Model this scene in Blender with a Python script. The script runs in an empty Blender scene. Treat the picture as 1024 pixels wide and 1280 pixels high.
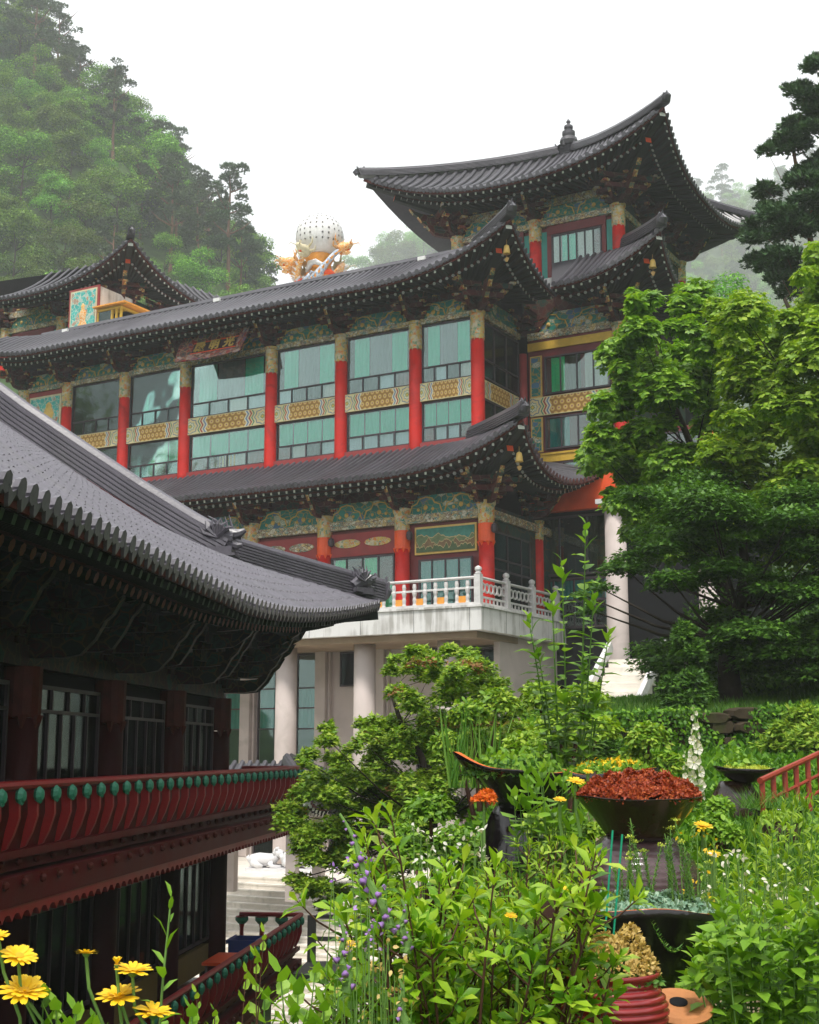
import bpy, math, random
from mathutils import Vector, Matrix, noise as mnoise
random.seed(7)
PI = math.pi
scene = bpy.context.scene
COL = scene.collection
EYE = 10.0

# ---------------------------------------------------------------- camera
cam_data = bpy.data.cameras.new('camera')
cam = bpy.data.objects.new('camera', cam_data)
COL.objects.link(cam)
cam.location = (0, 0, EYE)
cam.rotation_euler = (PI / 2 + 0.175, 0, 0)
cam_data.sensor_fit = 'VERTICAL'
cam_data.sensor_height = 24.0
cam_data.lens = 24.0 * 1700.0 / 1280.0
cam_data.clip_start = 0.05
cam_data.clip_end = 6000
scene.camera = cam

# ---------------------------------------------------------------- sky, sun, exposure
SUN_EL = math.radians(63)
SUN_AZ = math.radians(192)          # compass style, clockwise from +Y
world = bpy.data.worlds.new('World')
scene.world = world
world.use_nodes = True
wn, wl = world.node_tree.nodes, world.node_tree.links
wn.clear()
wout = wn.new('ShaderNodeOutputWorld')
wbg = wn.new('ShaderNodeBackground')
wsky = wn.new('ShaderNodeTexSky')
wsky.sky_type = 'NISHITA'
wsky.sun_disc = False
wsky.sun_elevation = SUN_EL
wsky.sun_rotation = SUN_AZ
wmix = wn.new('ShaderNodeMix')
wmix.data_type = 'RGBA'
wmix.inputs[0].default_value = 0.93      # overcast: a bright cloud layer over the clear sky
wmix.inputs[7].default_value = (10.9, 11.1, 11.4, 1)
wl.new(wsky.outputs[0], wmix.inputs[6])
wl.new(wmix.outputs[2], wbg.inputs[0])
wbg.inputs[1].default_value = 0.088
wl.new(wbg.outputs[0], wout.inputs[0])

sun_data = bpy.data.lights.new('sun', 'SUN')
sun_data.energy = 2.6
sun_data.angle = math.radians(9)
sun_data.color = (1.0, 0.965, 0.90)
sun = bpy.data.objects.new('sun', sun_data)
COL.objects.link(sun)
sd = Vector((math.sin(SUN_AZ) * math.cos(SUN_EL), math.cos(SUN_AZ) * math.cos(SUN_EL), math.sin(SUN_EL)))
sun.rotation_euler = sd.to_track_quat('Z', 'Y').to_euler()
sun.location = (-30, -30, 60)

scene.view_settings.view_transform = 'Standard'
scene.view_settings.look = 'None'
scene.view_settings.exposure = 0.62
scene.view_settings.gamma = 1.0
scene.view_settings.use_curve_mapping = False
cy = scene.cycles
cy.max_bounces = 8
cy.diffuse_bounces = 3
cy.glossy_bounces = 3
cy.transmission_bounces = 4
cy.transparent_max_bounces = 8
cy.volume_bounces = 4
cy.use_denoising = True
cy.caustics_reflective = False
cy.caustics_refractive = False

# ---------------------------------------------------------------- pixel helper (photo is 1024 x 1280)
CP, SP = math.cos(0.175), math.sin(0.175)
def at(px, py, d):
    """world point on the sight line of a photo pixel, d metres out"""
    a = (px - 512) / 1700.0; b = (640 - py) / 1700.0
    return Vector((a * d, (CP - b * SP) * d, EYE + (SP + b * CP) * d))

# ---------------------------------------------------------------- materials
def nodes(name):
    m = bpy.data.materials.new(name); m.use_nodes = True
    nt = m.node_tree; nt.nodes.clear()
    return m, nt
class NT:
    """tiny node helper"""
    def __init__(s, name):
        s.m, s.t = nodes(name)
    def n(s, kind, **kw):
        nd = s.t.nodes.new('ShaderNode' + kind)
        for k, v in kw.items(): setattr(nd, k, v)
        return nd
    def l(s, a, b): s.t.links.new(a, b)
    def math(s, op, a, b=None, c=None, clamp=False):
        nd = s.n('Math', operation=op); nd.use_clamp = clamp
        for i, v in enumerate((a, b, c)):
            if v is None: continue
            if isinstance(v, (int, float)): nd.inputs[i].default_value = v
            else: s.l(v, nd.inputs[i])
        return nd.outputs[0]
    def mix(s, f, a, b, blend='MIX'):
        nd = s.n('Mix', data_type='RGBA', blend_type=blend)
        for i, v in ((0, f), (6, a), (7, b)):
            if isinstance(v, (int, float)): nd.inputs[i].default_value = v
            elif isinstance(v, tuple): nd.inputs[i].default_value = (*v[:3], 1)
            else: s.l(v, nd.inputs[i])
        return nd.outputs[2]
    def noise(s, scale, detail=3, vec=None, dist=0.0):
        nd = s.n('TexNoise'); nd.inputs['Scale'].default_value = scale
        nd.inputs['Detail'].default_value = detail; nd.inputs['Distortion'].default_value = dist
        if vec is not None: s.l(vec, nd.inputs['Vector'])
        return nd
    def ramp(s, f, stops, const=False):
        nd = s.n('ValToRGB'); r = nd.color_ramp
        r.interpolation = 'CONSTANT' if const else 'LINEAR'
        while len(r.elements) < len(stops): r.elements.new(0.5)
        for e, (p, c) in zip(r.elements, stops):
            e.position = p; e.color = (*c[:3], 1)
        s.l(f, nd.inputs[0]); return nd.outputs[0]
    def coord(s, which='Object'):
        return s.n('TexCoord').outputs[which]
    def finish(s, col, rough=0.6, spec=0.5, bump=None, bstr=0.3, bdist=0.02, metal=0.0, trans=0.0, sss=0.0):
        p = s.n('BsdfPrincipled'); o = s.n('OutputMaterial')
        if isinstance(col, tuple): p.inputs['Base Color'].default_value = (*col[:3], 1)
        else: s.l(col, p.inputs['Base Color'])
        if isinstance(rough, (int, float)): p.inputs['Roughness'].default_value = rough
        else: s.l(rough, p.inputs['Roughness'])
        p.inputs['Specular IOR Level'].default_value = spec
        p.inputs['Metallic'].default_value = metal
        if bump is not None:
            b = s.n('Bump'); b.inputs['Strength'].default_value = bstr; b.inputs['Distance'].default_value = bdist
            s.l(bump, b.inputs['Height']); s.l(b.outputs[0], p.inputs['Normal'])
        s.l(p.outputs[0], o.inputs[0])
        s.p = p
        return s.m

def mul(c, k): return tuple(min(1, max(0, x * k)) for x in c[:3])
def paint(name, c, var=0.25, scale=3.0, rough=0.55, spec=0.4, bstr=0.25, fine=40.0, grime=None, metal=0.0):
    t = NT(name); co = t.coord()
    n1 = t.noise(scale, 5, co, 0.4); n2 = t.noise(fine, 3, co)
    f = t.math('MULTIPLY_ADD', n2.outputs[0], 0.35, t.math('MULTIPLY', n1.outputs[0], 0.75), clamp=True)
    colr = t.ramp(f, [(0.25, mul(c, 1 - var)), (0.75, mul(c, 1 + var))])
    if grime:
        ng = t.noise(scale * 0.7, 6, co, 1.5)
        g = t.math('SUBTRACT', t.math('MULTIPLY', ng.outputs[0], 3.2), 1.75, clamp=True)
        colr = t.mix(g, colr, grime)
    r = t.math('MULTIPLY_ADD', n1.outputs[0], 0.25, rough - 0.12, clamp=True)
    return t.finish(colr, r, spec, n2.outputs[0], bstr, 0.01, metal)

def ornate(name, palette, edge, scale=4.0, ew=0.06, stretch=(1, 1, 1), rough=0.5, dark=1.0):
    """painted temple ornament: outlined lobes in several flat colours"""
    t = NT(name); co = t.coord()
    mp = t.n('Mapping'); mp.inputs['Scale'].default_value = stretch; t.l(co, mp.inputs[0])
    nn = t.noise(scale * 0.9, 2, mp.outputs[0])
    wv = t.n('VectorMath', operation='MULTIPLY_ADD')
    t.l(nn.outputs[1], wv.inputs[0]); wv.inputs[1].default_value = (0.25, 0.25, 0.25); t.l(mp.outputs[0], wv.inputs[2])
    v = t.n('TexVoronoi', feature='F1'); v.inputs['Scale'].default_value = scale; t.l(wv.outputs[0], v.inputs['Vector'])
    e = t.n('TexVoronoi', feature='DISTANCE_TO_EDGE'); e.inputs['Scale'].default_value = scale; t.l(wv.outputs[0], e.inputs['Vector'])
    sep = t.n('SeparateColor'); t.l(v.outputs['Color'], sep.inputs[0])
    k = len(palette)
    colr = t.ramp(sep.outputs[0], [(i / k, mul(c, dark)) for i, c in enumerate(palette)], True)
    # inner rings of each lobe
    ring = t.math('SINE', t.math('MULTIPLY', v.outputs['Distance'], 26.0))
    colr = t.mix(t.math('MULTIPLY', t.math('GREATER_THAN', ring, 0.35), 0.75), colr, mul(palette[0], 1.25 * dark))
    colr = t.mix(t.math('LESS_THAN', e.outputs['Distance'], ew), colr, mul(edge, dark))
    nz = t.noise(2.5, 5, co)
    colr = t.mix(0.35, colr, t.ramp(nz.outputs[0], [(0.3, (0.25, 0.25, 0.25)), (0.7, (1, 1, 1))]), 'MULTIPLY')
    return t.finish(colr, rough, 0.35 if max(palette[0]) > 0.1 else 0.1, nz.outputs[0], 0.1, 0.01)

M = {}
M['tile'] = None
def tile_mat(name, c, rough, lich):
    t = NT(name); co = t.coord()
    n1 = t.noise(1.1, 6, co, 0.8); n2 = t.noise(14, 4, co); n3 = t.noise(0.45, 3, co)
    oi = t.n('ObjectInfo')
    f = t.math('MULTIPLY_ADD', n2.outputs[0], 0.45, t.math('MULTIPLY', n1.outputs[0], 0.55))
    colr = t.ramp(f, [(0.3, mul(c, 0.62)), (0.5, c), (0.72, mul(c, 1.6))])
    colr = t.mix(t.math('MULTIPLY', oi.outputs['Random'], 0.4), colr, mul(c, 1.7))
    g = t.math('SUBTRACT', t.math('MULTIPLY', n3.outputs[0], 4.0), 2.3, clamp=True)
    colr = t.mix(t.math('MULTIPLY', g, t.math('MULTIPLY', n2.outputs[0], 0.8)), colr, lich)
    r = t.math('MULTIPLY_ADD', n1.outputs[0], 0.3, rough - 0.15, clamp=True)
    return t.finish(colr, r, 0.6, n2.outputs[0], 0.35, 0.01)
M['tile'] = tile_mat('roof_tile_grey', (0.056, 0.052, 0.062), 0.38, (0.20, 0.19, 0.20))
M['tile_near'] = tile_mat('roof_tile_dark', (0.078, 0.070, 0.087), 0.36, (0.13, 0.125, 0.12))
M['tile_bed'] = tile_mat('roof_bed_tile', (0.05, 0.048, 0.056), 0.48, (0.07, 0.07, 0.07))
M['red'] = paint('red_lacquer', (0.54, 0.014, 0.008), 0.25, 1.4, 0.5, 0.35, 0.15, 30, (0.22, 0.012, 0.010))
M['orange_red'] = paint('orange_red_lacquer', (0.80, 0.095, 0.02), 0.2, 2.0, 0.45)
M['maroon'] = paint('maroon_paint', (0.14, 0.014, 0.016), 0.3, 2.0, 0.5)
M['maroon_band'] = paint('sill_red_paint', (0.27, 0.035, 0.035), 0.3, 1.5, 0.55)
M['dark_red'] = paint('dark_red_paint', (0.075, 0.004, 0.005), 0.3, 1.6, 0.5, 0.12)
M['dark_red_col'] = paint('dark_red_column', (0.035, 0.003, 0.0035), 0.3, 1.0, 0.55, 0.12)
M['dark_red_rail'] = paint('dark_red_rail', (0.23, 0.008, 0.009), 0.25, 2.2, 0.42, 0.5)
M['rafter'] = paint('rafter_green', (0.026, 0.030, 0.026), 0.4, 4.0, 0.7, 0.12)
M['rafter_end'] = paint('rafter_end_cream', (0.42, 0.44, 0.38), 0.2, 9.0, 0.6)
M['rafter_rnd_end'] = paint('rafter_round_end', (0.36, 0.34, 0.32), 0.35, 9.0, 0.6)
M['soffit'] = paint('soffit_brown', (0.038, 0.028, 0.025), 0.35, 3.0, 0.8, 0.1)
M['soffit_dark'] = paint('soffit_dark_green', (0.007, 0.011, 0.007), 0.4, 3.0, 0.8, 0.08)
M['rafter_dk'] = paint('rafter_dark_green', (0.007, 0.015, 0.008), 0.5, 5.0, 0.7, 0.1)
M['rafter_dk_end'] = paint('rafter_end_green', (0.014, 0.036, 0.02), 0.4, 12.0, 0.6)
M['rafter_red_end'] = paint('rafter_end_red', (0.20, 0.026, 0.012), 0.35, 12.0, 0.6)
M['fascia_red'] = paint('fascia_red_brown', (0.07, 0.012, 0.008), 0.4, 5.0, 0.6, 0.15)
M['gold'] = paint('gold_paint', (0.62, 0.40, 0.10), 0.25, 5.0, 0.45)
M['cream'] = paint('cream_paint', (0.62, 0.55, 0.36), 0.2, 6.0, 0.6)
M['teal'] = paint('teal_paint', (0.02, 0.22, 0.18), 0.25, 3.0, 0.5)
M['green_lotus'] = paint('green_lotus_paint', (0.03, 0.20, 0.12), 0.3, 12.0, 0.5)
M['dark_frame'] = paint('dark_window_frame', (0.05, 0.036, 0.044), 0.2, 3.0, 0.45)
M['frame_grey'] = paint('aluminium_frame', (0.20, 0.19, 0.20), 0.15, 3.0, 0.4)
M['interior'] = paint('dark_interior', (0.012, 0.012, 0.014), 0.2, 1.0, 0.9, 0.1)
M['concrete0'] = paint('pale_concrete', (0.60, 0.585, 0.57), 0.10, 0.8, 0.8, 0.25, 0.3, 60, (0.36, 0.34, 0.31))
M['granite'] = paint('pinkish_granite', (0.56, 0.48, 0.45), 0.13, 1.0, 0.7, 0.3, 0.3, 90, (0.40, 0.35, 0.31))
def streaked(name, c, dirt, amount=0.75):
    t = NT(name); co = t.coord(); mp = t.n('Mapping'); mp.inputs['Scale'].default_value = (2.6, 2.6, 0.22); t.l(co, mp.inputs[0])
    n1 = t.noise(1.6, 6, mp.outputs[0], 0.3); n2 = t.noise(0.8, 5, co); n3 = t.noise(70, 2, co)
    f = t.math('SUBTRACT', t.math('MULTIPLY', t.math('MULTIPLY', n1.outputs[0], n2.outputs[0]), 8.0), 1.9, clamp=True)
    base = t.ramp(n3.outputs[0], [(0.3, mul(c, 0.88)), (0.7, mul(c, 1.08))])
    colr = t.mix(t.math('MULTIPLY', f, amount), base, dirt)
    return t.finish(colr, 0.8, 0.25, n3.outputs[0], 0.3, 0.01)
M['concrete'] = streaked('stained_concrete', (0.76, 0.745, 0.73), (0.33, 0.31, 0.28))
M['granite_rail'] = paint('grey_granite_rail', (0.62, 0.60, 0.59), 0.25, 4.0, 0.75, 0.3, 0.4, 70)
M['step_stone'] = paint('pale_step_stone', (0.78, 0.72, 0.64), 0.16, 1.7, 0.75, 0.3, 0.3, 60, (0.42, 0.39, 0.33))
M['old_rail'] = paint('grey_weathered_rail', (0.13, 0.125, 0.12), 0.3, 3.0, 0.8)
M['beam_brown'] = paint('weathered_beam_underside', (0.30, 0.22, 0.15), 0.25, 1.2, 0.8, 0.2)
M['white_stone'] = paint('white_stone', (0.70, 0.69, 0.70), 0.12, 5.0, 0.7)
M['yellow_panel'] = paint('ochre_panel', (0.22, 0.15, 0.045), 0.2, 2.0, 0.6)
M['yellow_lattice'] = paint('yellow_panel', (0.58, 0.36, 0.04), 0.2, 6.0, 0.5)
M['white_paint'] = paint('white_paint', (0.75, 0.74, 0.72), 0.08, 6.0, 0.5)
M['black_board'] = paint('black_board', (0.03, 0.014, 0.018), 0.2, 3.0, 0.5)
M['orange_paint'] = paint('orange_paint', (0.85, 0.33, 0.05), 0.3, 3.5, 0.45)
M['blue_paint'] = paint('pale_blue_paint', (0.30, 0.42, 0.62), 0.4, 5.0, 0.5)
M['bronze'] = paint('bronze_bell', (0.30, 0.19, 0.06), 0.3, 8.0, 0.4, 0.5, metal=0.6)
GOLD, TEAL, REDD, CRM, BLU, GRN = (0.60, 0.40, 0.09), (0.02, 0.20, 0.17), (0.30, 0.03, 0.02), (0.62, 0.58, 0.46), (0.10, 0.17, 0.36), (0.06, 0.22, 0.08)
M['orn_beam'] = ornate('painted_beam', [CRM, (0.35, 0.27, 0.10), TEAL, GOLD, (0.20, 0.10, 0.06)], (0.18, 0.10, 0.05), 7.5, 0.05, (1, 1, 1.3))
M['orn_panel'] = ornate('painted_teal_panel', [TEAL, TEAL, (0.015, 0.13, 0.12), BLU, TEAL, (0.03, 0.26, 0.2), CRM], (0.42, 0.32, 0.09), 3.2, 0.035, (1, 1, 1.5))
M['orn_cap'] = ornate('painted_capital', [GOLD, CRM, (0.66, 0.16, 0.03), (0.03, 0.25, 0.2), GOLD], (0.55, 0.48, 0.34), 8.0, 0.06)
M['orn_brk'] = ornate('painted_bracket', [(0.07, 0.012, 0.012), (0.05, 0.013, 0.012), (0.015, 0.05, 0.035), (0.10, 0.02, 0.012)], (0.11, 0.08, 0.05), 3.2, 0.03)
M['orn_brk_lt'] = ornate('painted_bracket_tip', [(0.30, 0.12, 0.05), CRM, (0.10, 0.18, 0.12), REDD], GOLD, 5.0, 0.06)
M['orn_side'] = ornate('painted_side_wall', [(0.02, 0.05, 0.045), (0.03, 0.07, 0.05), (0.05, 0.03, 0.02)], (0.10, 0.07, 0.03), 2.0, 0.03)
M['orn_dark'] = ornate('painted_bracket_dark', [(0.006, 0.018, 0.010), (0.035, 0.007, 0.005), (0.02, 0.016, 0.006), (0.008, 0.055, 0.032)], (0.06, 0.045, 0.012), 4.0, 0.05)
M['orn_dragon'] = ornate('painted_dragon_scales', [(0.85, 0.35, 0.06), (0.80, 0.45, 0.12), (0.75, 0.25, 0.05)], (0.9, 0.75, 0.5), 9.0, 0.07)
M['orn_dragon_b'] = ornate('painted_blue_scales', [(0.25, 0.38, 0.60), (0.55, 0.62, 0.72), (0.30, 0.42, 0.5)], (0.85, 0.85, 0.85), 10.0, 0.07)
M['orn_sign'] = ornate('painted_sign_frame', [(0.30, 0.02, 0.02), (0.02, 0.10, 0.09), (0.45, 0.42, 0.38), (0.06, 0.10, 0.22), (0.05, 0.02, 0.02), (0.02, 0.09, 0.08)], (0.40, 0.20, 0.12), 4.5, 0.06)
M['orn_mural'] = ornate('painted_mural', [(0.05, 0.42, 0.38), (0.10, 0.50, 0.45), (0.62, 0.60, 0.52), (0.05, 0.40, 0.36), (0.60, 0.22, 0.12)], (0.60, 0.66, 0.55), 5.0, 0.04)

def hexband():
    """gold parapet band: hexagon lattice in the middle, flower roundels and zigzags at both ends (UV 0..1 across a bay)"""
    t = NT('gold_hexagon_band'); uv = t.coord('UV')
    sp = t.n('SeparateXYZ'); t.l(uv, sp.inputs[0]); u, v = sp.outputs[0], sp.outputs[1]
    # lattice: three cosine waves
    U = t.math('MULTIPLY', u, 4.6); V = t.math('MULTIPLY', v, 1.0)
    k = 2 * PI * 3.2
    a = t.math('COSINE', t.math('MULTIPLY', V, k))
    b = t.math('COSINE', t.math('ADD', t.math('MULTIPLY', U, k * 0.866), t.math('MULTIPLY', V, k * 0.5)))
    c = t.math('COSINE', t.math('SUBTRACT', t.math('MULTIPLY', U, k * 0.866), t.math('MULTIPLY', V, k * 0.5)))
    h = t.math('ADD', t.math('ADD', a, b), c)
    lat = t.ramp(t.math('MULTIPLY_ADD', h, 0.2, 0.4), [(0.0, (0.36, 0.18, 0.04)), (0.28, (0.36, 0.18, 0.04)), (0.36, (0.66, 0.43, 0.10)), (0.72, (0.70, 0.48, 0.14)), (0.8, (0.72, 0.66, 0.42)), (0.9, (0.45, 0.16, 0.06))])
    # ends
    um = t.math('ABSOLUTE', t.math('SUBTRACT', u, 0.5))            # 0 centre, .5 ends
    zig = t.math('ABSOLUTE', t.math('SUBTRACT', t.math('FRACT', t.math('MULTIPLY', v, 2.0)), 0.5))
    w = t.math('ADD', um, t.math('MULTIPLY', zig, 0.06))
    # roundel at the outer end
    du = t.math('MULTIPLY', t.math('SUBTRACT', um, 0.47), 4.6)
    dv = t.math('SUBTRACT', v, 0.5)
    rr = t.math('SQRT', t.math('ADD', t.math('MULTIPLY', du, du), t.math('MULTIPLY', dv, dv)))
    ang = t.math('ARCTAN2', dv, du)
    pet = t.math('MULTIPLY_ADD', t.math('ABSOLUTE', t.math('SINE', t.math('MULTIPLY', ang, 4.0))), 0.07, rr)
    flo = t.ramp(pet, [(0.0, (0.72, 0.5, 0.1)), (0.12, (0.05, 0.24, 0.10)), (0.17, (0.75, 0.7, 0.5)), (0.26, (0.10, 0.30, 0.30)), (0.30, (0.70, 0.58, 0.30)), (0.42, (0.70, 0.58, 0.30)), (0.44, (0.14, 0.22, 0.30)), (0.50, (0.70, 0.62, 0.34))], True)
    zg = t.ramp(w, [(0.0, (0.66, 0.43, 0.10)), (0.265, (0.75, 0.72, 0.55)), (0.28, (0.16, 0.25, 0.42)), (0.30, (0.72, 0.66, 0.45)), (0.318, (0.42, 0.06, 0.05)), (0.336, (0.72, 0.6, 0.3)), (0.352, (0.06, 0.25, 0.18)), (0.37, (0.70, 0.58, 0.28))], True)
    ends = t.mix(t.math('GREATER_THAN', w, 0.375), zg, flo)
    colr = t.mix(t.math('GREATER_THAN', w, 0.26), lat, ends)
    bd = t.math('ABSOLUTE', dv)
    colr = t.mix(t.math('GREATER_THAN', bd, 0.46), colr, (0.72, 0.62, 0.32))
    nz = t.noise(3.0, 5, t.coord())
    colr = t.mix(0.35, colr, t.ramp(nz.outputs[0], [(0.3, (0.5, 0.48, 0.45)), (0.7, (1, 1, 1))]), 'MULTIPLY')
    return t.finish(colr, 0.5, 0.4, nz.outputs[0], 0.1)
M['hexband'] = hexband()

def landscape():
    """painted mountain landscape, teal sky (UV)"""
    t = NT('painted_landscape'); uv = t.coord('UV')
    sp = t.n('SeparateXYZ'); t.l(uv, sp.inputs[0]); u, v = sp.outputs[0], sp.outputs[1]
    colr = t.ramp(v, [(0.0, (0.10, 0.33, 0.28)), (1.0, (0.03, 0.20, 0.15))])
    for i, (sc, amp, base, cc) in enumerate([(4.0, 0.9, 0.18, (0.16, 0.22, 0.10)), (7.0, 0.8, 0.02, (0.22, 0.13, 0.06)), (10.0, 0.6, -0.05, (0.08, 0.13, 0.05))]):
        nd = t.n('TexNoise', noise_dimensions='1D'); nd.inputs['W'].default_value = 0
        nd.inputs['Scale'].default_value = sc; nd.inputs['Detail'].default_value = 2
        t.l(t.math('ADD', u, i * 3.7), nd.inputs['W'])
        hh = t.math('MULTIPLY_ADD', nd.outputs[0], amp, base)
        d = t.math('SUBTRACT', hh, v)
        colr = t.mix(t.math('GREATER_THAN', d, 0.0), colr, cc)
        colr = t.mix(t.math('LESS_THAN', t.math('ABSOLUTE', t.math('SUBTRACT', d, 0.02)), 0.018), colr, (0.55, 0.42, 0.2))
    nz = t.noise(9.0, 4, t.coord())
    colr = t.mix(0.5, colr, t.ramp(nz.outputs[0], [(0.3, (0.35, 0.35, 0.35)), (0.7, (1, 1, 1))]), 'MULTIPLY')
    return t.finish(colr, 0.5, 0.4)
M['landscape'] = landscape()

def glass(name, tint, refl, rough=0.03, k=1.0):
    t = NT(name)
    g = t.n('BsdfGlossy'); g.inputs['Roughness'].default_value = rough; g.inputs['Color'].default_value = (0.74, 0.93, 0.90, 1)
    tr = t.n('BsdfTransparent'); tr.inputs['Color'].default_value = (*tint, 1)
    fr = t.n('Fresnel'); fr.inputs['IOR'].default_value = 1.5
    nz = t.noise(0.35, 2, t.coord())
    bp = t.n('Bump'); bp.inputs['Strength'].default_value = 0.25; bp.inputs['Distance'].default_value = 0.08
    t.l(nz.outputs[0], bp.inputs['Height']); t.l(bp.outputs[0], g.inputs['Normal'])
    mx = t.n('MixShader'); o = t.n('OutputMaterial')
    f = t.math('ADD', t.math('MULTIPLY', fr.outputs[0], k), refl, clamp=True)
    t.l(f, mx.inputs[0]); t.l(tr.outputs[0], mx.inputs[1]); t.l(g.outputs[0], mx.inputs[2])
    t.l(mx.outputs[0], o.inputs[0]); return t.m
M['glass'] = glass('window_glass', (0.96, 0.99, 0.98), 0.045)
M['glass_dark'] = glass('window_glass_dark', (0.28, 0.34, 0.34), 0.0, 0.08, 0.35)
M['curtain'] = paint('mint_curtain', (0.05, 0.66, 0.42), 0.12, 0.8, 0.9, 0.1, 0.3, 25)
M['sky_sheet_grey'] = paint('painted_sky_reflection', (0.25, 0.29, 0.32), 0.1, 0.8, 0.9, 0.1, 0.3, 25)  # plain grey sheet: the sky's reflection put into the colour
M['curtain_green'] = paint('green_curtain', (0.05, 0.72, 0.28), 0.15, 0.8, 0.9, 0.1, 0.3, 25)
M['curtain_white'] = paint('white_curtain', (0.55, 0.56, 0.52), 0.1, 0.8, 0.9, 0.1, 0.3, 25)
M['curtain_teal'] = paint('teal_blind', (0.02, 0.26, 0.24), 0.12, 0.8, 0.9, 0.1, 0.3, 25)
M['curtain_olive'] = paint('olive_curtain', (0.05, 0.055, 0.03), 0.15, 0.8, 0.9, 0.1, 0.3, 25)
M['blue_pane'] = paint('pale_blue_blind', (0.45, 0.62, 0.68), 0.1, 0.8, 0.6, 0.3)

# ---------------------------------------------------------------- mesh builder
class MB:
    def __init__(s): s.v = []; s.f = []; s.m = []; s.uv = {}
    def face(s, idx, m=0, uv=None):
        if uv: s.uv[len(s.f)] = uv
        s.f.append(tuple(idx)); s.m.append(m)
    def quad(s, a, b, c, d, m=0, uv=True):
        i = len(s.v); s.v += [tuple(a), tuple(b), tuple(c), tuple(d)]
        s.face((i, i+1, i+2, i+3), m, [(0, 0), (1, 0), (1, 1), (0, 1)] if uv else None)
    def box(s, x0, x1, y0, y1, z0, z1, m=0, mf=None):
        """axis box; -Y face gets UVs and may have its own material mf"""
        i = len(s.v)
        s.v += [(x0,y0,z0),(x1,y0,z0),(x1,y1,z0),(x0,y1,z0),(x0,y0,z1),(x1,y0,z1),(x1,y1,z1),(x0,y1,z1)]
        s.face((i,i+3,i+2,i+1), m); s.face((i+4,i+5,i+6,i+7), m)
        s.face((i,i+1,i+5,i+4), m if mf is None else mf, [(0,0),(1,0),(1,1),(0,1)])
        s.face((i+1,i+2,i+6,i+5), m, [(0,0),(1,0),(1,1),(0,1)]); s.face((i+2,i+3,i+7,i+6), m); s.face((i+3,i,i+4,i+7), m)
    def bar(s, p0, p1, w, h, m=0, mend=None, up=(0, 0, 1), round_=0):
        """beam from p0 to p1; mend = material of the p0 end"""
        p0, p1 = Vector(p0), Vector(p1); d = (p1 - p0).normalized()
        sd = d.cross(Vector(up))
        if sd.length < 1e-4: sd = Vector((1, 0, 0))
        sd.normalize(); u = sd.cross(d).normalized()
        if round_:
            prof = [(math.cos(2*PI*k/round_)*w/2, math.sin(2*PI*k/round_)*h/2) for k in range(round_)]
        else: prof = [(-w/2,-h/2),(w/2,-h/2),(w/2,h/2),(-w/2,h/2)]
        n = len(prof); i = len(s.v)
        for p in (p0, p1):
            s.v += [tuple(p + sd*a + u*b) for a, b in prof]
        for k in range(n):
            j = (k+1) % n; s.face((i+k, i+j, i+n+j, i+n+k), m)
        s.face(tuple(i+n-1-k for k in range(n)), m if mend is None else mend)
        s.face(tuple(i+n+k for k in range(n)), m)
    def tube(s, pts, rad, n=6, m=0, cap=True):
        pts = [Vector(p) for p in pts]
        if isinstance(rad, (int, float)): rad = [rad] * len(pts)
        i = len(s.v); ref = Vector((0.13, 0.31, 0.94)).normalized()
        for k, p in enumerate(pts):
            d = (pts[min(k+1, len(pts)-1)] - pts[max(k-1, 0)])
            if d.length < 1e-9: d = Vector((0, 0, 1))
            d.normalize(); a = d.cross(ref)
            if a.length < 0.1: a = d.cross(Vector((1, 0, 0)))
            a.normalize(); b = d.cross(a)
            s.v += [tuple(p + a*math.cos(2*PI*j/n)*rad[k] + b*math.sin(2*PI*j/n)*rad[k]) for j in range(n)]
        for k in range(len(pts)-1):
            for j in range(n):
                jj = (j+1) % n
                s.face((i+k*n+j, i+k*n+jj, i+(k+1)*n+jj, i+(k+1)*n+j), m)
        if cap:
            s.face(tuple(i+j for j in range(n))[::-1], m)
            s.face(tuple(i+(len(pts)-1)*n+j for j in range(n)), m)
    def lathe(s, prof, n=16, m=0, c=(0, 0, 0), mats=None, wob=None):
        i = len(s.v)
        for k, (r, z) in enumerate(prof):
            for j in range(n):
                a = 2*PI*j/n; rr = r; zz = z
                if wob: rr, zz = wob(a, r, z, k)
                s.v.append((c[0] + rr*math.cos(a), c[1] + rr*math.sin(a), c[2] + zz))
        for k in range(len(prof)-1):
            for j in range(n):
                jj = (j+1) % n
                s.face((i+k*n+j, i+k*n+jj, i+(k+1)*n+jj, i+(k+1)*n+j), m if mats is None else mats[k])
        s.face(tuple(i+j for j in range(n))[::-1], m if mats is None else mats[0])
        s.face(tuple(i+(len(prof)-1)*n+j for j in range(n)), m if mats is None else mats[-1])
    def extrude(s, path, prof, m=0, cap=True, side=None):
        """profile (a: sideways, b: up) swept along a path, kept upright"""
        path = [Vector(p) for p in path]; n = len(prof); i = len(s.v)
        for k, p in enumerate(path):
            d = path[min(k+1, len(path)-1)] - path[max(k-1, 0)]
            h = Vector((d.x, d.y, 0)); h.normalize()
            sdv = Vector((h.y, -h.x, 0)) if side is None else Vector(side)
            d.normalize(); up = sdv.cross(d).normalized()
            if up.z < 0: up = -up
            s.v += [tuple(p + sdv*a + up*b) for a, b in prof]
        for k in range(len(path)-1):
            for j in range(n):
                jj = (j+1) % n
                s.face((i+k*n+j, i+k*n+jj, i+(k+1)*n+jj, i+(k+1)*n+j), m)
        if cap:
            s.face(tuple(i+j for j in range(n))[::-1], m)
            s.face(tuple(i+(len(path)-1)*n+j for j in range(n)), m)
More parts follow.
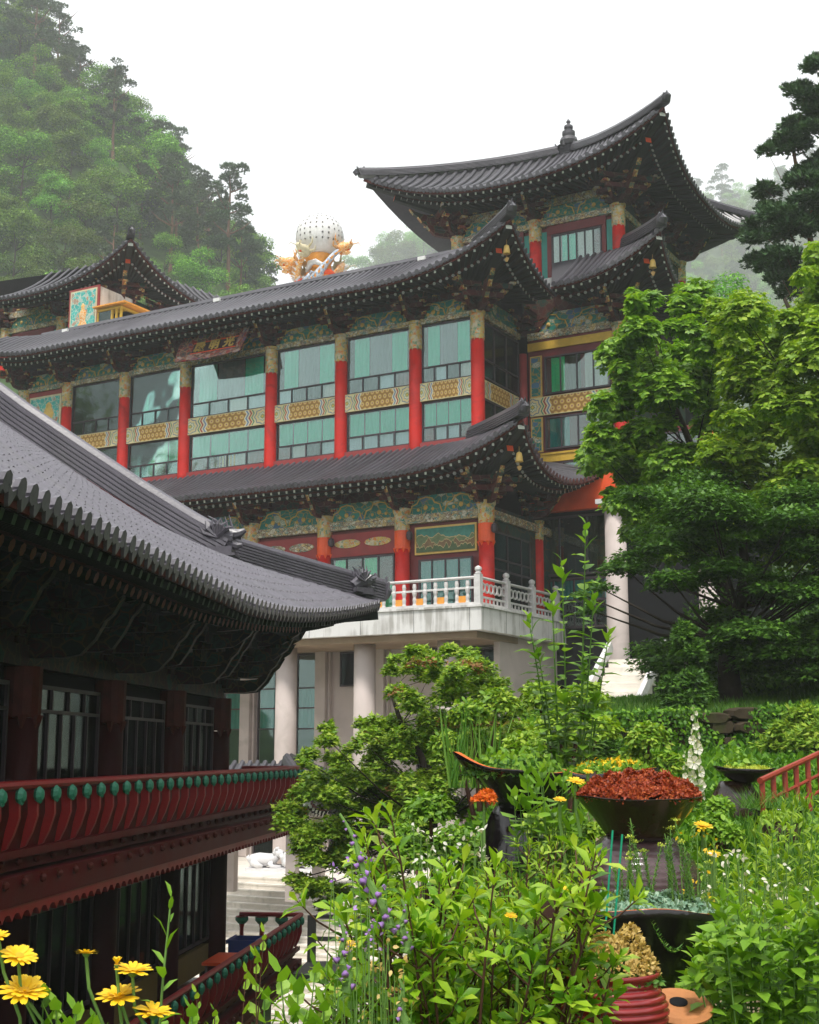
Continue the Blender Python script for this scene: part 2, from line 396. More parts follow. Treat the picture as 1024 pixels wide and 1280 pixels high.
    def grid(s, fn, nu, nv, m=0, both=False):
        i = len(s.v)
        for a in range(nu+1):
            for b in range(nv+1):
                s.v.append(tuple(fn(a/nu, b/nv)))
        for a in range(nu):
            for b in range(nv):
                s.face((i+a*(nv+1)+b, i+(a+1)*(nv+1)+b, i+(a+1)*(nv+1)+b+1, i+a*(nv+1)+b+1), m,
                       [(a/nu, b/nv), ((a+1)/nu, b/nv), ((a+1)/nu, (b+1)/nv), (a/nu, (b+1)/nv)])
    def poly(s, pts, th, m=0, axis=1):
        """flat outline (x,z) extruded th along y, from y=0"""
        n = len(pts); i = len(s.v)
        for y in (0, th): s.v += [(a, y, b) for a, b in pts]
        for k in range(n):
            j = (k+1) % n; s.face((i+k, i+j, i+n+j, i+n+k), m)
        s.face(tuple(i+k for k in range(n))[::-1], m); s.face(tuple(i+n+k for k in range(n)), m)
    def xf(s, mat, start=0):
        for k in range(start, len(s.v)): s.v[k] = tuple(mat @ Vector(s.v[k]))
    def add(s, o, mat=None, mo=0):
        i = len(s.v); fo = len(s.f)
        s.v += [tuple(mat @ Vector(p)) if mat else p for p in o.v]
        s.f += [tuple(q+i for q in f) for f in o.f]; s.m += [k+mo for k in o.m]
        for k, uv in o.uv.items(): s.uv[fo+k] = uv
    def mesh(s, name, mats, smooth=False):
        me = bpy.data.meshes.new(name)
        me.from_pydata(s.v, [], s.f)
        if not isinstance(mats, (list, tuple)): mats = [mats]
        for q in mats: me.materials.append(q)
        if len(mats) > 1: me.polygons.foreach_set('material_index', s.m)
        if s.uv:
            lay = me.uv_layers.new(name='UVMap')
            for k, uv in s.uv.items():
                ls = me.polygons[k].loop_start
                for q, c in enumerate(uv): lay.data[ls+q].uv = c
        if smooth: me.polygons.foreach_set('use_smooth', [True] * len(me.polygons))
        me.update(); return me
    def build(s, name, mats, parent=None, smooth=False, kind=None, loc=None):
        o = bpy.data.objects.new(name, s.mesh(name, mats, smooth)); COL.objects.link(o)
        if parent: o.parent = parent
        if loc is not None: o.location = loc
        if kind: o['kind'] = kind
        return o

def put(name, me, parent=None, loc=(0, 0, 0), rot=(0, 0, 0), sc=(1, 1, 1), kind=None):
    o = bpy.data.objects.new(name, me); COL.objects.link(o)
    if parent: o.parent = parent
    o.location = loc; o.rotation_euler = rot; o.scale = sc
    if kind: o['kind'] = kind
    return o
def thing(name, label, cat, loc=(0, 0, 0), rz=0.0, group=None):
    o = bpy.data.objects.new(name, None); COL.objects.link(o)
    o.empty_display_size = 0.5
    o.location = loc; o.rotation_euler = (0, 0, rz); o['label'] = label; o['category'] = cat
    if group: o['group'] = group
    return o
def tag(o, label, cat, group=None):
    o['label'] = label; o['category'] = cat
    if group: o['group'] = group
    return o
def copy_tree(o, parent=None):
    c = o.copy(); COL.objects.link(c)
    if parent: c.parent = parent
    for ch in list(o.children): copy_tree(ch, c)
    return c

# ---------------------------------------------------------------- curved tiled roof
RIDGE_PROF = [(-0.5, 0), (-0.42, 0.12), (-0.5, 0.14), (-0.42, 0.27), (-0.48, 0.29), (-0.40, 0.42), (-0.46, 0.44), (-0.38, 0.57), (-0.44, 0.59), (-0.36, 0.72),
              (-0.3, 0.74), (-0.2, 0.93), (0, 1.0), (0.2, 0.93), (0.3, 0.74),
              (0.36, 0.72), (0.44, 0.59), (0.38, 0.57), (0.46, 0.44), (0.40, 0.42), (0.48, 0.29), (0.42, 0.27), (0.5, 0.14), (0.42, 0.12), (0.5, 0)]
def layered_prof(n):
    L = []
    for k in range(n):
        z0, z1 = 0.8*k/n, 0.8*(k+0.72)/n; a = 0.5 - 0.09*k/n
        L += [(-a, z0), (-a+0.01, z1), (-a+0.12, z1+0.01), (-a+0.12, 0.8*(k+1)/n)]
    return L + [(-0.3, 0.82), (-0.2, 0.95), (0, 1.0), (0.2, 0.95), (0.3, 0.82)] + [(-a, c) for a, c in L[::-1]]
RIDGE_NEAR = layered_prof(7)
def ridge(parent, path, w, h, mat, name='roof_ridge', ornament=True, prof=None):
    b = MB(); b.extrude(path, [(a*w, c*h) for a, c in (prof or RIDGE_PROF)])
    o = b.build(name, mat, parent)
    if ornament:
        # upturned end tile with stacked caps at the first point of the path
        p, q = Vector(path[0]), Vector(path[1]); d = (p - q); d.z = 0; d.normalize()
        a = MB(); side = Vector((d.y, -d.x, 0))
        def P(x, y, z): return tuple(p + side*x*0.8 + d*y*0.8 + Vector((0, 0, z*0.62)))
        pts = [(-0.6, 0.1), (-0.62, 0.8), (-0.42, 1.35), (-0.2, 1.2), (0, 1.75), (0.2, 1.2), (0.42, 1.35), (0.62, 0.8), (0.6, 0.1)]
        n = len(pts); i = 0
        for y in (-0.02, 0.06): a.v += [P(x*w, y + z*h*0.25, z*h) for x, z in pts]
        for k in range(n): a.face((k, (k+1) % n, n+(k+1) % n, n+k))
        a.face(tuple(range(n))[::-1]); a.face(tuple(range(n, 2*n)))
        for k, (yy, zz, rr) in enumerate([(-0.25, 1.15, 0.30), (-0.5, 1.05, 0.26), (0.12, 0.5, 0.42)]):
            a.tube([P(0, yy*1.2, zz*h), P(0, yy*1.2+0.16, (zz+0.35)*h), P(0, yy*1.2+0.10, (zz+0.75)*h)], [rr*w, rr*w*0.8, rr*w*0.25], 6)
        a.build('ridge_ornament', mat, o)
    return o

class Roof:
    def __init__(s, rect, top, ze, zt, fl=0.5, lift=1.2, cl=6.0, wall=None, zin=None, hip_g=0.78, pw=2.1):
        s.rect, s.top, s.ze, s.zt, s.fl, s.lift, s.cl, s.wall, s.zin, s.g = rect, top, ze, zt, fl, lift, cl, wall, zin, hip_g; s.pw = pw
    def side(s, k):
        x0, x1, y0, y1 = s.rect; a0, a1, b0, b1 = s.top; w0, w1, v0, v1 = s.wall
        C = {'F': ((x0,y0),(x1,y0),(a0,b0),(a1,b0),(w0,v0),(w1,v0)), 'R': ((x1,y0),(x1,y1),(a1,b0),(a1,b1),(w1,v0),(w1,v1)),
             'B': ((x1,y1),(x0,y1),(a1,b1),(a0,b1),(w1,v1),(w0,v1)), 'L': ((x0,y1),(x0,y0),(a0,b1),(a0,b0),(w0,v1),(w0,v0))}[k]
        A, B, TA, TB, WA, WB = [Vector(c) for c in C]
        S = type('S', (), {})(); S.A = A; S.L = (B-A).length; S.al = (B-A).normalized(); S.inw = Vector((-S.al.y, S.al.x))
        S.tTA = (TA-A).dot(S.al); S.tTB = (TB-A).dot(S.al); S.nT = (TA-A).dot(S.inw)
        S.w0 = (WA-A).dot(S.al); S.w1 = (WB-A).dot(S.al); S.nW = (WA-A).dot(S.inw)
        return S
    def c(s, S, t):
        d = min(t + s.fl, S.L + s.fl - t); cl = min(s.cl, (S.L + 2*s.fl)/2)
        return max(0.0, 1 - d/cl) ** s.pw
    def P(s, S, t, n, z): 
        q = S.A + S.al*t + S.inw*n; return Vector((q.x, q.y, z))
    def eave(s, S, t):
        c = s.c(S, t); return -s.fl*c, s.ze + s.lift*c
    def gz(s, v): return v*(s.g + (1-s.g)*v)
    def surf(s, S, u, v):
        te = -s.fl + u*(S.L + 2*s.fl); n, z = s.eave(S, te)
        tt = S.tTA + u*(S.tTB - S.tTA)
        return (1-v)*te + v*tt, (1-v)*n + v*S.nT, z + (s.zt - z)*s.gz(v)
    def row(s, S, t, nseg=6):
        v1 = 1.0
        if S.tTA + s.fl > 1e-6: v1 = min(v1, (t + s.fl)/(S.tTA + s.fl))
        if S.L + s.fl - S.tTB > 1e-6: v1 = min(v1, (S.L + s.fl - t)/(S.L + s.fl - S.tTB))
        out = []
        if v1 <= 0.01: return out
        for k in range(nseg+1):
            v = v1*k/nseg
            den = (1-v)*(S.L + 2*s.fl) + v*(S.tTB - S.tTA)
            u = (t + (1-v)*s.fl - v*S.tTA)/max(den, 1e-6); u = min(1, max(0, u))
            _, n, z = s.surf(S, u, v); out.append((n, z))
        return out
    def inner(s, S, t, d=1.2):
        lo, hi = S.w0 + d, S.w1 - d
        if t < lo: return S.w0 + d*(t + s.fl)/(lo + s.fl)
        if t > hi: return S.w1 - d*(S.L + s.fl - t)/(S.L + s.fl - hi)
        return t

def build_roof(par, R, sides, pitch=0.30, r=0.085, mt='tile', ext=None, trange=None, mats=None, rp=0.36, thick=0.1, near=False, ridges='', rw=0.42, rh=0.55, nseg=6, indiv=False, nohip=False):
    """sides: letters; ext: extra (n, z) points continuing the front rows above the break; trange: {side:(t0,t1)} limits"""
    mt_ = M[mt]; bed = M['tile_bed']
    mm = mats or dict(raf='rafter', fend='rafter_end', rend='rafter_rnd_end', sof='soffit', fas='fascia_red')
    roof = MB()
    drip = MB(); fly = MB(); raf = MB(); fas = MB(); sof = MB()
    rafs = []
    for k in sides:
        S = R.side(k); t0, t1 = (trange or {}).get(k, (-R.fl, S.L + R.fl))
        nu = max(12, int((t1-t0)/0.7))
        def sf(a, b, S=S, t0=t0, t1=t1):
            u = ((t0 + a*(t1-t0)) + R.fl)/(S.L + 2*R.fl)
            t, n, z = R.surf(S, u, b); return R.P(S, t, n, z)
        roof.grid(sf, nu, 6)
        if ext and k == 'F':
            n0, z0 = S.nT, R.zt
            for (n1, z1) in ext:
                a0 = max(t0, S.tTA); a1 = min(t1, S.tTB)
                roof.quad(R.P(S, a0, n0, z0), R.P(S, a1, n0, z0), R.P(S, a1, n1, z1), R.P(S, a0, n1, z1))
                n0, z0 = n1, z1
        # cover tile rows, one object each
        cnt = int(round((t1-t0)/pitch)); dt = (t1-t0)/cnt
        for i in range(cnt):
            t = t0 + (i+0.5)*dt
            pts = R.row(S, t, nseg)
            if not pts or (pts[-1][0]-pts[0][0]) < 0.15: continue
            if ext and k == 'F' and S.tTA <= t <= S.tTB: pts = pts + list(ext)
            b = MB(); n5 = 4; jit = random.uniform(-0.012, 0.012); fac = [1.0]*len(pts)
            if near:        # every cover tile laps over the one below it
                dense = []; fac = []
                L = 0.0; seg = []
                for (a0, a1) in zip(pts, pts[1:]): seg.append(math.hypot(a1[0]-a0[0], a1[1]-a0[1]))
                tot = sum(seg); m = max(2, int(tot/0.36))
                def pos(q):
                    s_ = q*tot
                    for k_, w_ in enumerate(seg):
                        if s_ <= w_ or k_ == len(seg)-1: f_ = s_/w_; return (pts[k_][0]+(pts[k_+1][0]-pts[k_][0])*f_, pts[k_][1]+(pts[k_+1][1]-pts[k_][1])*f_)
                        s_ -= w_
                for k_ in range(m):
                    e_ = random.uniform(-0.05, 0.05)/m
                    dense.append(pos(max(0, k_/m+e_))); fac.append(1.09 + random.uniform(-0.04, 0.04)); dense.append(pos((k_+0.97)/m)); fac.append(0.94)
                pts = dense
            for (n, z), fc in zip(pts, fac):
                for q in range(n5+1):
                    a = PI*q/n5; b.v.append(tuple(R.P(S, t + jit - math.cos(a)*r*fc, n - 0.03, z + 0.02 + math.sin(a)*r*1.15*fc)))
            for q in range(len(pts)-1):
                for j in range(n5): b.face((q*5+j, q*5+j+1, (q+1)*5+j+1, (q+1)*5+j))
            # round end tile
            n, z = pts[0]; i0 = len(b.v); kk = 8
            for dn in (-0.075, -0.02):
                for j in range(kk):
                    a = 2*PI*j/kk; b.v.append(tuple(R.P(S, t + jit + math.cos(a)*r*1.15, n + dn - math.sin(a)*0.02, z + 0.035 + math.sin(a)*r*1.25)))
            for j in range(kk):
                b.face((i0+j, i0+(j+1) % kk, i0+kk+(j+1) % kk, i0+kk+j))
            b.face(tuple(i0+j for j in range(kk)))
            b.build('tile_row', mt_, par)
            # drip tile between rows
            tm = t + dt/2; nn, zz = R.eave(S, tm); i0 = len(drip.v); w = dt/2 - r*0.5
            hang = 0.15 if near else 0.10
            prof = [(-w, 0.03), (-w*0.8, -0.03), (-w*0.3, -hang*0.8), (0, -hang), (w*0.3, -hang*0.8), (w*0.8, -0.03), (w, 0.03), (0, -0.02)]
            for dn in (-0.06, -0.02): drip.v += [tuple(R.P(S, tm+a, nn+dn-0.25*b_, zz+b_)) for a, b_ in prof]
            m_ = len(prof)
            for j in range(m_): drip.face((i0+j, i0+(j+1) % m_, i0+m_+(j+1) % m_, i0+m_+j))
            drip.face(tuple(i0+j for j in range(m_)))
        # fascia boards, soffit and rafters
        def fs(a, S=S, t0=t0, t1=t1, dn=0.0, dz=0.0):
            t = t0 + a*(t1-t0); n, z = R.eave(S, t); return R.P(S, t, n+dn, z+dz)
        nn_ = nu*2
        for (dn, dz, h, th) in ((0.03, -0.13, 0.10, 0.05),):
            path = [fs(a/nn_, dn=dn, dz=dz) for a in range(nn_+1)]
            fas.extrude(path, [(-th/2, 0), (th/2, 0), (th/2, h), (-th/2, h)])
        W = 0.36
        def under(t, w, dz=0.0, S=S):
            n, z = R.eave(S, t); ti = R.inner(S, t)
            a = Vector((t, n + 0.06, z - 0.13)); bb = Vector((ti, S.nW, R.zin))
            q = a.lerp(bb, w); return R.P(S, q.x, q.y, q.z + dz)
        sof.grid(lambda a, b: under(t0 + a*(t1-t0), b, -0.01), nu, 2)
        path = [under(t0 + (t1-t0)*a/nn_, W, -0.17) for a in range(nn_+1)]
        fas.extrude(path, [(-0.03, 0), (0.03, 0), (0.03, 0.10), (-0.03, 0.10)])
        cnt = int(round((t1-t0)/rp))
        for i in range(cnt):
            t = t0 + (i+0.5)*(t1-t0)/cnt
            fly.bar(under(t, 0.015, -0.065), under(t, W+0.06, -0.065), 0.085, 0.10, 0, 1)
            if indiv:
                b = MB(); b.bar(under(t, W-0.06, -0.24), under(t, 1.0, -0.16), 0.15, 0.15, 0, 1, round_=7)
                b.build('rafter', [M[mm['raf']], M[mm['rend']]], par)
            else:
                raf.bar(under(t, W-0.06, -0.24), under(t, 1.0, -0.16), 0.14, 0.14, 0, 1, round_=6)
    roof.build('roof_surface', bed, par)
    drip.build('drip_tiles', mt_, par, kind='stuff')
    fly.build('flying_rafters', [M[mm['raf']], M[mm['fend']]], par, kind='stuff')
    if raf.v: raf.build('rafters', [M[mm['raf']], M[mm['rend']]], par, kind='stuff')
    fas.build('eave_board', M[mm['fas']], par)
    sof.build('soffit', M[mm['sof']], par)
    # hips: name corner by the side whose right end it is
    for k in ridges:
        S = R.side(k); path = []
        for i in range(11):
            v = i/10*0.985; t, n, z = R.surf(S, 1.0, v); path.append(R.P(S, t, n, z + 0.06))
        p0 = path[0]; d = (path[0] - path[1]); path[0] = p0 + d*0.12 + Vector((0, 0, 0.02))
        ridge(par, path, rw, rh, mt_)
        # corner beams under the hip
        n, z = R.eave(S, S.L + R.fl)
        a = R.P(S, S.L + R.fl - 0.12, n + 0.12, z - 0.24); b = R.P(S, S.w1, S.nW, R.zin - 0.1)
        hb = MB(); hb.bar(a, b, 0.24, 0.26, 0, 1)
        a2 = a.lerp(b, 0.3); hb.bar(a2 - Vector((0, 0, 0.24)), b - Vector((0, 0, 0.22)), 0.24, 0.24, 0, 2)
        hb.build('hip_beam', [M[mm['raf']], M['rafter_end'], M['orange_red']] if not near else [M['rafter_dk'], M['rafter_dk_end'], M['rafter_red_end']], par)

def bracket_mb(reach=1.3, dk=False, wide=1.1, levels=3, h=0.9):
    """wing-shaped eave bracket: stacked arms out (-Y), cross arms, blocks; base at z=0"""
    b = MB()
    for i in range(levels):
        z = h*i/levels; L = reach*(0.45 + 0.55*(i+1)/levels); th = h/levels
        # outward arm with upturned tip, profile in (y,z)
        pts = [(0.25, z), (-L*0.55, z), (-L*0.8, z+th*0.12), (-L, z+th*0.75), (-L-0.13, z+th*1.45), (-L+0.02, z+th*1.15), (-L*0.82, z+th*0.86), (-L*0.6, z+th*0.8), (0.25, z+th*0.8)]
        n = len(pts); i0 = len(b.v)
        for x in (-0.07, 0.07): b.v += [(x, p, q) for p, q in pts]
        for k in range(n): 
            b.face((i0+k, i0+(k+1) % n, i0+n+(k+1) % n, i0+n+k), 1 if k in (3, 4, 5) else 0)
        b.face(tuple(i0+k for k in range(n)), 0); b.face(tuple(i0+n+k for k in range(n))[::-1], 0)
        # cross arms
        for y in ([0.0] if i == 0 else [0.0, -L*0.5]):
            w = wide*(0.45 + 0.28*i)
            b.box(-w, -0.071, y-0.06, y+0.06, z+th*0.28, z+th*0.85, 0); b.box(0.071, w, y-0.06, y+0.06, z+th*0.28, z+th*0.85, 0)
            for sx in (-1, 1):
                b.box(sx*w-0.10, sx*w+0.10, y-0.10, y+0.10, z+th*0.86, z+th*1.1, 1)
    return b

def wall_window(par, x0, x1, z0, z1, y, cols, rows=None, fr=0.07, curt='curtain', cov=None, glass_='glass', fm='dark_frame', depth=0.16, name='window', blinds=None):
    """framed window facing -Y: frame bars, panes, curtains behind"""
    f = MB(); w = x1-x0
    f.box(x0, x1, y, y+0.10, z0, z0+fr); f.box(x0, x1, y, y+0.10, z1-fr, z1)
    f.box(x0, x0+fr, y, y+0.10, z0+fr, z1-fr); f.box(x1-fr, x1, y, y+0.10, z0+fr, z1-fr)
    zs = [z0+fr] + [z0 + q*(z1-z0) for q in (rows or [])] + [z1-fr]
    for zz in zs[1:-1]: f.box(x0+fr, x1-fr, y+0.002, y+0.09, zz-fr*0.45, zz+fr*0.45)
    bars = []
    for ri in range(len(zs)-1):
        nc = cols[ri] if isinstance(cols, (list, tuple)) else cols
        za = zs[ri] + (fr*0.45 if ri else 0); zb = zs[ri+1] - (fr*0.45 if ri < len(zs)-2 else 0)
        for c in range(1, nc):
            xx = x0 + w*c/nc; f.box(xx-fr*0.35, xx+fr*0.35, y+0.004, y+0.085, za, zb)
        bars.append((nc, za, zb))
    win = f.build(name, M[fm], par)
    for ri, (nc, za, zb) in enumerate(bars):
        for c in range(nc):
            a = x0 + w*c/nc + fr*0.36; b_ = x0 + w*(c+1)/nc - fr*0.36
            if c == 0: a = x0+fr
            if c == nc-1: b_ = x1-fr
            g = MB(); g.box(a, b_, y+0.045, y+0.053, za, zb)
            g.build('pane', M[glass_], win)
    for ri, (nc, za, zb) in enumerate(bars):
        for (f0, f1, mt) in (blinds[ri] if blinds and ri < len(blinds) else []):
            a, b_ = x0 + fr + (w-2*fr)*f0, x0 + fr + (w-2*fr)*f1
            q = MB(); n = max(4, int((b_-a)/0.09))
            for k in range(n):
                xa = a + (b_-a)*k/n; xb = a + (b_-a)*(k+1)/n; d0 = 0.025*(k % 2); d1 = 0.025*((k+1) % 2)
                q.quad((xa, y+depth+d0, za), (xb, y+depth+d1, za), (xb, y+depth+d1, zb), (xa, y+depth+d0, zb))
            q.build('curtain', M[mt], win)
    return win
# ================================================================ MAIN TEMPLE HALL (frame M)
AM = 0.518
OM = Vector((3.023*0.875, 58.217*0.875, EYE))
hall = thing('temple_hall', 'large temple hall with red columns and curved grey eaves above a pale concrete base', 'temple hall', OM, -AM)
ZG = -4.15      # terrace level below the hall, relative to eye height

XU = [0, -2.76, -6.26, -9.76, -14.38, -17.88, -21.38, -24.14]
def column(par, x, y, z0, z1, r, mat, capz=None, name='column', capmat='orn_cap', n=18):
    b = MB(); b.lathe([(r*1.02, z0), (r, z0+0.3), (r, (z0+z1)/2), (r*0.97, z1)], n, 0, (x, y, 0))
    o = b.build(name, M[mat], par, smooth=True)
    o.data.polygons.foreach_set('use_smooth', [len(p.vertices) == 4 for p in o.data.polygons])
    if capz:
        c = MB(); zc = capz
        prof = [(r*1.03, z1 - 0.05 + (0.03 if False else 0)), (r*1.05, z1), (r*1.04, zc-0.12), (r*1.2, zc-0.1), (r*1.2, zc)]
        c.lathe(prof, n, 0, (x, y, 0))
        # scalloped lower edge of the painted capital
        for k in range(8):
            a = 2*PI*k/8; c.tube([(x + math.cos(a)*r*0.93, y + math.sin(a)*r*0.93, z1+0.02), (x + math.cos(a)*r*0.93, y + math.sin(a)*r*0.93, z1-0.11)], [r*0.2, r*0.05], 6)
        c.build('capital', M[capmat], o, smooth=False)
    return o

def frieze(par, x0, x1, y, zb, h1, h2, side=None, lobes=2):
    """painted lintel beam and the teal panel over it with gold arched trim"""
    b = MB(); b.box(x0, x1, y-0.10, y+0.12, zb, zb+h1)
    b.build('lintel', M['orn_beam'], par)
    b = MB(); b.box(x0, x1, y+0.0, y+0.08, zb+h1, zb+h1+h2)
    p = b.build('frieze_panel', M['orn_panel'], par)
    b = MB(); b.box(x0-0.3, x1+0.3, y+0.1, y+0.16, zb+h1+h2*0.9, zb+h1+h2+0.75); b.build('bracket_board', M['orn_brk'], par)
    t = MB(); w = (x1-x0)
    for i in range(lobes):
        cx = x0 + w*(i+0.5)/lobes; ww = w/lobes*0.46
        pts = [(-1, 0.05), (-0.86, 0.5), (-0.55, 0.62), (-0.4, 0.9), (0, 1.0), (0.4, 0.9), (0.55, 0.62), (0.86, 0.5), (1, 0.05)]
        t.tube([(cx + a*ww, y-0.02, zb+h1+0.04+c*h2*0.85) for a, c in pts], 0.028, 5)
        for a, c, r in ((0, 0.35, 0.10), (-0.45, 0.25, 0.07), (0.45, 0.25, 0.07)):
            q = len(t.v); t.lathe([(r*0.4, 0), (r, 0.03), (r*0.3, 0.07)], 7)
            t.xf(Matrix.Translation((cx + a*ww, y-0.005, zb+h1+c*h2)) @ Matrix.Rotation(PI/2, 4, 'X'), q)
    t.build('gilt_trim', M['gold'], p)

BRK = bracket_mb(1.45, levels=3, h=0.95, wide=0.9).mesh('bracket', [M['orn_brk'], M['orn_brk_lt']])
BRK_S = bracket_mb(0.9, levels=2, h=0.6, wide=0.8).mesh('bracket_small', [M['orn_brk'], M['orn_brk_lt']])
def brackets(par, pts, me=BRK, zrot=0.0):
    for (x, y, z) in pts: put('bracket', me, par, (x, y, z), (0, 0, zrot))

# ---- upper hall storey
for i, x in enumerate(XU):
    column(hall, x, 0, 11.55, 15.86, 0.27, 'red', 16.95)
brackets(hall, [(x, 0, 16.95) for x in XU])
put('bracket', BRK, hall, (0, 0, 16.9), (0, 0, PI/4), (1.25, 1.25, 1.05))
brackets(hall, [(0, 4.0, 16.95)], BRK, PI/2)
rb = random.Random(3)
GR, BL, WH, RD = 'curtain', 'blue_pane', 'curtain_white', 'maroon'
def bay_windows(par, x0, x1, y, i):
    w = x1-x0
    lo = 'curtain' if i < 4 else 'curtain_green'  # left bays: greener copy imitating the wooded hill mirrored in the glass
    small = lambda: [( (k+0.03)/4, (k+0.97)/4, c) for k, c in enumerate([rb.choice([BL, RD, 'interior', 'interior', 'curtain_teal' if i > 2 else BL, 'curtain_white']) for _ in range(4)]) if c]
    wall_window(par, x0, x1, 11.98, 13.62, y, [4, 1], [0.37], 0.06, depth=0.14,
                blinds=[[(s[0], s[1]-0.03, s[2]) for s in small()] + ([(0.38, 0.6, 'yellow_lattice')] if i == 3 else []), [((k+0.06)/4, (k+0.94)/4, lo) for k in range(4)]])
    wall_window(par, x0, x1, 14.38, 16.78, y, [4, 1], [0.27], 0.06, depth=0.14,
                blinds=[small(), [(0.08, 0.32, lo), (0.34, 0.69, 'sky_sheet_grey' if i < 4 else 'interior'), (0.70, 0.94, lo)]])  # middle sheet: grey paints the mirrored sky, near-black the unlit room
for i in range(7):
    x1, x0 = XU[i]-0.25, XU[i+1]+0.25
    b = MB(); b.box(x0, x1, -0.12, 0.2, 11.55, 11.96); b.build('sill_band', M['maroon_band'], hall)
    frieze(hall, x0, x1, 0.0, 16.80, 0.22, 0.62, lobes=3 if i == 3 else 2)
    if i < 6:
        bay_windows(hall, x0, x1, 0.02, i)
        b = MB(); b.box(x0, x1, -0.10, 0.10, 13.63, 14.36); b.build('parapet_band', M['hexband'], hall)
    else:
        b = MB(); b.box(x0, x1, 0.0, 0.12, 11.96, 16.80); b.build('wall_panel', M['maroon_band'], hall)
        b = MB(); b.box(x0+0.12, x1-0.12, -0.05, -0.002, 14.3, 16.55); p = b.build('painting_frame', M['cream'], hall)
        b = MB(); b.box(x0+0.22, x1-0.22, -0.075, -0.052, 14.4, 16.45); b.build('painting', M['orn_mural'], p)
        b = MB(); cx = (x0+x1)/2+0.25
        b.lathe([(0.02, 0), (0.42, 0.02), (0.5, 0.2), (0.28, 0.45), (0.36, 0.7), (0.18, 1.0), (0.17, 1.15), (0.05, 1.25)], 10)
        b.xf(Matrix.Translation((cx, -0.08, 14.95)) @ Matrix.Diagonal((1, 0.12, 1, 1)))
        b.build('painted_figure', M['gold'], p)
# right hand wall of the upper hall (X = 0)
def side_wall(par, x, y0, y1, z0, z1):
    b = MB(); b.box(x-0.12, x, y0, y1, z0, z1); return b
b = MB(); b.box(-0.14, -0.04, 0.25, 3.75, 11.55, 17.5); b.build('side_wall', M['orn_side'], hall)
b = MB(); b.v += [(0.0, 0.27, 13.63), (0.0, 3.75, 13.63), (0.0, 3.75, 14.36), (0.0, 0.27, 14.36)]; b.face((0, 1, 2, 3), 0, [(0, 0), (1, 0), (1, 1), (0, 1)])
b.v += [(-0.035, 0.27, 13.63), (-0.035, 3.75, 13.63), (-0.035, 3.75, 14.36), (-0.035, 0.27, 14.36)]; b.face((4, 7, 6, 5)); b.face((0, 3, 7, 4)); b.face((3, 2, 6, 7)); b.face((0, 4, 5, 1))
b.build('parapet_band', M['hexband'], hall)
for (za, zb) in ((12.0, 13.6), (14.4, 16.7)):
    f = MB()
    for yy in (0.28, 1.4, 2.5, 3.66): f.box(-0.038, 0.04, yy, yy+0.07, za, zb)
    for zz in (za, za+(zb-za)*0.32, zb-0.07): f.box(-0.038, 0.035, 0.36, 3.65, zz, zz+0.07)
    wdw = f.build('window', M['dark_frame'], hall)
    g = MB(); g.box(-0.02, -0.01, 0.36, 3.65, za+0.07, zb-0.07); g.build('pane', M['glass_dark'], wdw)
    g = MB(); g.box(-0.033, -0.03, 2.55, 3.6, za+0.1, zb-0.1); g.build('curtain', M['curtain_teal'], wdw)
b = MB(); b.box(-0.1, 0.12, 0.3, 3.7, 16.80, 17.04); b.build('lintel', M['orn_beam'], hall)
b = MB(); b.box(-0.08, 0.02, 0.3, 3.7, 17.042, 17.7); b.build('frieze_panel', M['orn_panel'], hall)
# dark core so that nothing shines through
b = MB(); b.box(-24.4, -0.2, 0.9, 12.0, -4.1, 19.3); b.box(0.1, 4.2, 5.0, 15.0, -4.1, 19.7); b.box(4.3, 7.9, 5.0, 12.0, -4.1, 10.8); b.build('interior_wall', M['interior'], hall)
b = MB()
for zz in (11.5, 13.66, 17.0): b.box(-24.2, -0.15, 0.22, 0.9, zz, zz+0.12)
b.build('floor_slab', M['interior'], hall)

RU = Roof((-27.0, 2.25, -2.2, 16.0), (-24.0, -0.6, 1.0, 13.0), 17.95, 19.9, 0.5, 1.35, 6.2, wall=(-24.14, 0.0, 0.0, 14.0), zin=18.15)
build_roof(hall, RU, 'FR', trange={'F': (-0.5, 29.75), 'R': (-0.5, 4.6)}, pitch=0.31, ridges='F')
b = MB(); b.extrude([(-24.2, 1.05, 19.85), (-12, 1.05, 19.85), (-0.7, 1.05, 19.85)], [(-0.16, 0), (-0.2, 0.1), (-0.13, 0.26), (0.13, 0.26), (0.2, 0.1), (0.16, 0)])
b.build('terrace_coping', M['tile'], hall)
b = MB(); b.box(-24.0, -2.2, 1.25, 15, 19.3, 19.7); b.box(-2.2, 4.0, 4.9, 15, 19.3, 19.7); b.build('roof_terrace', M['concrete'], hall)
for xx in (-3.1, -13.6, -22.7):
    b = MB(); b.box(xx, xx+0.35, 0.75, 0.95, 19.86, 20.02); b.build('roof_lamp_box', M['white_paint'], hall)

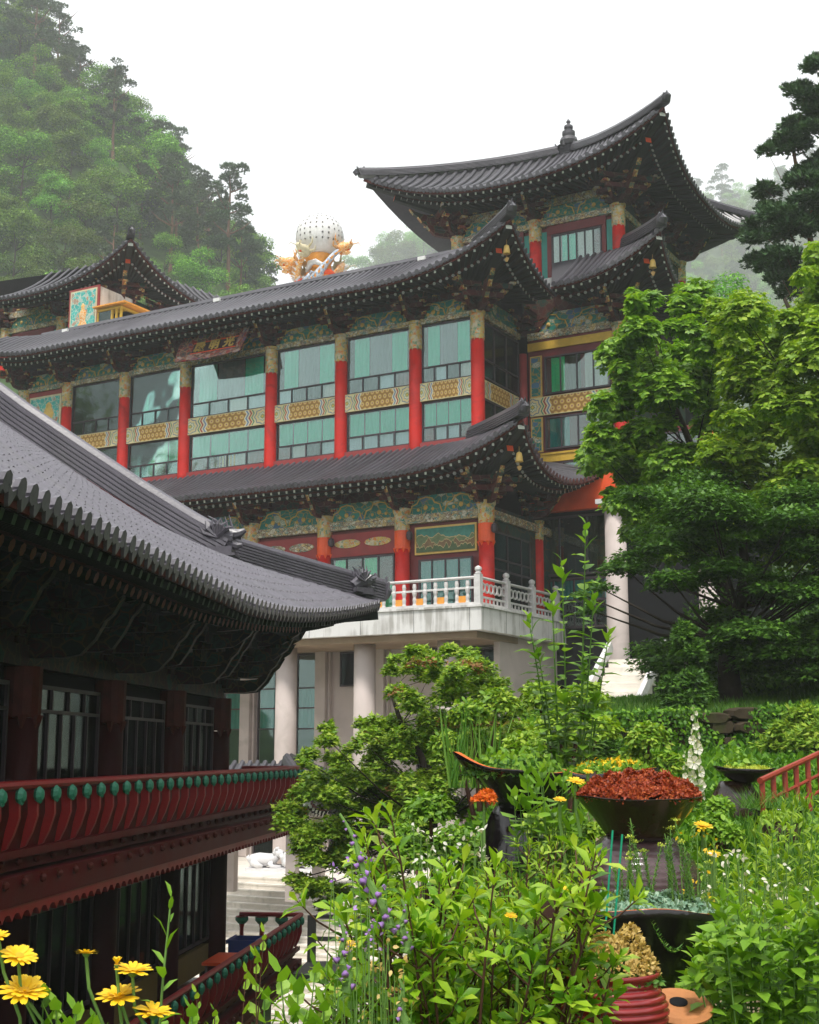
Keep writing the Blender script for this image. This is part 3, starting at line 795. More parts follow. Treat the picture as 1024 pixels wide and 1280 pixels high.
# ---- middle storey behind the balcony
DM = -1.5
XM = [1.05, -2.5, -6.0, -9.5, -13.1, -17.6, -21.2]
for x in XM:
    c = column(hall, x, DM, 4.95, 7.55, 0.29, 'red')
    q = MB(); q.lathe([(0.305, 7.56), (0.31, 8.25)], 18, 0, (x, DM, 0))
    for k in range(7):
        a = 2*PI*k/7; q.tube([(x+math.cos(a)*0.27, DM+math.sin(a)*0.27, 7.6), (x+math.cos(a)*0.27, DM+math.sin(a)*0.27, 7.42)], [0.09, 0.02], 6)
    q.build('orange_collar', M['orange_red'], c, smooth=False)
    q = MB(); q.lathe([(0.30, 8.26), (0.31, 8.9), (0.36, 8.95), (0.36, 9.1)], 18, 0, (x, DM, 0)); q.build('capital', M['orn_cap'], c)
    l = MB(); l.lathe([(0.02, 0), (0.11, 0.05), (0.13, 0.2), (0.10, 0.32), (0.02, 0.36)], 8, 0, (x+0.42, DM-0.2, 7.85)); l.bar((x+0.3, DM-0.05, 8.2), (x+0.42, DM-0.2, 8.25), 0.04, 0.04); l.build('wall_lamp', M['dark_frame'], c)
brackets(hall, [(x, DM, 9.0) for x in XM[:6]])
put('bracket', BRK, hall, (1.05, DM, 8.95), (0, 0, PI/4), (1.2, 1.2, 1.0))
brackets(hall, [(1.05, 2.3, 9.0)], BRK, PI/2)
for i in range(6):
    x1, x0 = XM[i]-0.27, XM[i+1]+0.27
    frieze(hall, x0, x1, DM, 8.50, 0.32, 0.72)
    b = MB(); b.box(x0, x1, DM+0.12, DM+0.25, 4.95, 8.5); b.build('wall_panel', M['maroon'], hall)
    if i == 0:
        b = MB(); b.box(x0+0.25, x1-0.15, DM+0.03, DM+0.118, 7.3, 8.35); p = b.build('painting_frame', M['gold'], hall)
        b = MB(); b.box(x0+0.33, x1-0.23, DM+0.0, DM+0.028, 7.38, 8.27); b.build('painting', M['landscape'], p)
        wall_window(hall, x0+0.45, x1-0.3, 5.0, 7.1, DM-0.06, [4, 4], [0.62], 0.06, blinds=[[(0, 0.98, 'curtain_teal')], [(0, 0.98, 'curtain_teal')]], depth=0.12)
    else:
        b = MB(); b.box(x0, x1, DM-0.02, DM+0.118, 7.45, 8.35); p = b.build('transom_panel', M['maroon_band'], hall)
        for s in (-1, 1):
            cx = (x0+x1)/2 + s*(x1-x0)*0.23; w = (x1-x0)*0.2
            b = MB(); pts = [(cx+w*math.cos(a)*(1 if abs(math.cos(a)) < 0.7 else 1), 7.95+0.17*math.sin(a)) for a in [2*PI*k/14 for k in range(14)]]
            b.poly(pts, 0.03); b.xf(Matrix.Translation((0, DM-0.055, 0))); b.build('cartouche', M['orn_cap'] if i % 2 else M['orn_beam'], p)
        if i == 2:
            b = MB(); b.box(x0+0.1, x1-0.1, DM+0.03, DM+0.117, 5.0, 7.35); q = b.build('lattice_panel', M['yellow_lattice'], hall)
            l = MB()
            for k in range(-8, 26):
                xa = x0+0.1+k*0.16
                za, zb = 6.4, 7.3
                for sgn in (1, -1):
                    p0 = (xa, DM+0.02, za if sgn > 0 else zb); p1 = (xa+0.9, DM+0.02, zb if sgn > 0 else za)
                    if p0[0] > x0+0.1 and p1[0] < x1-0.1: l.bar(p0, p1, 0.02, 0.02)
            l.build('lattice_bars', M['gold'], q)
        else:
            wall_window(hall, x0+0.05, x1-0.05, 5.0, 7.42, DM-0.06, [4, 4], [0.55], 0.07, depth=0.12,
                        blinds=[[(0.27, 0.48, 'curtain_green'), (0.76, 0.97, 'curtain_green')], [(0.03, 0.22, 'curtain_green'), (0.52, 0.72, 'curtain_green')]])
b = MB()
for xx in (0, ): b.box(-21, 0.9, DM+0.26, 0.88, 4.96, 9.0); b.build('interior_wall', M['interior'], hall)
# side of the middle storey
b = MB(); b.box(0.95, 1.07, DM+0.3, 4.2, 4.96, 9.0); b.build('side_wall', M['orn_side'], hall)
f = MB()
for yy in (-1.1, 0.1, 1.3, 2.1): f.box(1.071, 1.13, yy, yy+0.07, 5.0, 8.0)
for zz in (6.6, 7.0, 8.0): f.box(1.071, 1.125, -1.03, 2.1, zz, zz+0.07)
wdw = f.build('window', M['dark_frame'], hall)
g = MB(); g.box(1.085, 1.09, -1.03, 2.1, 5.05, 8.0); g.build('pane', M['glass_dark'], wdw)
g = MB(); g.box(1.073, 1.078, -0.9, 0.05, 5.05, 7.9); g.box(1.073, 1.078, 0.9, 1.28, 5.05, 6.6); g.build('curtain', M['curtain_teal'], wdw)
b = MB(); b.box(0.98, 1.2, DM+0.3, 4.2, 8.5, 8.82); b.build('lintel', M['orn_beam'], hall)
column(hall, 1.05, 3.0, 4.95, 8.3, 0.24, 'red', 9.0)
RM = Roof((-24.5, 3.25, -3.55, 4.0), (-24.0, -0.35, -0.05, 3.9), 10.0, 11.75, 0.5, 1.35, 6.0, wall=(-21.4, 1.05, DM, 3.3), zin=10.15)
build_roof(hall, RM, 'FR', trange={'F': (-0.5, 28.25), 'R': (-0.5, 8.05)}, pitch=0.31, ridges='F')
S_ = RM.side('R')
# short back hip of the middle roof against the block wall
ridge(hall, [RM.P(S_, 8.0, RM.eave(S_, 8.0)[0]-0.05, RM.eave(S_, 8.0)[1]+0.1), RM.P(S_, 7.6, 1.2, 10.7), RM.P(S_, 7.4, 2.6, 11.3)], 0.35, 0.35, M['tile'])

# ---- pavilion block to the right (wall at Y = 4)
YB = 4.0
column(hall, 0.14, YB-0.12, 9.2, 16.2, 0.17, 'maroon_band')
for x in (4.35,): column(hall, x, YB, 9.4, 15.7, 0.30, 'red', 16.9)
column(hall, 8.0, YB, 9.4, 12.2, 0.30, 'orange_red')
b = MB(); b.box(4.21, 4.34, YB+0.3, 12, 9.6, 17.6); b.build('side_wall', M['orn_side'], hall)
brackets(hall, [(4.35, YB, 16.9)])
put('bracket', BRK, hall, (4.35, YB, 16.9), (0, 0, PI/4), (1.15, 1.15, 1))
x0, x1 = 0.34, 4.05
b = MB(); b.box(x0, x1, YB-0.02, YB+0.15, 9.6, 17.0); b.box(4.65, 7.7, YB-0.02, YB+0.15, 9.6, 12.4); b.build('wall_panel', M['maroon'], hall)
b = MB(); b.box(x0, x1, YB-0.10, YB-0.022, 16.28, 16.62); b.build('gold_beam', M['yellow_lattice'], hall)
b = MB(); b.box(x0, x1, YB-0.10, YB-0.022, 11.55, 11.85); b.box(x0, x1, YB-0.14, YB-0.102, 11.85, 11.93); b.build('gold_beam', M['yellow_lattice'], hall)
frieze(hall, x0, x1, YB, 16.75, 0.3, 0.8)
b = MB(); b.box(x0+0.1, x1, YB-0.14, YB-0.025, 13.5, 14.28); b.build('parapet_band', M['hexband'], hall)
for (za, zb) in ((14.3, 16.05), (12.0, 13.45)):
    b = MB(); b.box(x0+0.1, x0+0.62, YB-0.09, YB-0.025, za, zb); p = b.build('painting_frame', M['gold'], hall)
    b = MB(); b.box(x0+0.16, x0+0.56, YB-0.11, YB-0.092, za+0.06, zb-0.06); b.build('painting', M['orn_panel'], p)
wall_window(hall, x0+0.75, x1-0.1, 14.35, 15.95, YB-0.16, 4, None, 0.07, depth=0.10, blinds=[[(0.08, 0.3, 'curtain_green'), (0.30, 0.55, 'curtain_olive'), (0.62, 0.97, 'curtain_white')]])
wall_window(hall, x0+0.75, x1-0.1, 12.05, 13.4, YB-0.16, 4, None, 0.07, depth=0.10, blinds=[[(0.04, 0.35, 'curtain_teal')]])
wall_window(hall, x0+0.15, x1-0.1, 10.95, 11.5, YB-0.16, 5, None, 0.06, depth=0.10, blinds=[[(0.3, 0.97, 'blue_pane')]])
b = MB(); b.box(4.7, 8.3, YB-0.30, YB-0.023, 9.45, 10.9); b.build('maroon_beam', M['maroon_band'], hall)
b = MB(); b.box(0.34, 4.69, YB-0.35, YB-0.023, 9.45, 10.9); b.build('orange_beam', M['orange_red'], hall)
b = MB(); b.box(0.3, 8.0, YB+0.25, YB+0.9, 2.0, 9.4); b.build('interior_wall', M['interior'], hall)
wall_window(hall, 0.4, 3.9, 6.9, 9.3, YB-0.05, 3, None, 0.09, depth=0.2, fm='dark_frame', blinds=[[(0.05, 0.3, 'curtain_olive'), (0.7, 0.97, 'curtain_olive')]])
wall_window(hall, 0.4, 3.9, 4.8, 6.8, YB-0.05, 4, [0.55], 0.09, depth=0.2, blinds=[[], [(0, 1, 'curtain_teal')]])
column(hall, 4.15, YB-0.55, ZG, 9.42, 0.42, 'granite', name='concrete_column')
b = MB(); b.box(3.6, 4.75, YB-1.2, YB+0.1, 9.44, 9.62); b.build('column_cap', M['concrete'], hall)
column(hall, 7.8, YB-0.55, ZG, 9.42, 0.42, 'granite', name='concrete_column')
wall_window(hall, 4.8, 7.5, 10.95, 12.2, YB-0.12, 3, None, 0.08, depth=0.1, blinds=[[(0.05, 0.4, 'curtain_green')]])
RB = Roof((-2.0, 6.6, 1.8, 12.0), (-2.0, 4.4, 4.6, 10.0), 18.15, 20.2, 0.5, 1.25, 4.6, wall=(-2.0, 4.35, 4.0, 12.0), zin=18.2)
build_roof(hall, RB, 'FR', trange={'F': (4.35, 9.1), 'R': (-0.5, 9.0)}, pitch=0.31, ridges='F')
RR = RU
b = MB()

# ---- rooftop pavilion, right
def pavilion(par, cx, y0, hw, ze, zt, windows=True, rear=True):
    """square pavilion: centre x, front wall y0, half width hw (eave), base 19.75"""
    cyy = y0 - 2.5 + hw; wl = hw - 2.65
    y1 = cyy + (hw - 2.5)
    wx = [cx - wl, cx, cx + wl]
    for x in wx:
        column(par, x, y0, 19.7, 21.45, 0.27, 'red', 22.35)
    column(par, wx[2], y1, 19.7, 21.45, 0.27, 'red', 22.35)
    brackets(par, [(x, y0, 22.35) for x in wx])
    put('bracket', BRK, par, (wx[2], y0, 22.3), (0, 0, PI/4), (1.4, 1.4, 1.05))
    put('bracket', BRK, par, (wx[0], y0, 22.3), (0, 0, -PI/4), (1.4, 1.4, 1.05))
    brackets(par, [(wx[2], y0 + (y1-y0)*f, 22.35) for f in (0, 0.33, 0.66, 1)], BRK, PI/2)
    for i in range(2):
        x0, x1 = wx[i]+0.25, wx[i+1]-0.25
        frieze(par, x0, x1, y0, 22.02, 0.26, 0.82)
        b = MB(); b.box(x0, x1, y0+0.12, y0+0.25, 19.7, 22.0); b.build('wall_panel', M['maroon'], par)
        b = MB(); b.box(x0, x0+0.28, y0+0.0, y0+0.118, 19.7, 21.8); b.box(x1-0.28, x1, y0+0.0, y0+0.118, 19.7, 21.8); b.build('side_panel', M['teal'], par, kind='stuff')
        b = MB(); b.box(x0+0.3, x1-0.3, y0-0.05, y0+0.118, 21.62, 22.0); b.box(x0+0.3, x0+0.48, y0-0.05, y0+0.118, 19.7, 21.6); b.box(x1-0.48, x1-0.3, y0-0.05, y0+0.118, 19.7, 21.6)
        b.build('window_surround', M['maroon'], par)
        wall_window(par, x0+0.5, x1-0.5, 19.9, 21.58, y0-0.06, 6, None, 0.06, depth=0.12, blinds=[[(0.0, 0.16, 'curtain_white'), (0.18, 0.5, 'curtain'), (0.52, 0.82, 'curtain_white')]])
    b = MB(); b.box(wx[2]-0.1, wx[2]+0.02, y0+0.25, y1-0.25, 19.7, 22.9); b.build('side_wall', M['orn_side'], par)
    b = MB(); b.box(wx[0]-0.02, wx[0]+0.1, y0+0.25, y1-0.25, 19.7, 22.9); b.build('side_wall', M['orn_side'], par)
    b = MB(); b.box(wx[0]+0.2, wx[2]-0.2, y0+0.3, y1, 19.7, 23.0); b.build('interior_wall', M['interior'], par)
    b = MB(); b.box(wx[0]-0.1, wx[2]+0.16, y0-0.12, y0+0.1, 22.86, 23.2); b.box(wx[2]-0.1, wx[2]+0.15, y0+0.1, y1, 22.0, 22.3); b.build('lintel', M['orn_beam'], par)
    R = Roof((cx-hw, cx+hw, y0-2.5, y0-2.5+2*hw), (cx-0.3, cx+0.3, cyy-0.3, cyy+0.3), ze, zt, 0.45, 1.48, hw+0.45, wall=(wx[0], wx[2], y0, y1), zin=23.55, hip_g=0.55, pw=2.35)
    return R, cyy
pav = thing('roof_pavilion', 'square pavilion with sweeping upturned roof and stacked finial at the top right of the temple', 'pavilion', OM, -AM)
RP, cyp = pavilion(pav, 0.3, 5.0, 6.4, 23.22, 26.9)
build_roof(pav, RP, 'FR', pitch=0.32, ridges='FRL', rw=0.38, rh=0.42)
S_ = RP.side('L'); 
b = MB(); b.grid(lambda a, c: RP.P(S_, *RP.surf(S_, a, c)), 16, 5)
S_ = RP.side('B'); b.grid(lambda a, c: RP.P(S_, *RP.surf(S_, a, c)), 16, 5)
b.build('rear_roof_surface', M['tile_bed'], pav)
fin = MB()
fin.lathe([(0.62, -0.35), (0.62, 0.0), (0.56, 0.04), (0.60, 0.1), (0.54, 0.14), (0.6, 0.24), (0.5, 0.28), (0.58, 0.42), (0.52, 0.48), (0.62, 0.55), (0.40, 0.6), (0.36, 0.66), (0.42, 0.85), (0.38, 1.0), (0.27, 1.08), (0.30, 1.2), (0.30, 1.33), (0.17, 1.42), (0.21, 1.52), (0.20, 1.62), (0.08, 1.7), (0.06, 1.76), (0.11, 1.82), (0.04, 1.95), (0.0, 1.97)], 16, 0, (0.3, cyp, 26.75))
for k in range(8):
    a = 2*PI*k/8; fin.tube([(0.3+0.6*math.cos(a), cyp+0.6*math.sin(a), 27.2), (0.3+0.68*math.cos(a), cyp+0.68*math.sin(a), 27.42)], [0.09, 0.02], 5)
fin.build('roof_finial', M['tile'], pav)

pav2 = thing('roof_pavilion', 'roof pavilion with pointed upturned corner at the far left behind the hall eave', 'pavilion', OM, -AM)
RP2, cyp2 = pavilion(pav2, -26.6, 4.7, 6.7, 22.9, 26.8)
build_roof(pav2, RP2, 'FR', trange={'F': (4.0, 13.85)}, pitch=0.32, ridges='F', rw=0.36, rh=0.42)
S_ = RP2.side('L'); b = MB()
b.grid(lambda a, c: RP2.P(S_, *RP2.surf(S_, a, c)), 16, 5); b.build('rear_roof_surface', M['tile_bed'], pav2)

# ---- wind bells
def bell(x, y, z):
    b = MB(); b.tube([(0, 0, 0), (0, 0, -0.22)], 0.012, 5); bt = thing('wind_bell', '', 'bell', (0, 0, 0))
    b.build('chain', M['bronze'], bt)
    b = MB(); b.lathe([(0.03, -0.2), (0.09, -0.24), (0.115, -0.36), (0.13, -0.5), (0.15, -0.55), (0.13, -0.56)], 10); b.build('bell_body', M['gold'], bt, smooth=True)
    b = MB(); b.tube([(0, 0, -0.5), (0, 0, -0.72)], 0.01, 4); b.poly([(-0.1, -0.72), (0, -0.68), (0.1, -0.72), (0.03, -0.86), (-0.03, -0.86)], 0.01); b.build('clapper', M['bronze'], bt)
    bt.location = hall.matrix_basis @ Vector((x, y, z)); bt.rotation_euler = (0, 0, -AM)
    return bt
tag(bell(2.3, -2.1, 18.75), 'small golden wind bell hanging from the upper hall eave corner', 'bell')
tag(bell(3.25, -3.3, 10.55), 'small golden wind bell hanging from the middle roof corner', 'bell')
tag(bell(6.5, 2.0, 18.75), 'small golden wind bell hanging from the eave corner beside the green tree', 'bell')

# ---- concrete base and balcony
b = MB(); b.box(-24, 1.66, -3.2, 0.6, 4.22, 5.02); b.box(-24, 1.72, -3.26, 0.55, 5.025, 5.10); b.box(1.0, 1.66, 0.61, 6.0, 4.22, 5.02); b.box(1.0, 1.72, 0.61, 6.0, 5.025, 5.10)
b.build('balcony_slab', M['concrete'], hall)
b = MB()
for k in range(11): b.box(1.2-2.25*k, 1.215-2.25*k, -3.206, -3.201, 4.23, 5.01)
for k in range(3): b.box(1.661, 1.666, -1.2+2.25*k, -1.185+2.25*k, 4.23, 5.01)
b.build('panel_joint', M['interior'], hall, kind='stuff')
b = MB(); b.box(-24, 1.3, -2.85, 0.55, 3.98, 4.215); b.build('slab_beam', M['beam_brown'], hall)
for x in (-0.27, -3.83, -7.38, -10.94, -14.5):
    column(hall, x, -2.0, ZG, 3.97, 0.42, 'granite', name='concrete_column', n=24)
b = MB(); b.box(-20, 0.9, 0.62, 0.88, ZG, 4.2); b.box(1.0, 1.25, -0.9, 5.0, ZG, 4.2); b.build('base_wall', M['granite'], hall)
for x in (-11.02, -7.32, -4.6, -1.3):
    b = MB(); b.box(x-0.24, x+0.24, 0.25, 0.615, ZG, 4.0); b.build('pilaster', M['granite'], hall)
    b = MB(); b.box(x+0.27, x+0.36, 0.42, 0.612, ZG, 3.97); b.build('pilaster_edge', M['granite'], hall)
teal2 = [[], [(0, 1, 'curtain_teal')], [(0, 1, 'curtain_teal')], []]
for (xa, xb, za, zb, rows, bl) in ((-13.1, -11.32, -1.6, 3.95, [0.458, 0.607, 0.751], teal2), (-10.5, -9.5, -1.6, 3.95, [0.458, 0.607, 0.751], teal2), (-9.45, -7.62, -1.6, 3.95, [0.458, 0.607, 0.751], teal2),
                                   (-6.5, -5.75, 2.58, 3.95, None, None), (-5.6, -4.95, -1.6, 1.4, [0.5], None), (-3.05, -1.95, 3.15, 3.95, None, None), (-3.0, -1.95, -1.6, 1.4, [0.5], None), (-0.85, 0.6, 3.15, 3.9, None, None),
                                   (-10.6, -8.3, ZG+0.1, -2.1, None, None), (-6.9, -5.4, ZG+0.1, -2.1, None, None), (-4.2, -1.7, ZG+0.1, -2.1, None, None)):
    wall_window(hall, xa, xb, za, zb, 0.44, 2 if xb-xa > 1.2 else 1, rows, 0.06, depth=0.13, glass_='glass_dark' if not bl else 'glass', blinds=bl or [[(0, 1, 'interior')]])
    b = MB(); b.box(xa+0.03, xb-0.03, 0.602, 0.612, za+0.03, zb-0.03); b.build('unlit_room_sheet', M['interior'], hall)  # near-black sheet on the wall, painted as the shade of an unlit room
b = MB(); b.box(-20, 1.2, -0.2, 0.34, -2.0, -1.72); b.build('string_course', M['granite'], hall)
# balustrade
rail = MB(); XC = 1.5; YC = -3.08
rail.bar((-22, YC, 6.08), (XC, YC, 6.08), 0.13, 0.11, round_=8); rail.bar((-22, YC, 5.72), (XC, YC, 5.72), 0.08, 0.07); rail.box(-22, XC-0.13, YC-0.09, YC+0.09, 5.105, 5.2)
rail.bar((XC, YC, 6.08), (XC, 6.0, 6.08), 0.13, 0.11, round_=8); rail.bar((XC, YC, 5.40), (XC, 6.0, 5.40), 0.08, 0.07); rail.box(XC-0.09, XC+0.09, YC+0.13, 6.0, 5.105, 5.2)
rail.build('balcony_rail', M['granite_rail'], hall)
pm_ = MB(); pm_.box(-0.12, 0.12, -0.12, 0.12, 0.0, 1.08); pm_.lathe([(0.10, 1.08), (0.13, 1.12), (0.08, 1.16), (0.13, 1.24), (0.12, 1.32), (0.03, 1.38)], 10)
POST = pm_.mesh('rail_post', M['granite_rail'])
for (x, y) in [(XC, YC)] + [(XC, YC+2.25*k) for k in (1, 2, 3)] + [(XC-3.6*k, YC) for k in (2, 3, 4, 5)]:
    put('rail_post', POST, hall, (x, y, 5.105))
bm_ = MB(); bm_.lathe([(0.085, 0), (0.06, 0.07), (0.075, 0.2), (0.055, 0.3), (0.085, 0.42), (0.09, 0.5), (0.06, 0.56), (0.075, 0.66), (0.06, 0.78)], 8)
BAL = bm_.mesh('baluster', M['granite_rail'])
for k in range(1, 42): put('baluster', BAL, hall, (XC - 0.43*k, YC, 5.2))
for k in range(1, 40):
    if k % 2 == 0 and k < 30:
        b = MB(); b.box(-0.16, 0.16, -0.02, 0.02, 0, 0.24); b.build('orange_infill', M['orange_paint'], hall, loc=(XC - 0.43*k + 0.215, YC+0.02, 5.205))
RING = MB()
for k in range(12):
    a0, a1 = 2*PI*k/12, 2*PI*(k+1)/12
    RING.bar((0, 0.16*math.cos(a0), 0.16*math.sin(a0)), (0, 0.16*math.cos(a1), 0.16*math.sin(a1)), 0.05, 0.05)
RING = RING.mesh('rail_ring', M['granite_rail'])
for k in range(26):
    y = YC + 0.34 + 0.33*k
    if abs(((y-YC) / 2.25) % 1) * 2.25 < 0.12: continue
    put('rail_ring', RING, hall, (XC, y, 5.74))
for k in range(28):
    b = MB(); b.bar((XC, YC+0.3+0.3*k, 5.2), (XC, YC+0.3+0.3*k, 5.38), 0.05, 0.05); b.build('rail_block', M['granite_rail'], hall)

# ---- signboard over the centre bay and the lower one
def sign(loc, w, h, tilt, text, label, name='hanging_signboard', sc=1.0, face='black_board', wing=0.36):
    s = thing(name, label, 'sign', hall.matrix_basis @ Vector(loc), -AM)
    R = Matrix.Rotation(tilt, 4, 'X')
    b = MB(); b.box(-w/2, w/2, -0.03, 0.03, -h/2, h/2); b.xf(R); b.build('board', M[face], s)
    f = MB()
    for (p, q, r, t_) in (((-w/2, h/2), (w/2, h/2), (w/2+wing, h/2+wing), (-w/2-wing, h/2+wing)), ((w/2, -h/2), (-w/2, -h/2), (-w/2-wing, -h/2-wing*0.9), (w/2+wing, -h/2-wing*0.9)),
                          ((w/2, h/2), (w/2, -h/2), (w/2+wing, -h/2-wing*0.9), (w/2+wing, h/2+wing)), ((-w/2, -h/2), (-w/2, h/2), (-w/2-wing, h/2+wing), (-w/2-wing, -h/2-wing*0.9))):
        i = len(f.v)
        mid = ((r[0]+t_[0])/2*1.06, (r[1]+t_[1])/2*1.12)
        ring = [p, q, r, mid, t_]
        for dy in (0.0, 0.05):
            f.v += [(a, (-0.035 if k < 2 else -0.22)+dy, c) for k, (a, c) in enumerate(ring)]
        f.face(tuple(i+k for k in range(5))[::-1]); f.face(tuple(i+5+k for k in range(5)))
        for k in range(5): f.face((i+k, i+(k+1) % 5, i+5+(k+1) % 5, i+5+k))
    f.xf(R); f.build('sign_frame', M['orn_sign'], s)
    e = MB(); e.box(-w/2-0.03, w/2+0.03, -0.05, -0.031, h/2-0.03, h/2+0.02); e.box(-w/2-0.03, w/2+0.03, -0.05, -0.031, -h/2-0.02, -h/2+0.03); e.xf(R); e.build('gilt_edge', M['orange_red'], s)
    for k, ch in enumerate(text):
        cu = bpy.data.curves.new('letter', 'FONT'); cu.body = ch; cu.size = h*0.95; cu.extrude = 0.02; cu.align_x = 'CENTER'; cu.align_y = 'CENTER'; cu.offset = 0.012
        tmp = bpy.data.objects.new('tmp', cu); COL.objects.link(tmp)
        me = bpy.data.meshes.new_from_object(tmp.evaluated_get(bpy.context.evaluated_depsgraph_get()))
        bpy.data.objects.remove(tmp); bpy.data.curves.remove(cu)
        me.materials.clear(); me.materials.append(M['gold'])
        me.transform(R @ Matrix.Translation(((k-(len(text)-1)/2)*w/len(text), -0.05, 0)) @ Matrix.Rotation(PI/2, 4, 'X'))
        put('letter', me, s)
    return s
sign((-12.1, -0.95, 17.15), 2.35, 0.6, math.radians(-26), '\u6bbf\u660e\u5149', 'black signboard with three golden characters in a painted flared frame under the upper eave', wing=0.55)
# small golden framed notice beneath the middle eave (behind the dragon finial)
sign((-13.0, -2.2, 9.1), 1.7, 1.0, math.radians(-12), '\u5bfa', 'dark signboard with golden character and thin gold frame under the middle eave', wing=0.12)

# ---- things on the roof terrace
def on_hall(x, y, z): return hall.matrix_basis @ Vector((x, y, z))
pb = thing('painted_panel', 'tall turquoise painted panel in a red frame standing on the roof terrace', 'painting', on_hall(-22.7, 2.3, 19.75), -AM)
b = MB(); b.box(-0.95, 0.95, -0.06, 2.3, 0.0, 2.75); b.build('panel_box', M['concrete'], pb)
b = MB(); b.box(-0.98, 0.98, -0.14, -0.062, 0.0, 2.8); b.build('panel_frame', M['maroon_band'], pb)
b = MB(); b.box(-0.86, 0.86, -0.17, -0.142, 0.1, 2.68); b.build('panel_border', M['cream'], pb)
b = MB(); b.box(-0.78, 0.78, -0.19, -0.172, 0.18, 2.6); b.build('panel_painting', M['orn_mural'], pb)
b = MB(); b.lathe([(0.02, 0), (0.16, 0.1), (0.30, 0.35), (0.18, 0.6), (0.26, 0.95), (0.10, 1.2), (0.14, 1.35), (0.02, 1.5)], 9); b.xf(Matrix.Translation((0, -0.2, 0.5)) @ Matrix.Diagonal((1, 0.15, 1, 1))); b.build('painted_figure', M['orn_dragon'], pb)
sh = thing('gilded_shrine', 'small gilded shrine box with glass front beside the painted panel on the roof', 'shrine', on_hall(-20.75, 1.9, 19.9), -AM); sh.scale = (0.8, 0.8, 0.8)
b = MB()
for (x, y) in ((-0.9, 0), (0.9, 0), (-0.9, 2.2), (0.9, 2.2), (0.55, 0), (0.2, 0)): b.box(x-0.06, x+0.06, y-0.06, y+0.06, 0, 1.35)
b.box(-0.95, 0.95, -0.08, 2.3, 1.36, 1.5); b.box(-0.95, 0.95, -0.08, 2.3, -0.1, 0.0)
b.build('shrine_frame', M['yellow_lattice'], sh)
b = MB(); b.box(-0.83, 0.13, -0.02, 0.0, 0.01, 1.35); b.build('pane', M['glass'], sh)
b = MB(); b.box(-0.8, 0.8, 0.6, 2.1, 0.01, 1.34); b.build('shrine_inner', M['interior'], sh)
b = MB(); b.bar((-1.1, 1.1, 1.62), (1.45, 1.1, 1.62), 2.9, 0.08); b.build('shrine_roof', M['orange_paint'], sh)
b = MB(); b.bar((-0.95, -0.1, 1.56), (1.4, -0.1, 1.56), 0.05, 0.05); b.build('shrine_eave', M['gold'], sh)

# ---- dragon and sphere sculpture
sp = thing('dragon_sphere', 'white inscribed sphere held up by colourful orange dragons above the roof', 'sculpture', on_hall(-12.07, 7.0, 19.5), -AM)
SR = 1.05; SC = Vector((0, 0, 4.75))
b = MB(); b.lathe([(SR*math.sin(PI*k/20)+0.0005, -SR*math.cos(PI*k/20)) for k in range(21)], 32, 0, tuple(SC)); b.build('sphere', M['white_paint'], sp, smooth=True)
# brush written characters: small raised stroke groups in columns
ch = MB(); rs = random.Random(11)
for la in range(13):
    th = math.radians(-80 + la*15)
    for k in range(7):
        if rs.random() < 0.12: continue
        ph = math.radians(58 - k*13)
        c = SC + Vector((math.sin(th)*math.cos(ph), -math.cos(th)*math.cos(ph), math.sin(ph)))*(SR+0.006)
        nrm = (c-SC).normalized(); e = Vector((math.cos(th), math.sin(th), 0)); u = nrm.cross(e)
        if u.z < 0: u = -u
        s_ = 0.05
        for q in range(rs.choice([4, 5, 6])):
            if q % 2 == 0:
                zz = (q/6-0.35)*2*s_; p0 = c + e*(-s_*rs.uniform(0.5, 1)) + u*zz; p1 = c + e*(s_*rs.uniform(0.5, 1)) + u*(zz + rs.uniform(-0.01, 0.015))
            else:
                xx = rs.uniform(-0.5, 0.5)*s_; p0 = c + e*xx + u*s_*rs.uniform(0.3, 1); p1 = c + e*(xx+rs.uniform(-0.03, 0.03)) - u*s_*rs.uniform(0.3, 1)
            ch.bar(p0, p1, 0.011, 0.005, up=tuple(nrm))
ch.build('brush_characters', M['black_board'], sp, kind='stuff')
b = MB(); b.lathe([(1.0, 0), (1.0, 0.3), (0.6, 0.9), (0.5, 1.6), (0.55, 2.3), (0.6, 2.9), (0.5, 3.5), (0.66, 3.8), (0.5, 3.95)], 16); b.build('cloud_pedestal', M['orange_paint'], sp, smooth=True)
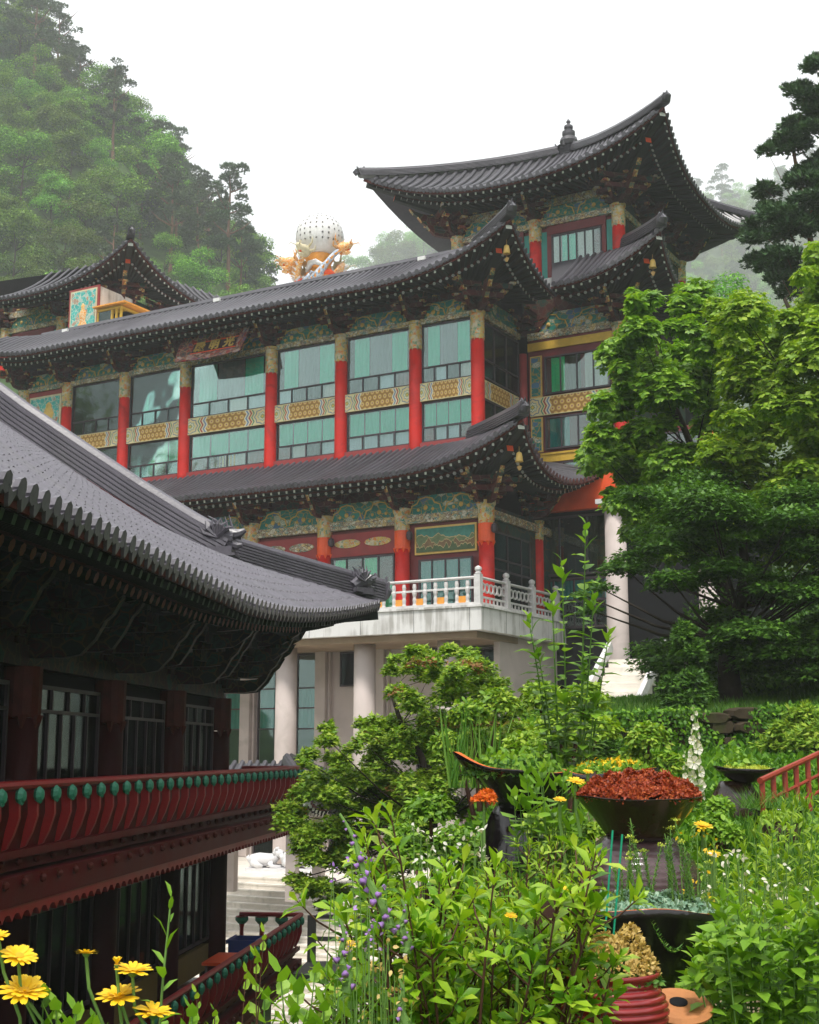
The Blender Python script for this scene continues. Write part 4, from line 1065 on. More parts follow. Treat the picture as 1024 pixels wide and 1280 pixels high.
def dragon(a0, mat, crest, turns=0.8):
    pts = []; rad = []
    N = 34
    for k in range(N):
        f = k/(N-1); a = a0 + turns*2*PI*f; r = 0.92 - 0.15*math.sin(PI*f) + 0.10*math.sin(f*16)
        if f > 0.85: r += (f-0.85)*1.6
        pts.append(Vector((math.cos(a)*r, math.sin(a)*r, 0.15 + 3.5*f + 0.3*math.sin(f*13+a0))))
        rad.append(0.12 + 0.26*math.sin(PI*min(1, f*1.15))**0.7 * (1 if f < 0.9 else 0.85))
    m = MB(); m.tube(pts, rad, 10, 0)
    body = m.build('dragon_body', M[mat], sp, smooth=True)
    # crest spines
    c = MB()
    for k in range(2, N-1):
        p = pts[k]; o = Vector((p.x, p.y, 0)).normalized(); t = (pts[k+1]-pts[k-1] if k < N-1 else pts[k]-pts[k-1]).normalized()
        base = p + o*rad[k]*0.85; tip = p + o*(rad[k]+0.16) + Vector((0, 0, 0.05))
        c.tube([base - t*0.06, tip], [0.06, 0.008], 4)
    c.build('crest', M[crest], body)
    # head: muzzle, open jaws, horns, whiskers
    p = pts[-1]; o = Vector((p.x, p.y, 0)).normalized(); s = Vector((-o.y, o.x, 0)); z = Vector((0, 0, 1))
    h = MB(); h.tube([p - o*0.1, p + o*0.16 + z*0.06, p + o*0.42 + z*0.10, p + o*0.60 + z*0.20], [0.24, 0.27, 0.17, 0.10], 8)
    h.tube([p + o*0.1 - z*0.10, p + o*0.34 - z*0.20, p + o*0.5 - z*0.2], [0.15, 0.11, 0.05], 7)
    for q in (-1, 1):
        h.tube([p + s*0.13*q + z*0.2, p + s*0.28*q + z*0.45 - o*0.1, p + s*0.34*q + z*0.66 - o*0.02], [0.06, 0.04, 0.01], 5)
        h.tube([p + s*0.2*q + z*0.02, p + s*0.42*q - o*0.12 + z*0.1, p + s*0.5*q - o*0.02 + z*0.25], [0.08, 0.05, 0.01], 5)
        h.tube([p + o*0.55 + s*0.06*q + z*0.15, p + o*0.75 + s*0.25*q + z*0.25, p + o*0.8 + s*0.4*q + z*0.1], [0.03, 0.02, 0.006], 4)
        h.lathe([(0.0, -0.05), (0.05, 0), (0.0, 0.05)], 6, 0, tuple(p + o*0.2 + s*0.16*q + z*0.22))
    h.build('dragon_head', M['cream'] if crest == 'white_paint' else M['orn_dragon'], body, smooth=True)
    j = MB(); j.tube([p + o*0.15 - z*0.05, p + o*0.45 - z*0.03], [0.14, 0.07], 7); j.build('mouth', M['orange_red'], body)
    # forelegs with claws
    for f in (0.35, 0.7):
        k = int(f*N); q = pts[k]; o2 = Vector((q.x, q.y, 0)).normalized(); s2 = Vector((-o2.y, o2.x, 0))
        l = MB(); e = q + o2*0.42 + z*0.05; w = e + s2*0.26 + z*0.24
        l.tube([q, e, w], [0.15, 0.10, 0.08], 6)
        for cc in (-1, 0, 1): l.tube([w, w + s2*0.13 + o2*0.08*cc + z*0.1, w + s2*0.22 + o2*0.13*cc + z*0.02], [0.045, 0.03, 0.006], 4)
        l.build('dragon_leg', M[mat], body, smooth=True)
sp.scale = (1.12, 1.12, 1.1)
for i, (a, mt, cr) in enumerate([(-2.2, 'orn_dragon', 'white_paint'), (-1.4, 'orn_dragon_b', 'orange_paint'), (-0.3, 'orn_dragon', 'white_paint'), (1.2, 'orn_dragon_b', 'orange_paint'), (2.6, 'orn_dragon', 'white_paint'), (3.9, 'orn_dragon_b', 'white_paint'), (5.1, 'orn_dragon', 'orange_paint')]):
    dragon(a, mt, cr)

rc = random.Random(12)
for k in range(26):
    a = rc.random()*2*PI; z0 = rc.uniform(0.6, 3.4); m = MB(); r0 = rc.uniform(0.6, 0.95)
    pts = [(math.cos(a+0.35*q)*(r0+0.05*q), math.sin(a+0.35*q)*(r0+0.05*q), z0 + 0.22*math.sin(q*1.3)+0.12*q) for q in range(5)]
    m.tube(pts, [0.07, 0.15, 0.13, 0.09, 0.02], 7); m.build('cloud_scroll', M[rc.choice(['orange_paint', 'white_paint', 'gold', 'orn_dragon_b', 'orange_red', 'cream'])], sp, smooth=True)
# ================================================================ STAIRS AND TERRACE in front of the hall (frame M)
st = thing('stone_staircase', 'wide pale stone staircase rising to the hall terrace', 'staircase', on_hall(-6, -6.5, 0) , -AM)
NS = 26; rise, tread = 0.17, 0.38
rs = random.Random(5)
slab_cache = {}
for k in range(NS):
    z = ZG - rise*k; y = -tread*k
    x = -9.0; i = 0
    while x < 9.0:
        w = rs.choice([1.5, 1.7, 1.9, 2.1])
        if x + w > 9: w = 9 - x
        if w < 0.3: break
        key = (round(w, 2))
        if key not in slab_cache:
            q = MB(); q.box(0.006, w-0.006, -tread-0.03, 0.1, -rise, -0.004); q.box(0.012, w-0.012, -tread-0.045, -tread-0.03, -0.055, -0.008); slab_cache[key] = q.mesh('step_stone', M['step_stone'])
        put('step_stone', slab_cache[key], st, (x + (0.0), y + 0.0, z + rs.uniform(-0.004, 0.004))); x += w
b = MB(); b.box(-9, 9, -0.0, 12, ZG-0.4, ZG-0.02); b.v and b.build('terrace_paving', M['step_stone'], st)
b = MB(); b.quad((-9, 0.1, ZG-rise-0.02), (-9, -tread*NS, ZG-rise*NS-0.25), (9, -tread*NS, ZG-rise*NS-0.25), (9, 0.1, ZG-rise-0.02)); b.build('stair_bed', M['granite'], st)

# white couchant stone beasts on the terrace
def beast(x, y, rz, sc, label):
    t = thing('stone_beast', label, 'statue', on_hall(x, y, ZG-0.02), -AM + rz)
    b = MB(); b.box(-0.75, 0.75, -0.38, 0.38, 0, 0.14); b.build('plinth', M['white_stone'], t)
    m = MB(); m.tube([(-0.62, 0, 0.32), (-0.5, 0, 0.42), (-0.2, 0, 0.46), (0.15, 0, 0.46), (0.38, 0, 0.5), (0.55, 0, 0.62)], [0.16, 0.27, 0.30, 0.27, 0.24, 0.18], 12)
    m.tube([(0.42, 0, 0.62), (0.58, 0, 0.74), (0.74, 0, 0.70), (0.86, 0, 0.64)], [0.16, 0.21, 0.17, 0.10], 10)
    for s in (-1, 1):
        m.tube([(0.3, 0.2*s, 0.35), (0.4, 0.26*s, 0.2), (0.78, 0.24*s, 0.18)], [0.14, 0.10, 0.08], 8)
        m.tube([(-0.45, 0.24*s, 0.38), (-0.2, 0.32*s, 0.24), (0.0, 0.3*s, 0.19)], [0.19, 0.13, 0.08], 8)
        m.lathe([(0.0, 0), (0.06, 0.03), (0.05, 0.1), (0.0, 0.14)], 6, 0, (0.55, 0.14*s, 0.86))
    for k in range(9):
        a = -1.2 + k*0.3; m.lathe([(0.0, -0.07), (0.07, 0), (0, 0.07)], 6, 0, (0.47, 0.2*math.sin(a), 0.68+0.2*math.cos(a)))
    m.tube([(-0.62, 0, 0.4), (-0.75, 0.05, 0.55), (-0.68, 0.12, 0.68)], [0.07, 0.09, 0.03], 7)
    m.build('beast_body', M['white_stone'], t, smooth=True); t.scale = (sc, sc, sc)
beast(-6.4, -4.6, 0.35, 0.85, 'white stone couchant beast at the head of the stairs, left of the pair')
beast(-5.0, -4.4, 0.2, 1.0, 'larger white stone couchant beast at the head of the stairs, half behind the maple')
fl = thing('red_flower_planter', 'grey planter of red flowers beside the glass door under the concrete base', 'planter', on_hall(-10.6, -2.9, ZG), -AM)
b = MB(); b.box(-0.55, 0.55, -0.25, 0.25, 0, 0.42); b.build('planter_box', M['granite_rail'], fl)
b = MB(); rr = random.Random(2)
for k in range(140):
    c = Vector((rr.uniform(-0.5, 0.5), rr.uniform(-0.25, 0.25), 0.42 + rr.random()*0.5)); d = Vector((rr.uniform(-1, 1), rr.uniform(-1, 1), rr.uniform(-1, 1))).normalized()*0.06
    e = d.cross(Vector((0, 0.3, 1))).normalized()*0.06; b.quad(c-d-e, c+d-e, c+d+e, c-d+e)
b.build('red_flowers', M['orange_red'], fl, kind='stuff')

# ================================================================ LEFT HALL, close by (frame L)
TL = 0.1027653
OL = Vector((-4.1708, 30.0, EYE))
lh = thing('lacquered_hall', 'dark red wooden hall with long curved tile roof and two galleries, seen along its front', 'temple hall', OL, PI/2 - TL)
XL = [0, -3.75, -7.5, -11.25, -15.0, -18.75, -22.5]
RL = Roof((-36.0, 3.3, -2.62, 17.0), (-36.0, -0.3, 0.55, 13.0), 2.22, 4.33, 0.45, 1.38, 13.0, wall=(-36.0, 0.0, 0.0, 14.0), zin=2.85, hip_g=0.86, pw=1.5)
build_roof(lh, RL, 'FR', trange={'F': (11.5, 39.75)}, pitch=0.29, r=0.082, mt='tile_near', near=True, rp=0.29, indiv=True, ridges='',
           ext=[(2.62+2.5, 5.55), (2.62+5.0, 7.22), (2.62+6.8, 8.55)], nseg=7,
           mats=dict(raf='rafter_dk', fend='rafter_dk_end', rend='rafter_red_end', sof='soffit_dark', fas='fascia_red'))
S_ = RL.side('F')
path = []
for i in range(9):
    v = i/8*0.93; t, n, z = RL.surf(S_, 1.0, v); path.append(RL.P(S_, t, n, z+0.05))
ridge(lh, path, 0.42, 0.6, M['tile_near'], prof=RIDGE_NEAR)
hb = MB(); n, z = RL.eave(S_, S_.L + RL.fl); a = RL.P(S_, S_.L+RL.fl-0.12, n+0.12, z-0.26); hb.bar(a, (0, 0, 2.75), 0.26, 0.28, 0, 1); hb.build('hip_beam', [M['rafter_dk'], M['rafter_red_end']], lh)
# descending gable ridge, bigger
path = [Vector((-0.3, 0.05, 4.05)), Vector((-0.3, 0.9, 4.52)), Vector((-0.3, 2.2, 5.32)), Vector((-0.3, 3.6, 6.25)), Vector((-0.3, 5.0, 7.2)), Vector((-0.3, 6.9, 8.6))]
ridge(lh, path, 0.5, 0.82, M['tile_near'], ornament=False, prof=RIDGE_NEAR)
path = [Vector((x, 6.9, 8.55 + 0.003*(x+12)**2)) for x in (0.2, -3, -6, -10, -14, -18, -24)]
ridge(lh, path, 0.5, 0.9, M['tile_near'])
b = MB(); b.v += [(-0.55, 0.6, 4.5), (-0.55, 6.9, 8.5), (-0.55, 13.2, 4.5)]; b.face((0, 2, 1)); b.v += [(-0.7, 0.6, 4.5), (-0.7, 6.9, 8.5), (-0.7, 13.2, 4.5)]; b.face((3, 4, 5)); b.build('gable_wall', M['dark_red'], lh)
b = MB(); b.quad((-24, 6.8, 8.55), (-0.3, 6.8, 8.55), (-0.3, 16.5, 2.6), (-24, 16.5, 2.6)); b.build('rear_roof_surface', M['tile_bed'], lh)
# roof dragon heads
def roof_dragon(p, sc, label):
    t = thing('roof_dragon_head', label, 'roof ornament', lh.matrix_basis @ Vector(p), PI/2 - TL)
    t.scale = (sc, sc, sc)
    m = MB()     # faces -Y (down the slope)
    m.tube([(0, 0.42, 0.02), (0, 0.2, 0.16), (0, -0.02, 0.22), (0, -0.22, 0.20)], [0.17, 0.21, 0.22, 0.16], 10)
    m.tube([(0, -0.12, 0.27), (0, -0.34, 0.30), (0, -0.46, 0.37)], [0.15, 0.10, 0.05], 8)      # upper jaw, curled
    m.tube([(0, -0.1, 0.08), (0, -0.30, 0.03), (0, -0.40, 0.06)], [0.13, 0.08, 0.04], 8)       # lower jaw
    for s in (-1, 1):
        m.tube([(0.1*s, 0.05, 0.38), (0.17*s, 0.16, 0.56), (0.15*s, 0.32, 0.66)], [0.05, 0.035, 0.01], 6)
        m.lathe([(0.0, -0.05), (0.055, 0), (0.0, 0.05)], 7, 0, (0.14*s, -0.1, 0.36))
        for k in range(6):
            a = 0.3 + k*0.42; m.tube([(0.18*s, 0.1, 0.2), (0.18*s + 0.05*s, 0.1+0.28*math.cos(a), 0.2+0.26*math.sin(a)), (0.2*s, 0.12+0.42*math.cos(a+0.25), 0.22+0.40*math.sin(a+0.25))], [0.06, 0.045, 0.008], 5)
    for k in range(7):
        m.tube([(0, 0.36-0.09*k, 0.32+0.012*k), (0.0, 0.44-0.09*k, 0.52+0.03*k)], [0.045, 0.008], 5)
    for k in range(5): m.tube([(0.06*(k-2)/2, -0.26-0.02*k, 0.22), (0.06*(k-2)/2, -0.28-0.02*k, 0.14)], [0.018, 0.003], 4)
    m.build('dragon_head', M['tile_near'], t, smooth=False)
    b = MB(); b.box(-0.22, 0.22, -0.22, 0.42, -0.14, 0.0); b.box(-0.26, 0.26, -0.3, 0.2, -0.2, -0.145); b.build('plinth_tile', M['tile_near'], t)
    return t
roof_dragon((-0.3, -0.1, 4.45), 1.05, 'dark grey dragon head ornament at the foot of the near roof ridge')
t = roof_dragon((3.1, -2.75, 3.92), 0.8, 'small grey dragon figure at the upturned corner of the near roof'); t.rotation_euler.z += PI/4

# upper storey: columns, walls, windows
for x in XL:
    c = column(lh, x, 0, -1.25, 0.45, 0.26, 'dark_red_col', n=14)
    q = MB(); q.lathe([(0.275, 0.47), (0.28, 1.16)], 14, 0, (x, 0, 0))
    for kk in range(7):
        a = 2*PI*kk/7; q.tube([(x+math.cos(a)*0.24, math.sin(a)*0.24, 0.5), (x+math.cos(a)*0.24, math.sin(a)*0.24, 0.32)], [0.08, 0.02], 6)
    q.build('column_collar', M['fascia_red'], c)
    b = MB(); b.box(x+0.30, x+0.34, -0.1, 0.0, -1.2, 1.05); b.build('door_post', M['yellow_panel'], c)
BRK_L = bracket_mb(1.75, levels=4, h=1.35, wide=0.75).mesh('bracket_dark', [M['orn_dark'], M['orn_dark']])
BRK_C = bracket_mb(1.3, levels=3, h=1.1, wide=0.55).mesh('bracket_dark_small', [M['orn_dark'], M['orn_dark']])
for i, x in enumerate(XL):
    put('bracket', BRK_L, lh, (x, 0, 1.28)); put('bracket', BRK_C, lh, (x-1.87, 0, 1.5))
put('bracket', BRK_L, lh, (0, 0, 1.28), (0, 0, PI/4), (1.2, 1.2, 1)); put('bracket', BRK_L, lh, (0, 0, 1.28), (0, 0, PI/2))
for yy in (2, 4, 6): put('bracket', BRK_L, lh, (0, yy, 1.28), (0, 0, PI/2))
for yy, zz in ((-0.75, 2.35), (-1.45, 2.62)):
    b = MB(); b.bar((-24, yy, zz), (1.2, yy, zz), 0.2, 0.22); b.build('purlin', M['rafter_dk'], lh)
b = MB(); b.box(-24, 0.0, -0.12, 0.12, 1.16, 1.45); b.build('lintel', M['orn_dark'], lh)
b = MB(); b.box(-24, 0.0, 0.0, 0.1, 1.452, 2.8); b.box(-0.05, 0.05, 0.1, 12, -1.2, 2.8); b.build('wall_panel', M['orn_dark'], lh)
LW = [('curtain_olive', 0.30), ('curtain_white', 0.1)]
for i in range(6):
    x1, x0 = XL[i]-0.42, XL[i+1]+0.42
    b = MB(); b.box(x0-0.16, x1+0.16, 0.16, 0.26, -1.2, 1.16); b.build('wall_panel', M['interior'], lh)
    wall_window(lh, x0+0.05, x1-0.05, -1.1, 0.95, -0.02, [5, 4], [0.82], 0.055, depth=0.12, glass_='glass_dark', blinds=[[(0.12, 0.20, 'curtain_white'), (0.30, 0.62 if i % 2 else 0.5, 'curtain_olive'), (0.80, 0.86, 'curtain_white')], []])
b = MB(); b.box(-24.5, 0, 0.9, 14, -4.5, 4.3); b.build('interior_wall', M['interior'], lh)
b = MB(); b.box(0.051, 0.12, 0.3, 12, -4.4, 1.2); b.build('side_wall', M['dark_red_col'], lh)

# galleries with curved balusters and lotus heads
GJ = MB()    # local: rail at y=0,z=0 going down/inward
gp = [(0.0, -0.02), (-0.05, -0.15), (-0.055, -0.3), (0.0, -0.48), (0.07, -0.62), (0.12, -0.64), (0.09, -0.45), (0.05, -0.28), (0.06, -0.12), (0.10, -0.02)]
n_ = len(gp)
for xx in (-0.03, 0.03): GJ.v += [(xx, a, c) for a, c in gp]
for k in range(n_): GJ.face((k, (k+1) % n_, n_+(k+1) % n_, n_+k), 0)
GJ.face(tuple(range(n_))[::-1], 0); GJ.face(tuple(range(n_, 2*n_)), 0)
GJB = GJ.mesh('baluster_bracket', [M['dark_red_rail']])
LT = MB()
q = len(LT.v); LT.lathe([(0.02, -0.05), (0.09, -0.04), (0.115, 0.0), (0.07, 0.05), (0.02, 0.06)], 9); LT.xf(Matrix.Translation((0, -0.055, -0.07)) @ Matrix.Rotation(PI/2, 4, 'X'))
for k in range(5):
    a = -PI/2 + (k-2)*0.55; LT.tube([(0.05*math.cos(a), -0.06, -0.09+0.05*math.sin(a)), (0.085*math.cos(a), -0.075, -0.09+0.1*math.sin(a))], [0.035, 0.008], 5)
LTB = LT.mesh('lotus_head', [M['green_lotus']])
def gallery(z, y, x0, x1, xend):
    """rail top at z; rail along x from x0 to x1 at depth y (negative); knobs and scalloped fascia below"""
    b = MB(); b.bar((x0, y, z-0.045), (x1, y, z-0.045), 0.11, 0.10, round_=8); b.bar((x1, y, z-0.046), (x1, -0.2, z-0.046), 0.11, 0.10, round_=8); b.build('hand_rail', M['dark_red_rail'], lh)
    n = int((x1-x0)/0.52)
    for k in range(n):
        x = x1 - 0.2 - 0.52*k
        o = put('baluster', GJB, lh, (x, y, z-0.08)); put('lotus_head', LTB, o, (0, -0.01, -0.015), sc=(0.85, 0.85, 0.8))
    b = MB(); b.box(x0, x1-0.04, y+0.16, y+0.2, z-0.95, z-0.2); b.box(x0, x1, y+0.02, y+0.1, z-0.80, z-0.72)
    b.box(x1-0.2, x1-0.16, y+0.2, -0.2, z-0.95, z-0.55)
    b.build('rail_board', M['dark_red'], lh)
    b = MB(); b.box(x0, x1+0.02, y-0.02, y+0.1, z-1.28, z-0.98); b.box(x0, x1-0.05, y+0.03, -0.3, z-1.15, z-1.0); b.box(x1-0.06, x1+0.02, y+0.1, -0.2, z-1.28, z-0.98); b.build('gallery_floor', M['dark_red'], lh)
    kn = MB()
    for (zz, yy, off) in ((z-0.86, y+0.155, 0), (z-1.05, y-0.025, 0.26)):
        k = 0
        while x1 - 0.2 - off - 0.52*k > x0:
            xx = x1 - 0.2 - off - 0.52*k; q = len(kn.v); kn.lathe([(0.045, 0), (0.05, 0.03), (0.02, 0.06)], 7); kn.xf(Matrix.Translation((xx, yy, zz)) @ Matrix.Rotation(PI/2, 4, 'X'), q); k += 1
    kn.build('knobs', M['fascia_red'], lh, kind='stuff')
    sc = MB(); k = 0; w = 0.26
    while x1 - w*(k+1) > x0:
        a = x1 - w*(k+1); i = len(sc.v)
        pts = [(a, z-1.281), (a, z-1.36), (a+w*0.22, z-1.37), (a+w*0.5, z-1.44), (a+w*0.78, z-1.37), (a+w, z-1.36), (a+w, z-1.281)]
        for yy in (y+0.0, y+0.07): sc.v += [(p, yy, q) for p, q in pts]
        m_ = len(pts)
        for j in range(m_): sc.face((i+j, i+(j+1) % m_, i+m_+(j+1) % m_, i+m_+j))
        sc.face(tuple(i+j for j in range(m_))); sc.face(tuple(i+m_+j for j in range(m_))[::-1]); k += 1
    sc.build('scalloped_fascia', M['dark_red_rail'], lh, kind='stuff')
gallery(-0.30, -1.6, -24, 1.55, 0)
gallery(-3.52, -1.6, -24, 1.62, 0)
# end rail of the lower gallery: open, waisted balusters seen against the steps
for k in range(3):
    b = MB(); b.lathe([(0.09, 0), (0.05, 0.08), (0.045, 0.3), (0.07, 0.42), (0.13, 0.5), (0.14, 0.56)], 8); o = b.build('baluster', M['dark_red_rail'], lh, loc=(1.62, -1.15+0.45*k, -3.52-0.65))
    b = MB(); b.lathe([(0.08, 0.40), (0.15, 0.47), (0.15, 0.54), (0.1, 0.56)], 8); b.build('lotus_head', M['green_lotus'], o)
# lower storey
for x in XL + [1.3]:
    if x > 1: continue
    column(lh, x, 0, -6.5, -1.3, 0.27, 'dark_red_col', n=14)
for i in range(6):
    x1, x0 = XL[i]-0.3, XL[i+1]+0.3
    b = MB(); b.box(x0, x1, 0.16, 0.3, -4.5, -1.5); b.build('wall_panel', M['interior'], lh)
    b = MB(); b.box(x0, x1, 0.02, 0.158, -4.45, -3.95); b.build('dado_panel', M['yellow_panel'], lh)
    b = MB(); b.box(x0, x0+0.05, -0.02, 0.15, -3.9, -1.7); b.build('door_post', M['yellow_panel'], lh)
    wall_window(lh, x0+0.1, x1-0.05, -3.85, -1.75, 0.0, [5, 5], [0.78], 0.06, depth=0.12, glass_='glass_dark', blinds=[[((k+0.25)/5, (k+0.75)/5, 'curtain_olive') for k in range(5)], [(0.1, 0.25, 'curtain_white')] if i == 2 else []])
b = MB(); b.box(-24, 0.4, -1.2, 14, -8.5, -4.75); b.build('stone_base', M['granite_rail'], lh)
b = MB(); b.box(-24, 0.2, -0.4, 0.5, -1.62, -1.45); b.build('eave_beam', M['dark_red'], lh)
# things standing on the lower gallery
t = thing('folding_table', 'low orange topped folding table on the lower gallery', 'table', lh.matrix_basis @ Vector((-1.6, -0.75, -4.5)), PI/2-TL)
b = MB(); b.box(-0.7, 0.7, -0.4, 0.4, 0.40, 0.46); b.build('table_top', M['orange_red'], t)
for (x, y) in ((-0.62, -0.33), (0.62, -0.33), (-0.62, 0.33), (0.62, 0.33)):
    b = MB(); b.bar((x, y, 0), (x, y, 0.4), 0.04, 0.04); b.build('leg', M['frame_grey'], t)
t = thing('blue_crate', 'blue plastic crate standing at the end of the lower gallery', 'crate', lh.matrix_basis @ Vector((0.1, -0.7, -4.5)), PI/2-TL)
M['blue_plastic'] = paint('blue_plastic', (0.01, 0.04, 0.20), 0.2, 4.0, 0.4)
b = MB()
for (x0, x1, y0, y1) in ((-0.4, 0.4, -0.3, -0.27), (-0.4, 0.4, 0.27, 0.3), (-0.4, -0.37, -0.269, 0.269), (0.37, 0.4, -0.269, 0.269)): b.box(x0, x1, y0, y1, 0.03, 0.62)
b.box(-0.4, 0.4, -0.3, 0.3, 0, 0.029); b.build('crate_shell', M['blue_plastic'], t)
b = MB(); b.box(-0.44, 0.44, -0.34, -0.31, 0.55, 0.63); b.box(-0.44, 0.44, 0.31, 0.34, 0.55, 0.63); b.build('crate_rim', M['blue_plastic'], t)

# gatehouse roof between the two halls
gt = thing('tiled_gatehouse', 'small gatehouse with grey tiled hip roof between the two halls', 'gatehouse', at(365, 985, 42.5), -0.3)
RG = Roof((-3.2, 1.2, -1.9, 1.9), (-2.0, -0.2, -0.05, 0.05), -0.55, 0.75, 0.2, 0.45, 2.2, wall=(-2.6, 0.6, -1.2, 1.2), zin=-0.35)
build_roof(gt, RG, 'FR', pitch=0.26, ridges='FR', rw=0.3, rh=0.3)
S_ = RG.side('L'); b = MB(); b.grid(lambda a, c: RG.P(S_, *RG.surf(S_, a, c)), 8, 4); b.build('rear_roof_surface', M['tile_bed'], gt)
for (x, y) in ((-2.5, -1.1), (0.5, -1.1), (-2.5, 1.1), (0.5, 1.1)):
    b = MB(); b.box(x-0.16, x+0.16, y-0.16, y+0.16, -3.3, -0.35); b.build('pillar', M['granite'], gt)
b = MB(); b.box(-2.6, 0.6, -1.2, 1.2, -0.62, -0.36); b.build('tie_beam', M['dark_red'], gt)

# grey walkway with rails to the right of the lower gallery
wk = thing('concrete_walkway', 'short grey walkway bridge with weathered rails beside the lower gallery', 'walkway', lh.matrix_basis @ Vector((1.75, -1.7, -4.6)), PI/2-TL)
b = MB(); b.box(-1.6, 0.2, -2.6, 0.0, -0.15, 0.0); b.build('deck', M['old_rail'], wk)
for (x, y) in ((0.1, -0.1), (0.1, -1.3), (0.1, -2.5)):
    b = MB(); b.box(x-0.06, x+0.06, y-0.09, y+0.09, 0.001, 1.0); b.build('post', M['old_rail'], wk)
for zz in (0.45, 0.93):
    b = MB(); b.box(0.06, 0.14, -2.4, -1.4, zz, zz+0.09); b.build('rail', M['old_rail'], wk)
    b = MB(); b.box(0.06, 0.14, -1.2, -0.2, zz, zz+0.09); b.build('rail', M['old_rail'], wk)
b = MB(); b.box(-1.4, -1.1, -2.4, -2.1, -4, -0.152); b.box(-0.2, 0.1, -2.4, -2.1, -4, -0.152); b.build('pier', M['old_rail'], wk)

# right-hand stone stair with parapets beside the hall
rs_ = thing('side_staircase', 'narrow stone stair with pale parapet descending beside the hall', 'staircase', on_hall(7.2, -3.0, 0.0), -AM)
b = MB()
for k in range(18): b.box(-0.8, 0.8, -0.36*k-0.36, -0.36*k, 3.0-0.28*k-0.6, 3.0-0.28*k)
b.build('steps', M['step_stone'], rs_)
for x in (-0.95, 0.95):
    b = MB(); b.bar((x, 0.2, 3.5), (x, -6.6, -1.6), 0.16, 0.3); b.build('parapet', M['granite_rail'], rs_)
# ================================================================ FOLIAGE TOOLS
import numpy as np
def leafmat(name, cols, rough=0.5, trans=0.35, obj=0.35, nscale=1.2, spec=0.35):
    """cols: dark -> light leaf colours, varied leaf by leaf"""
    t = NT(name)
    g = t.n('NewGeometry'); oi = t.n('ObjectInfo')
    nz = t.noise(nscale, 2, t.coord())
    f = t.math('ADD', t.math('MULTIPLY', g.outputs['Random Per Island'], 0.6), t.math('MULTIPLY', nz.outputs[0], 0.4), clamp=True)
    k = len(cols)
    colr = t.ramp(f, [(0.15 + 0.7*i/(k-1), c) for i, c in enumerate(cols)])
    if obj:
        hs = t.n('HueSaturation'); t.l(colr, hs.inputs['Color'])
        t.l(t.math('MULTIPLY_ADD', oi.outputs['Random'], 0.05, 0.475), hs.inputs['Hue'])
        t.l(t.math('MULTIPLY_ADD', oi.outputs['Random'], obj*2, 1 - obj), hs.inputs['Value'])
        colr = hs.outputs[0]
    p = t.n('BsdfPrincipled'); t.l(colr, p.inputs['Base Color']); p.inputs['Roughness'].default_value = rough; p.inputs['Specular IOR Level'].default_value = spec
    o = t.n('OutputMaterial')
    if trans:
        tr = t.n('BsdfTranslucent'); t.l(t.mix(1.0, colr, (1.0, 1.0, 0.35), 'MULTIPLY'), tr.inputs['Color'])
        mx = t.n('MixShader'); mx.inputs[0].default_value = trans
        t.l(p.outputs[0], mx.inputs[1]); t.l(tr.outputs[0], mx.inputs[2]); t.l(mx.outputs[0], o.inputs[0])
    else: t.l(p.outputs[0], o.inputs[0])
    return t.m
M['lf_far'] = leafmat('far_broad_leaves', [(0.05, 0.12, 0.010), (0.14, 0.29, 0.02), (0.29, 0.47, 0.04)], trans=0.25, nscale=0.35, obj=0.5)
M['lf_pine'] = leafmat('pine_needles', [(0.028, 0.065, 0.024), (0.055, 0.115, 0.038), (0.09, 0.16, 0.05)], trans=0.1, obj=0.2, nscale=0.4)
M['lf_bright'] = leafmat('bright_leaves', [(0.09, 0.21, 0.012), (0.20, 0.40, 0.025), (0.38, 0.58, 0.06)], trans=0.4, obj=0.0, spec=0.5)
M['lf_yellowgreen'] = leafmat('yellow_green_leaves', [(0.13, 0.25, 0.012), (0.27, 0.45, 0.025), (0.50, 0.64, 0.07)], trans=0.4, obj=0.0, spec=0.5)
M['lf_maple'] = leafmat('maple_leaves', [(0.08, 0.19, 0.012), (0.19, 0.36, 0.025), (0.36, 0.53, 0.05), (0.42, 0.50, 0.06)], trans=0.35, obj=0.0, nscale=1.5)
M['lf_dark'] = leafmat('dark_layered_leaves', [(0.03, 0.085, 0.010), (0.07, 0.18, 0.018), (0.15, 0.31, 0.03)], trans=0.3, obj=0.0)
M['lf_shrub'] = leafmat('shrub_leaves', [(0.07, 0.20, 0.006), (0.18, 0.38, 0.012), (0.38, 0.57, 0.03), (0.58, 0.68, 0.08)], trans=0.4, obj=0.0, rough=0.38, spec=0.5)
M['lf_ground'] = leafmat('ground_cover_leaves', [(0.03, 0.11, 0.006), (0.09, 0.24, 0.01), (0.22, 0.42, 0.02)], trans=0.3, obj=0.0, nscale=0.6)
M['lf_grass'] = leafmat('grass_blades', [(0.04, 0.14, 0.012), (0.09, 0.24, 0.02), (0.20, 0.34, 0.05)], trans=0.3, obj=0.0)
M['bark'] = paint('tree_bark', (0.04, 0.03, 0.022), 0.4, 6.0, 0.85, 0.2, 0.8, 20)
M['bark_red'] = paint('pine_bark', (0.17, 0.09, 0.055), 0.4, 3.0, 0.85, 0.2, 0.8, 12)
M['stem'] = paint('green_stem', (0.13, 0.24, 0.05), 0.25, 8.0, 0.6)
M['stem_brown'] = paint('brown_stem', (0.085, 0.035, 0.02), 0.3, 10.0, 0.7)

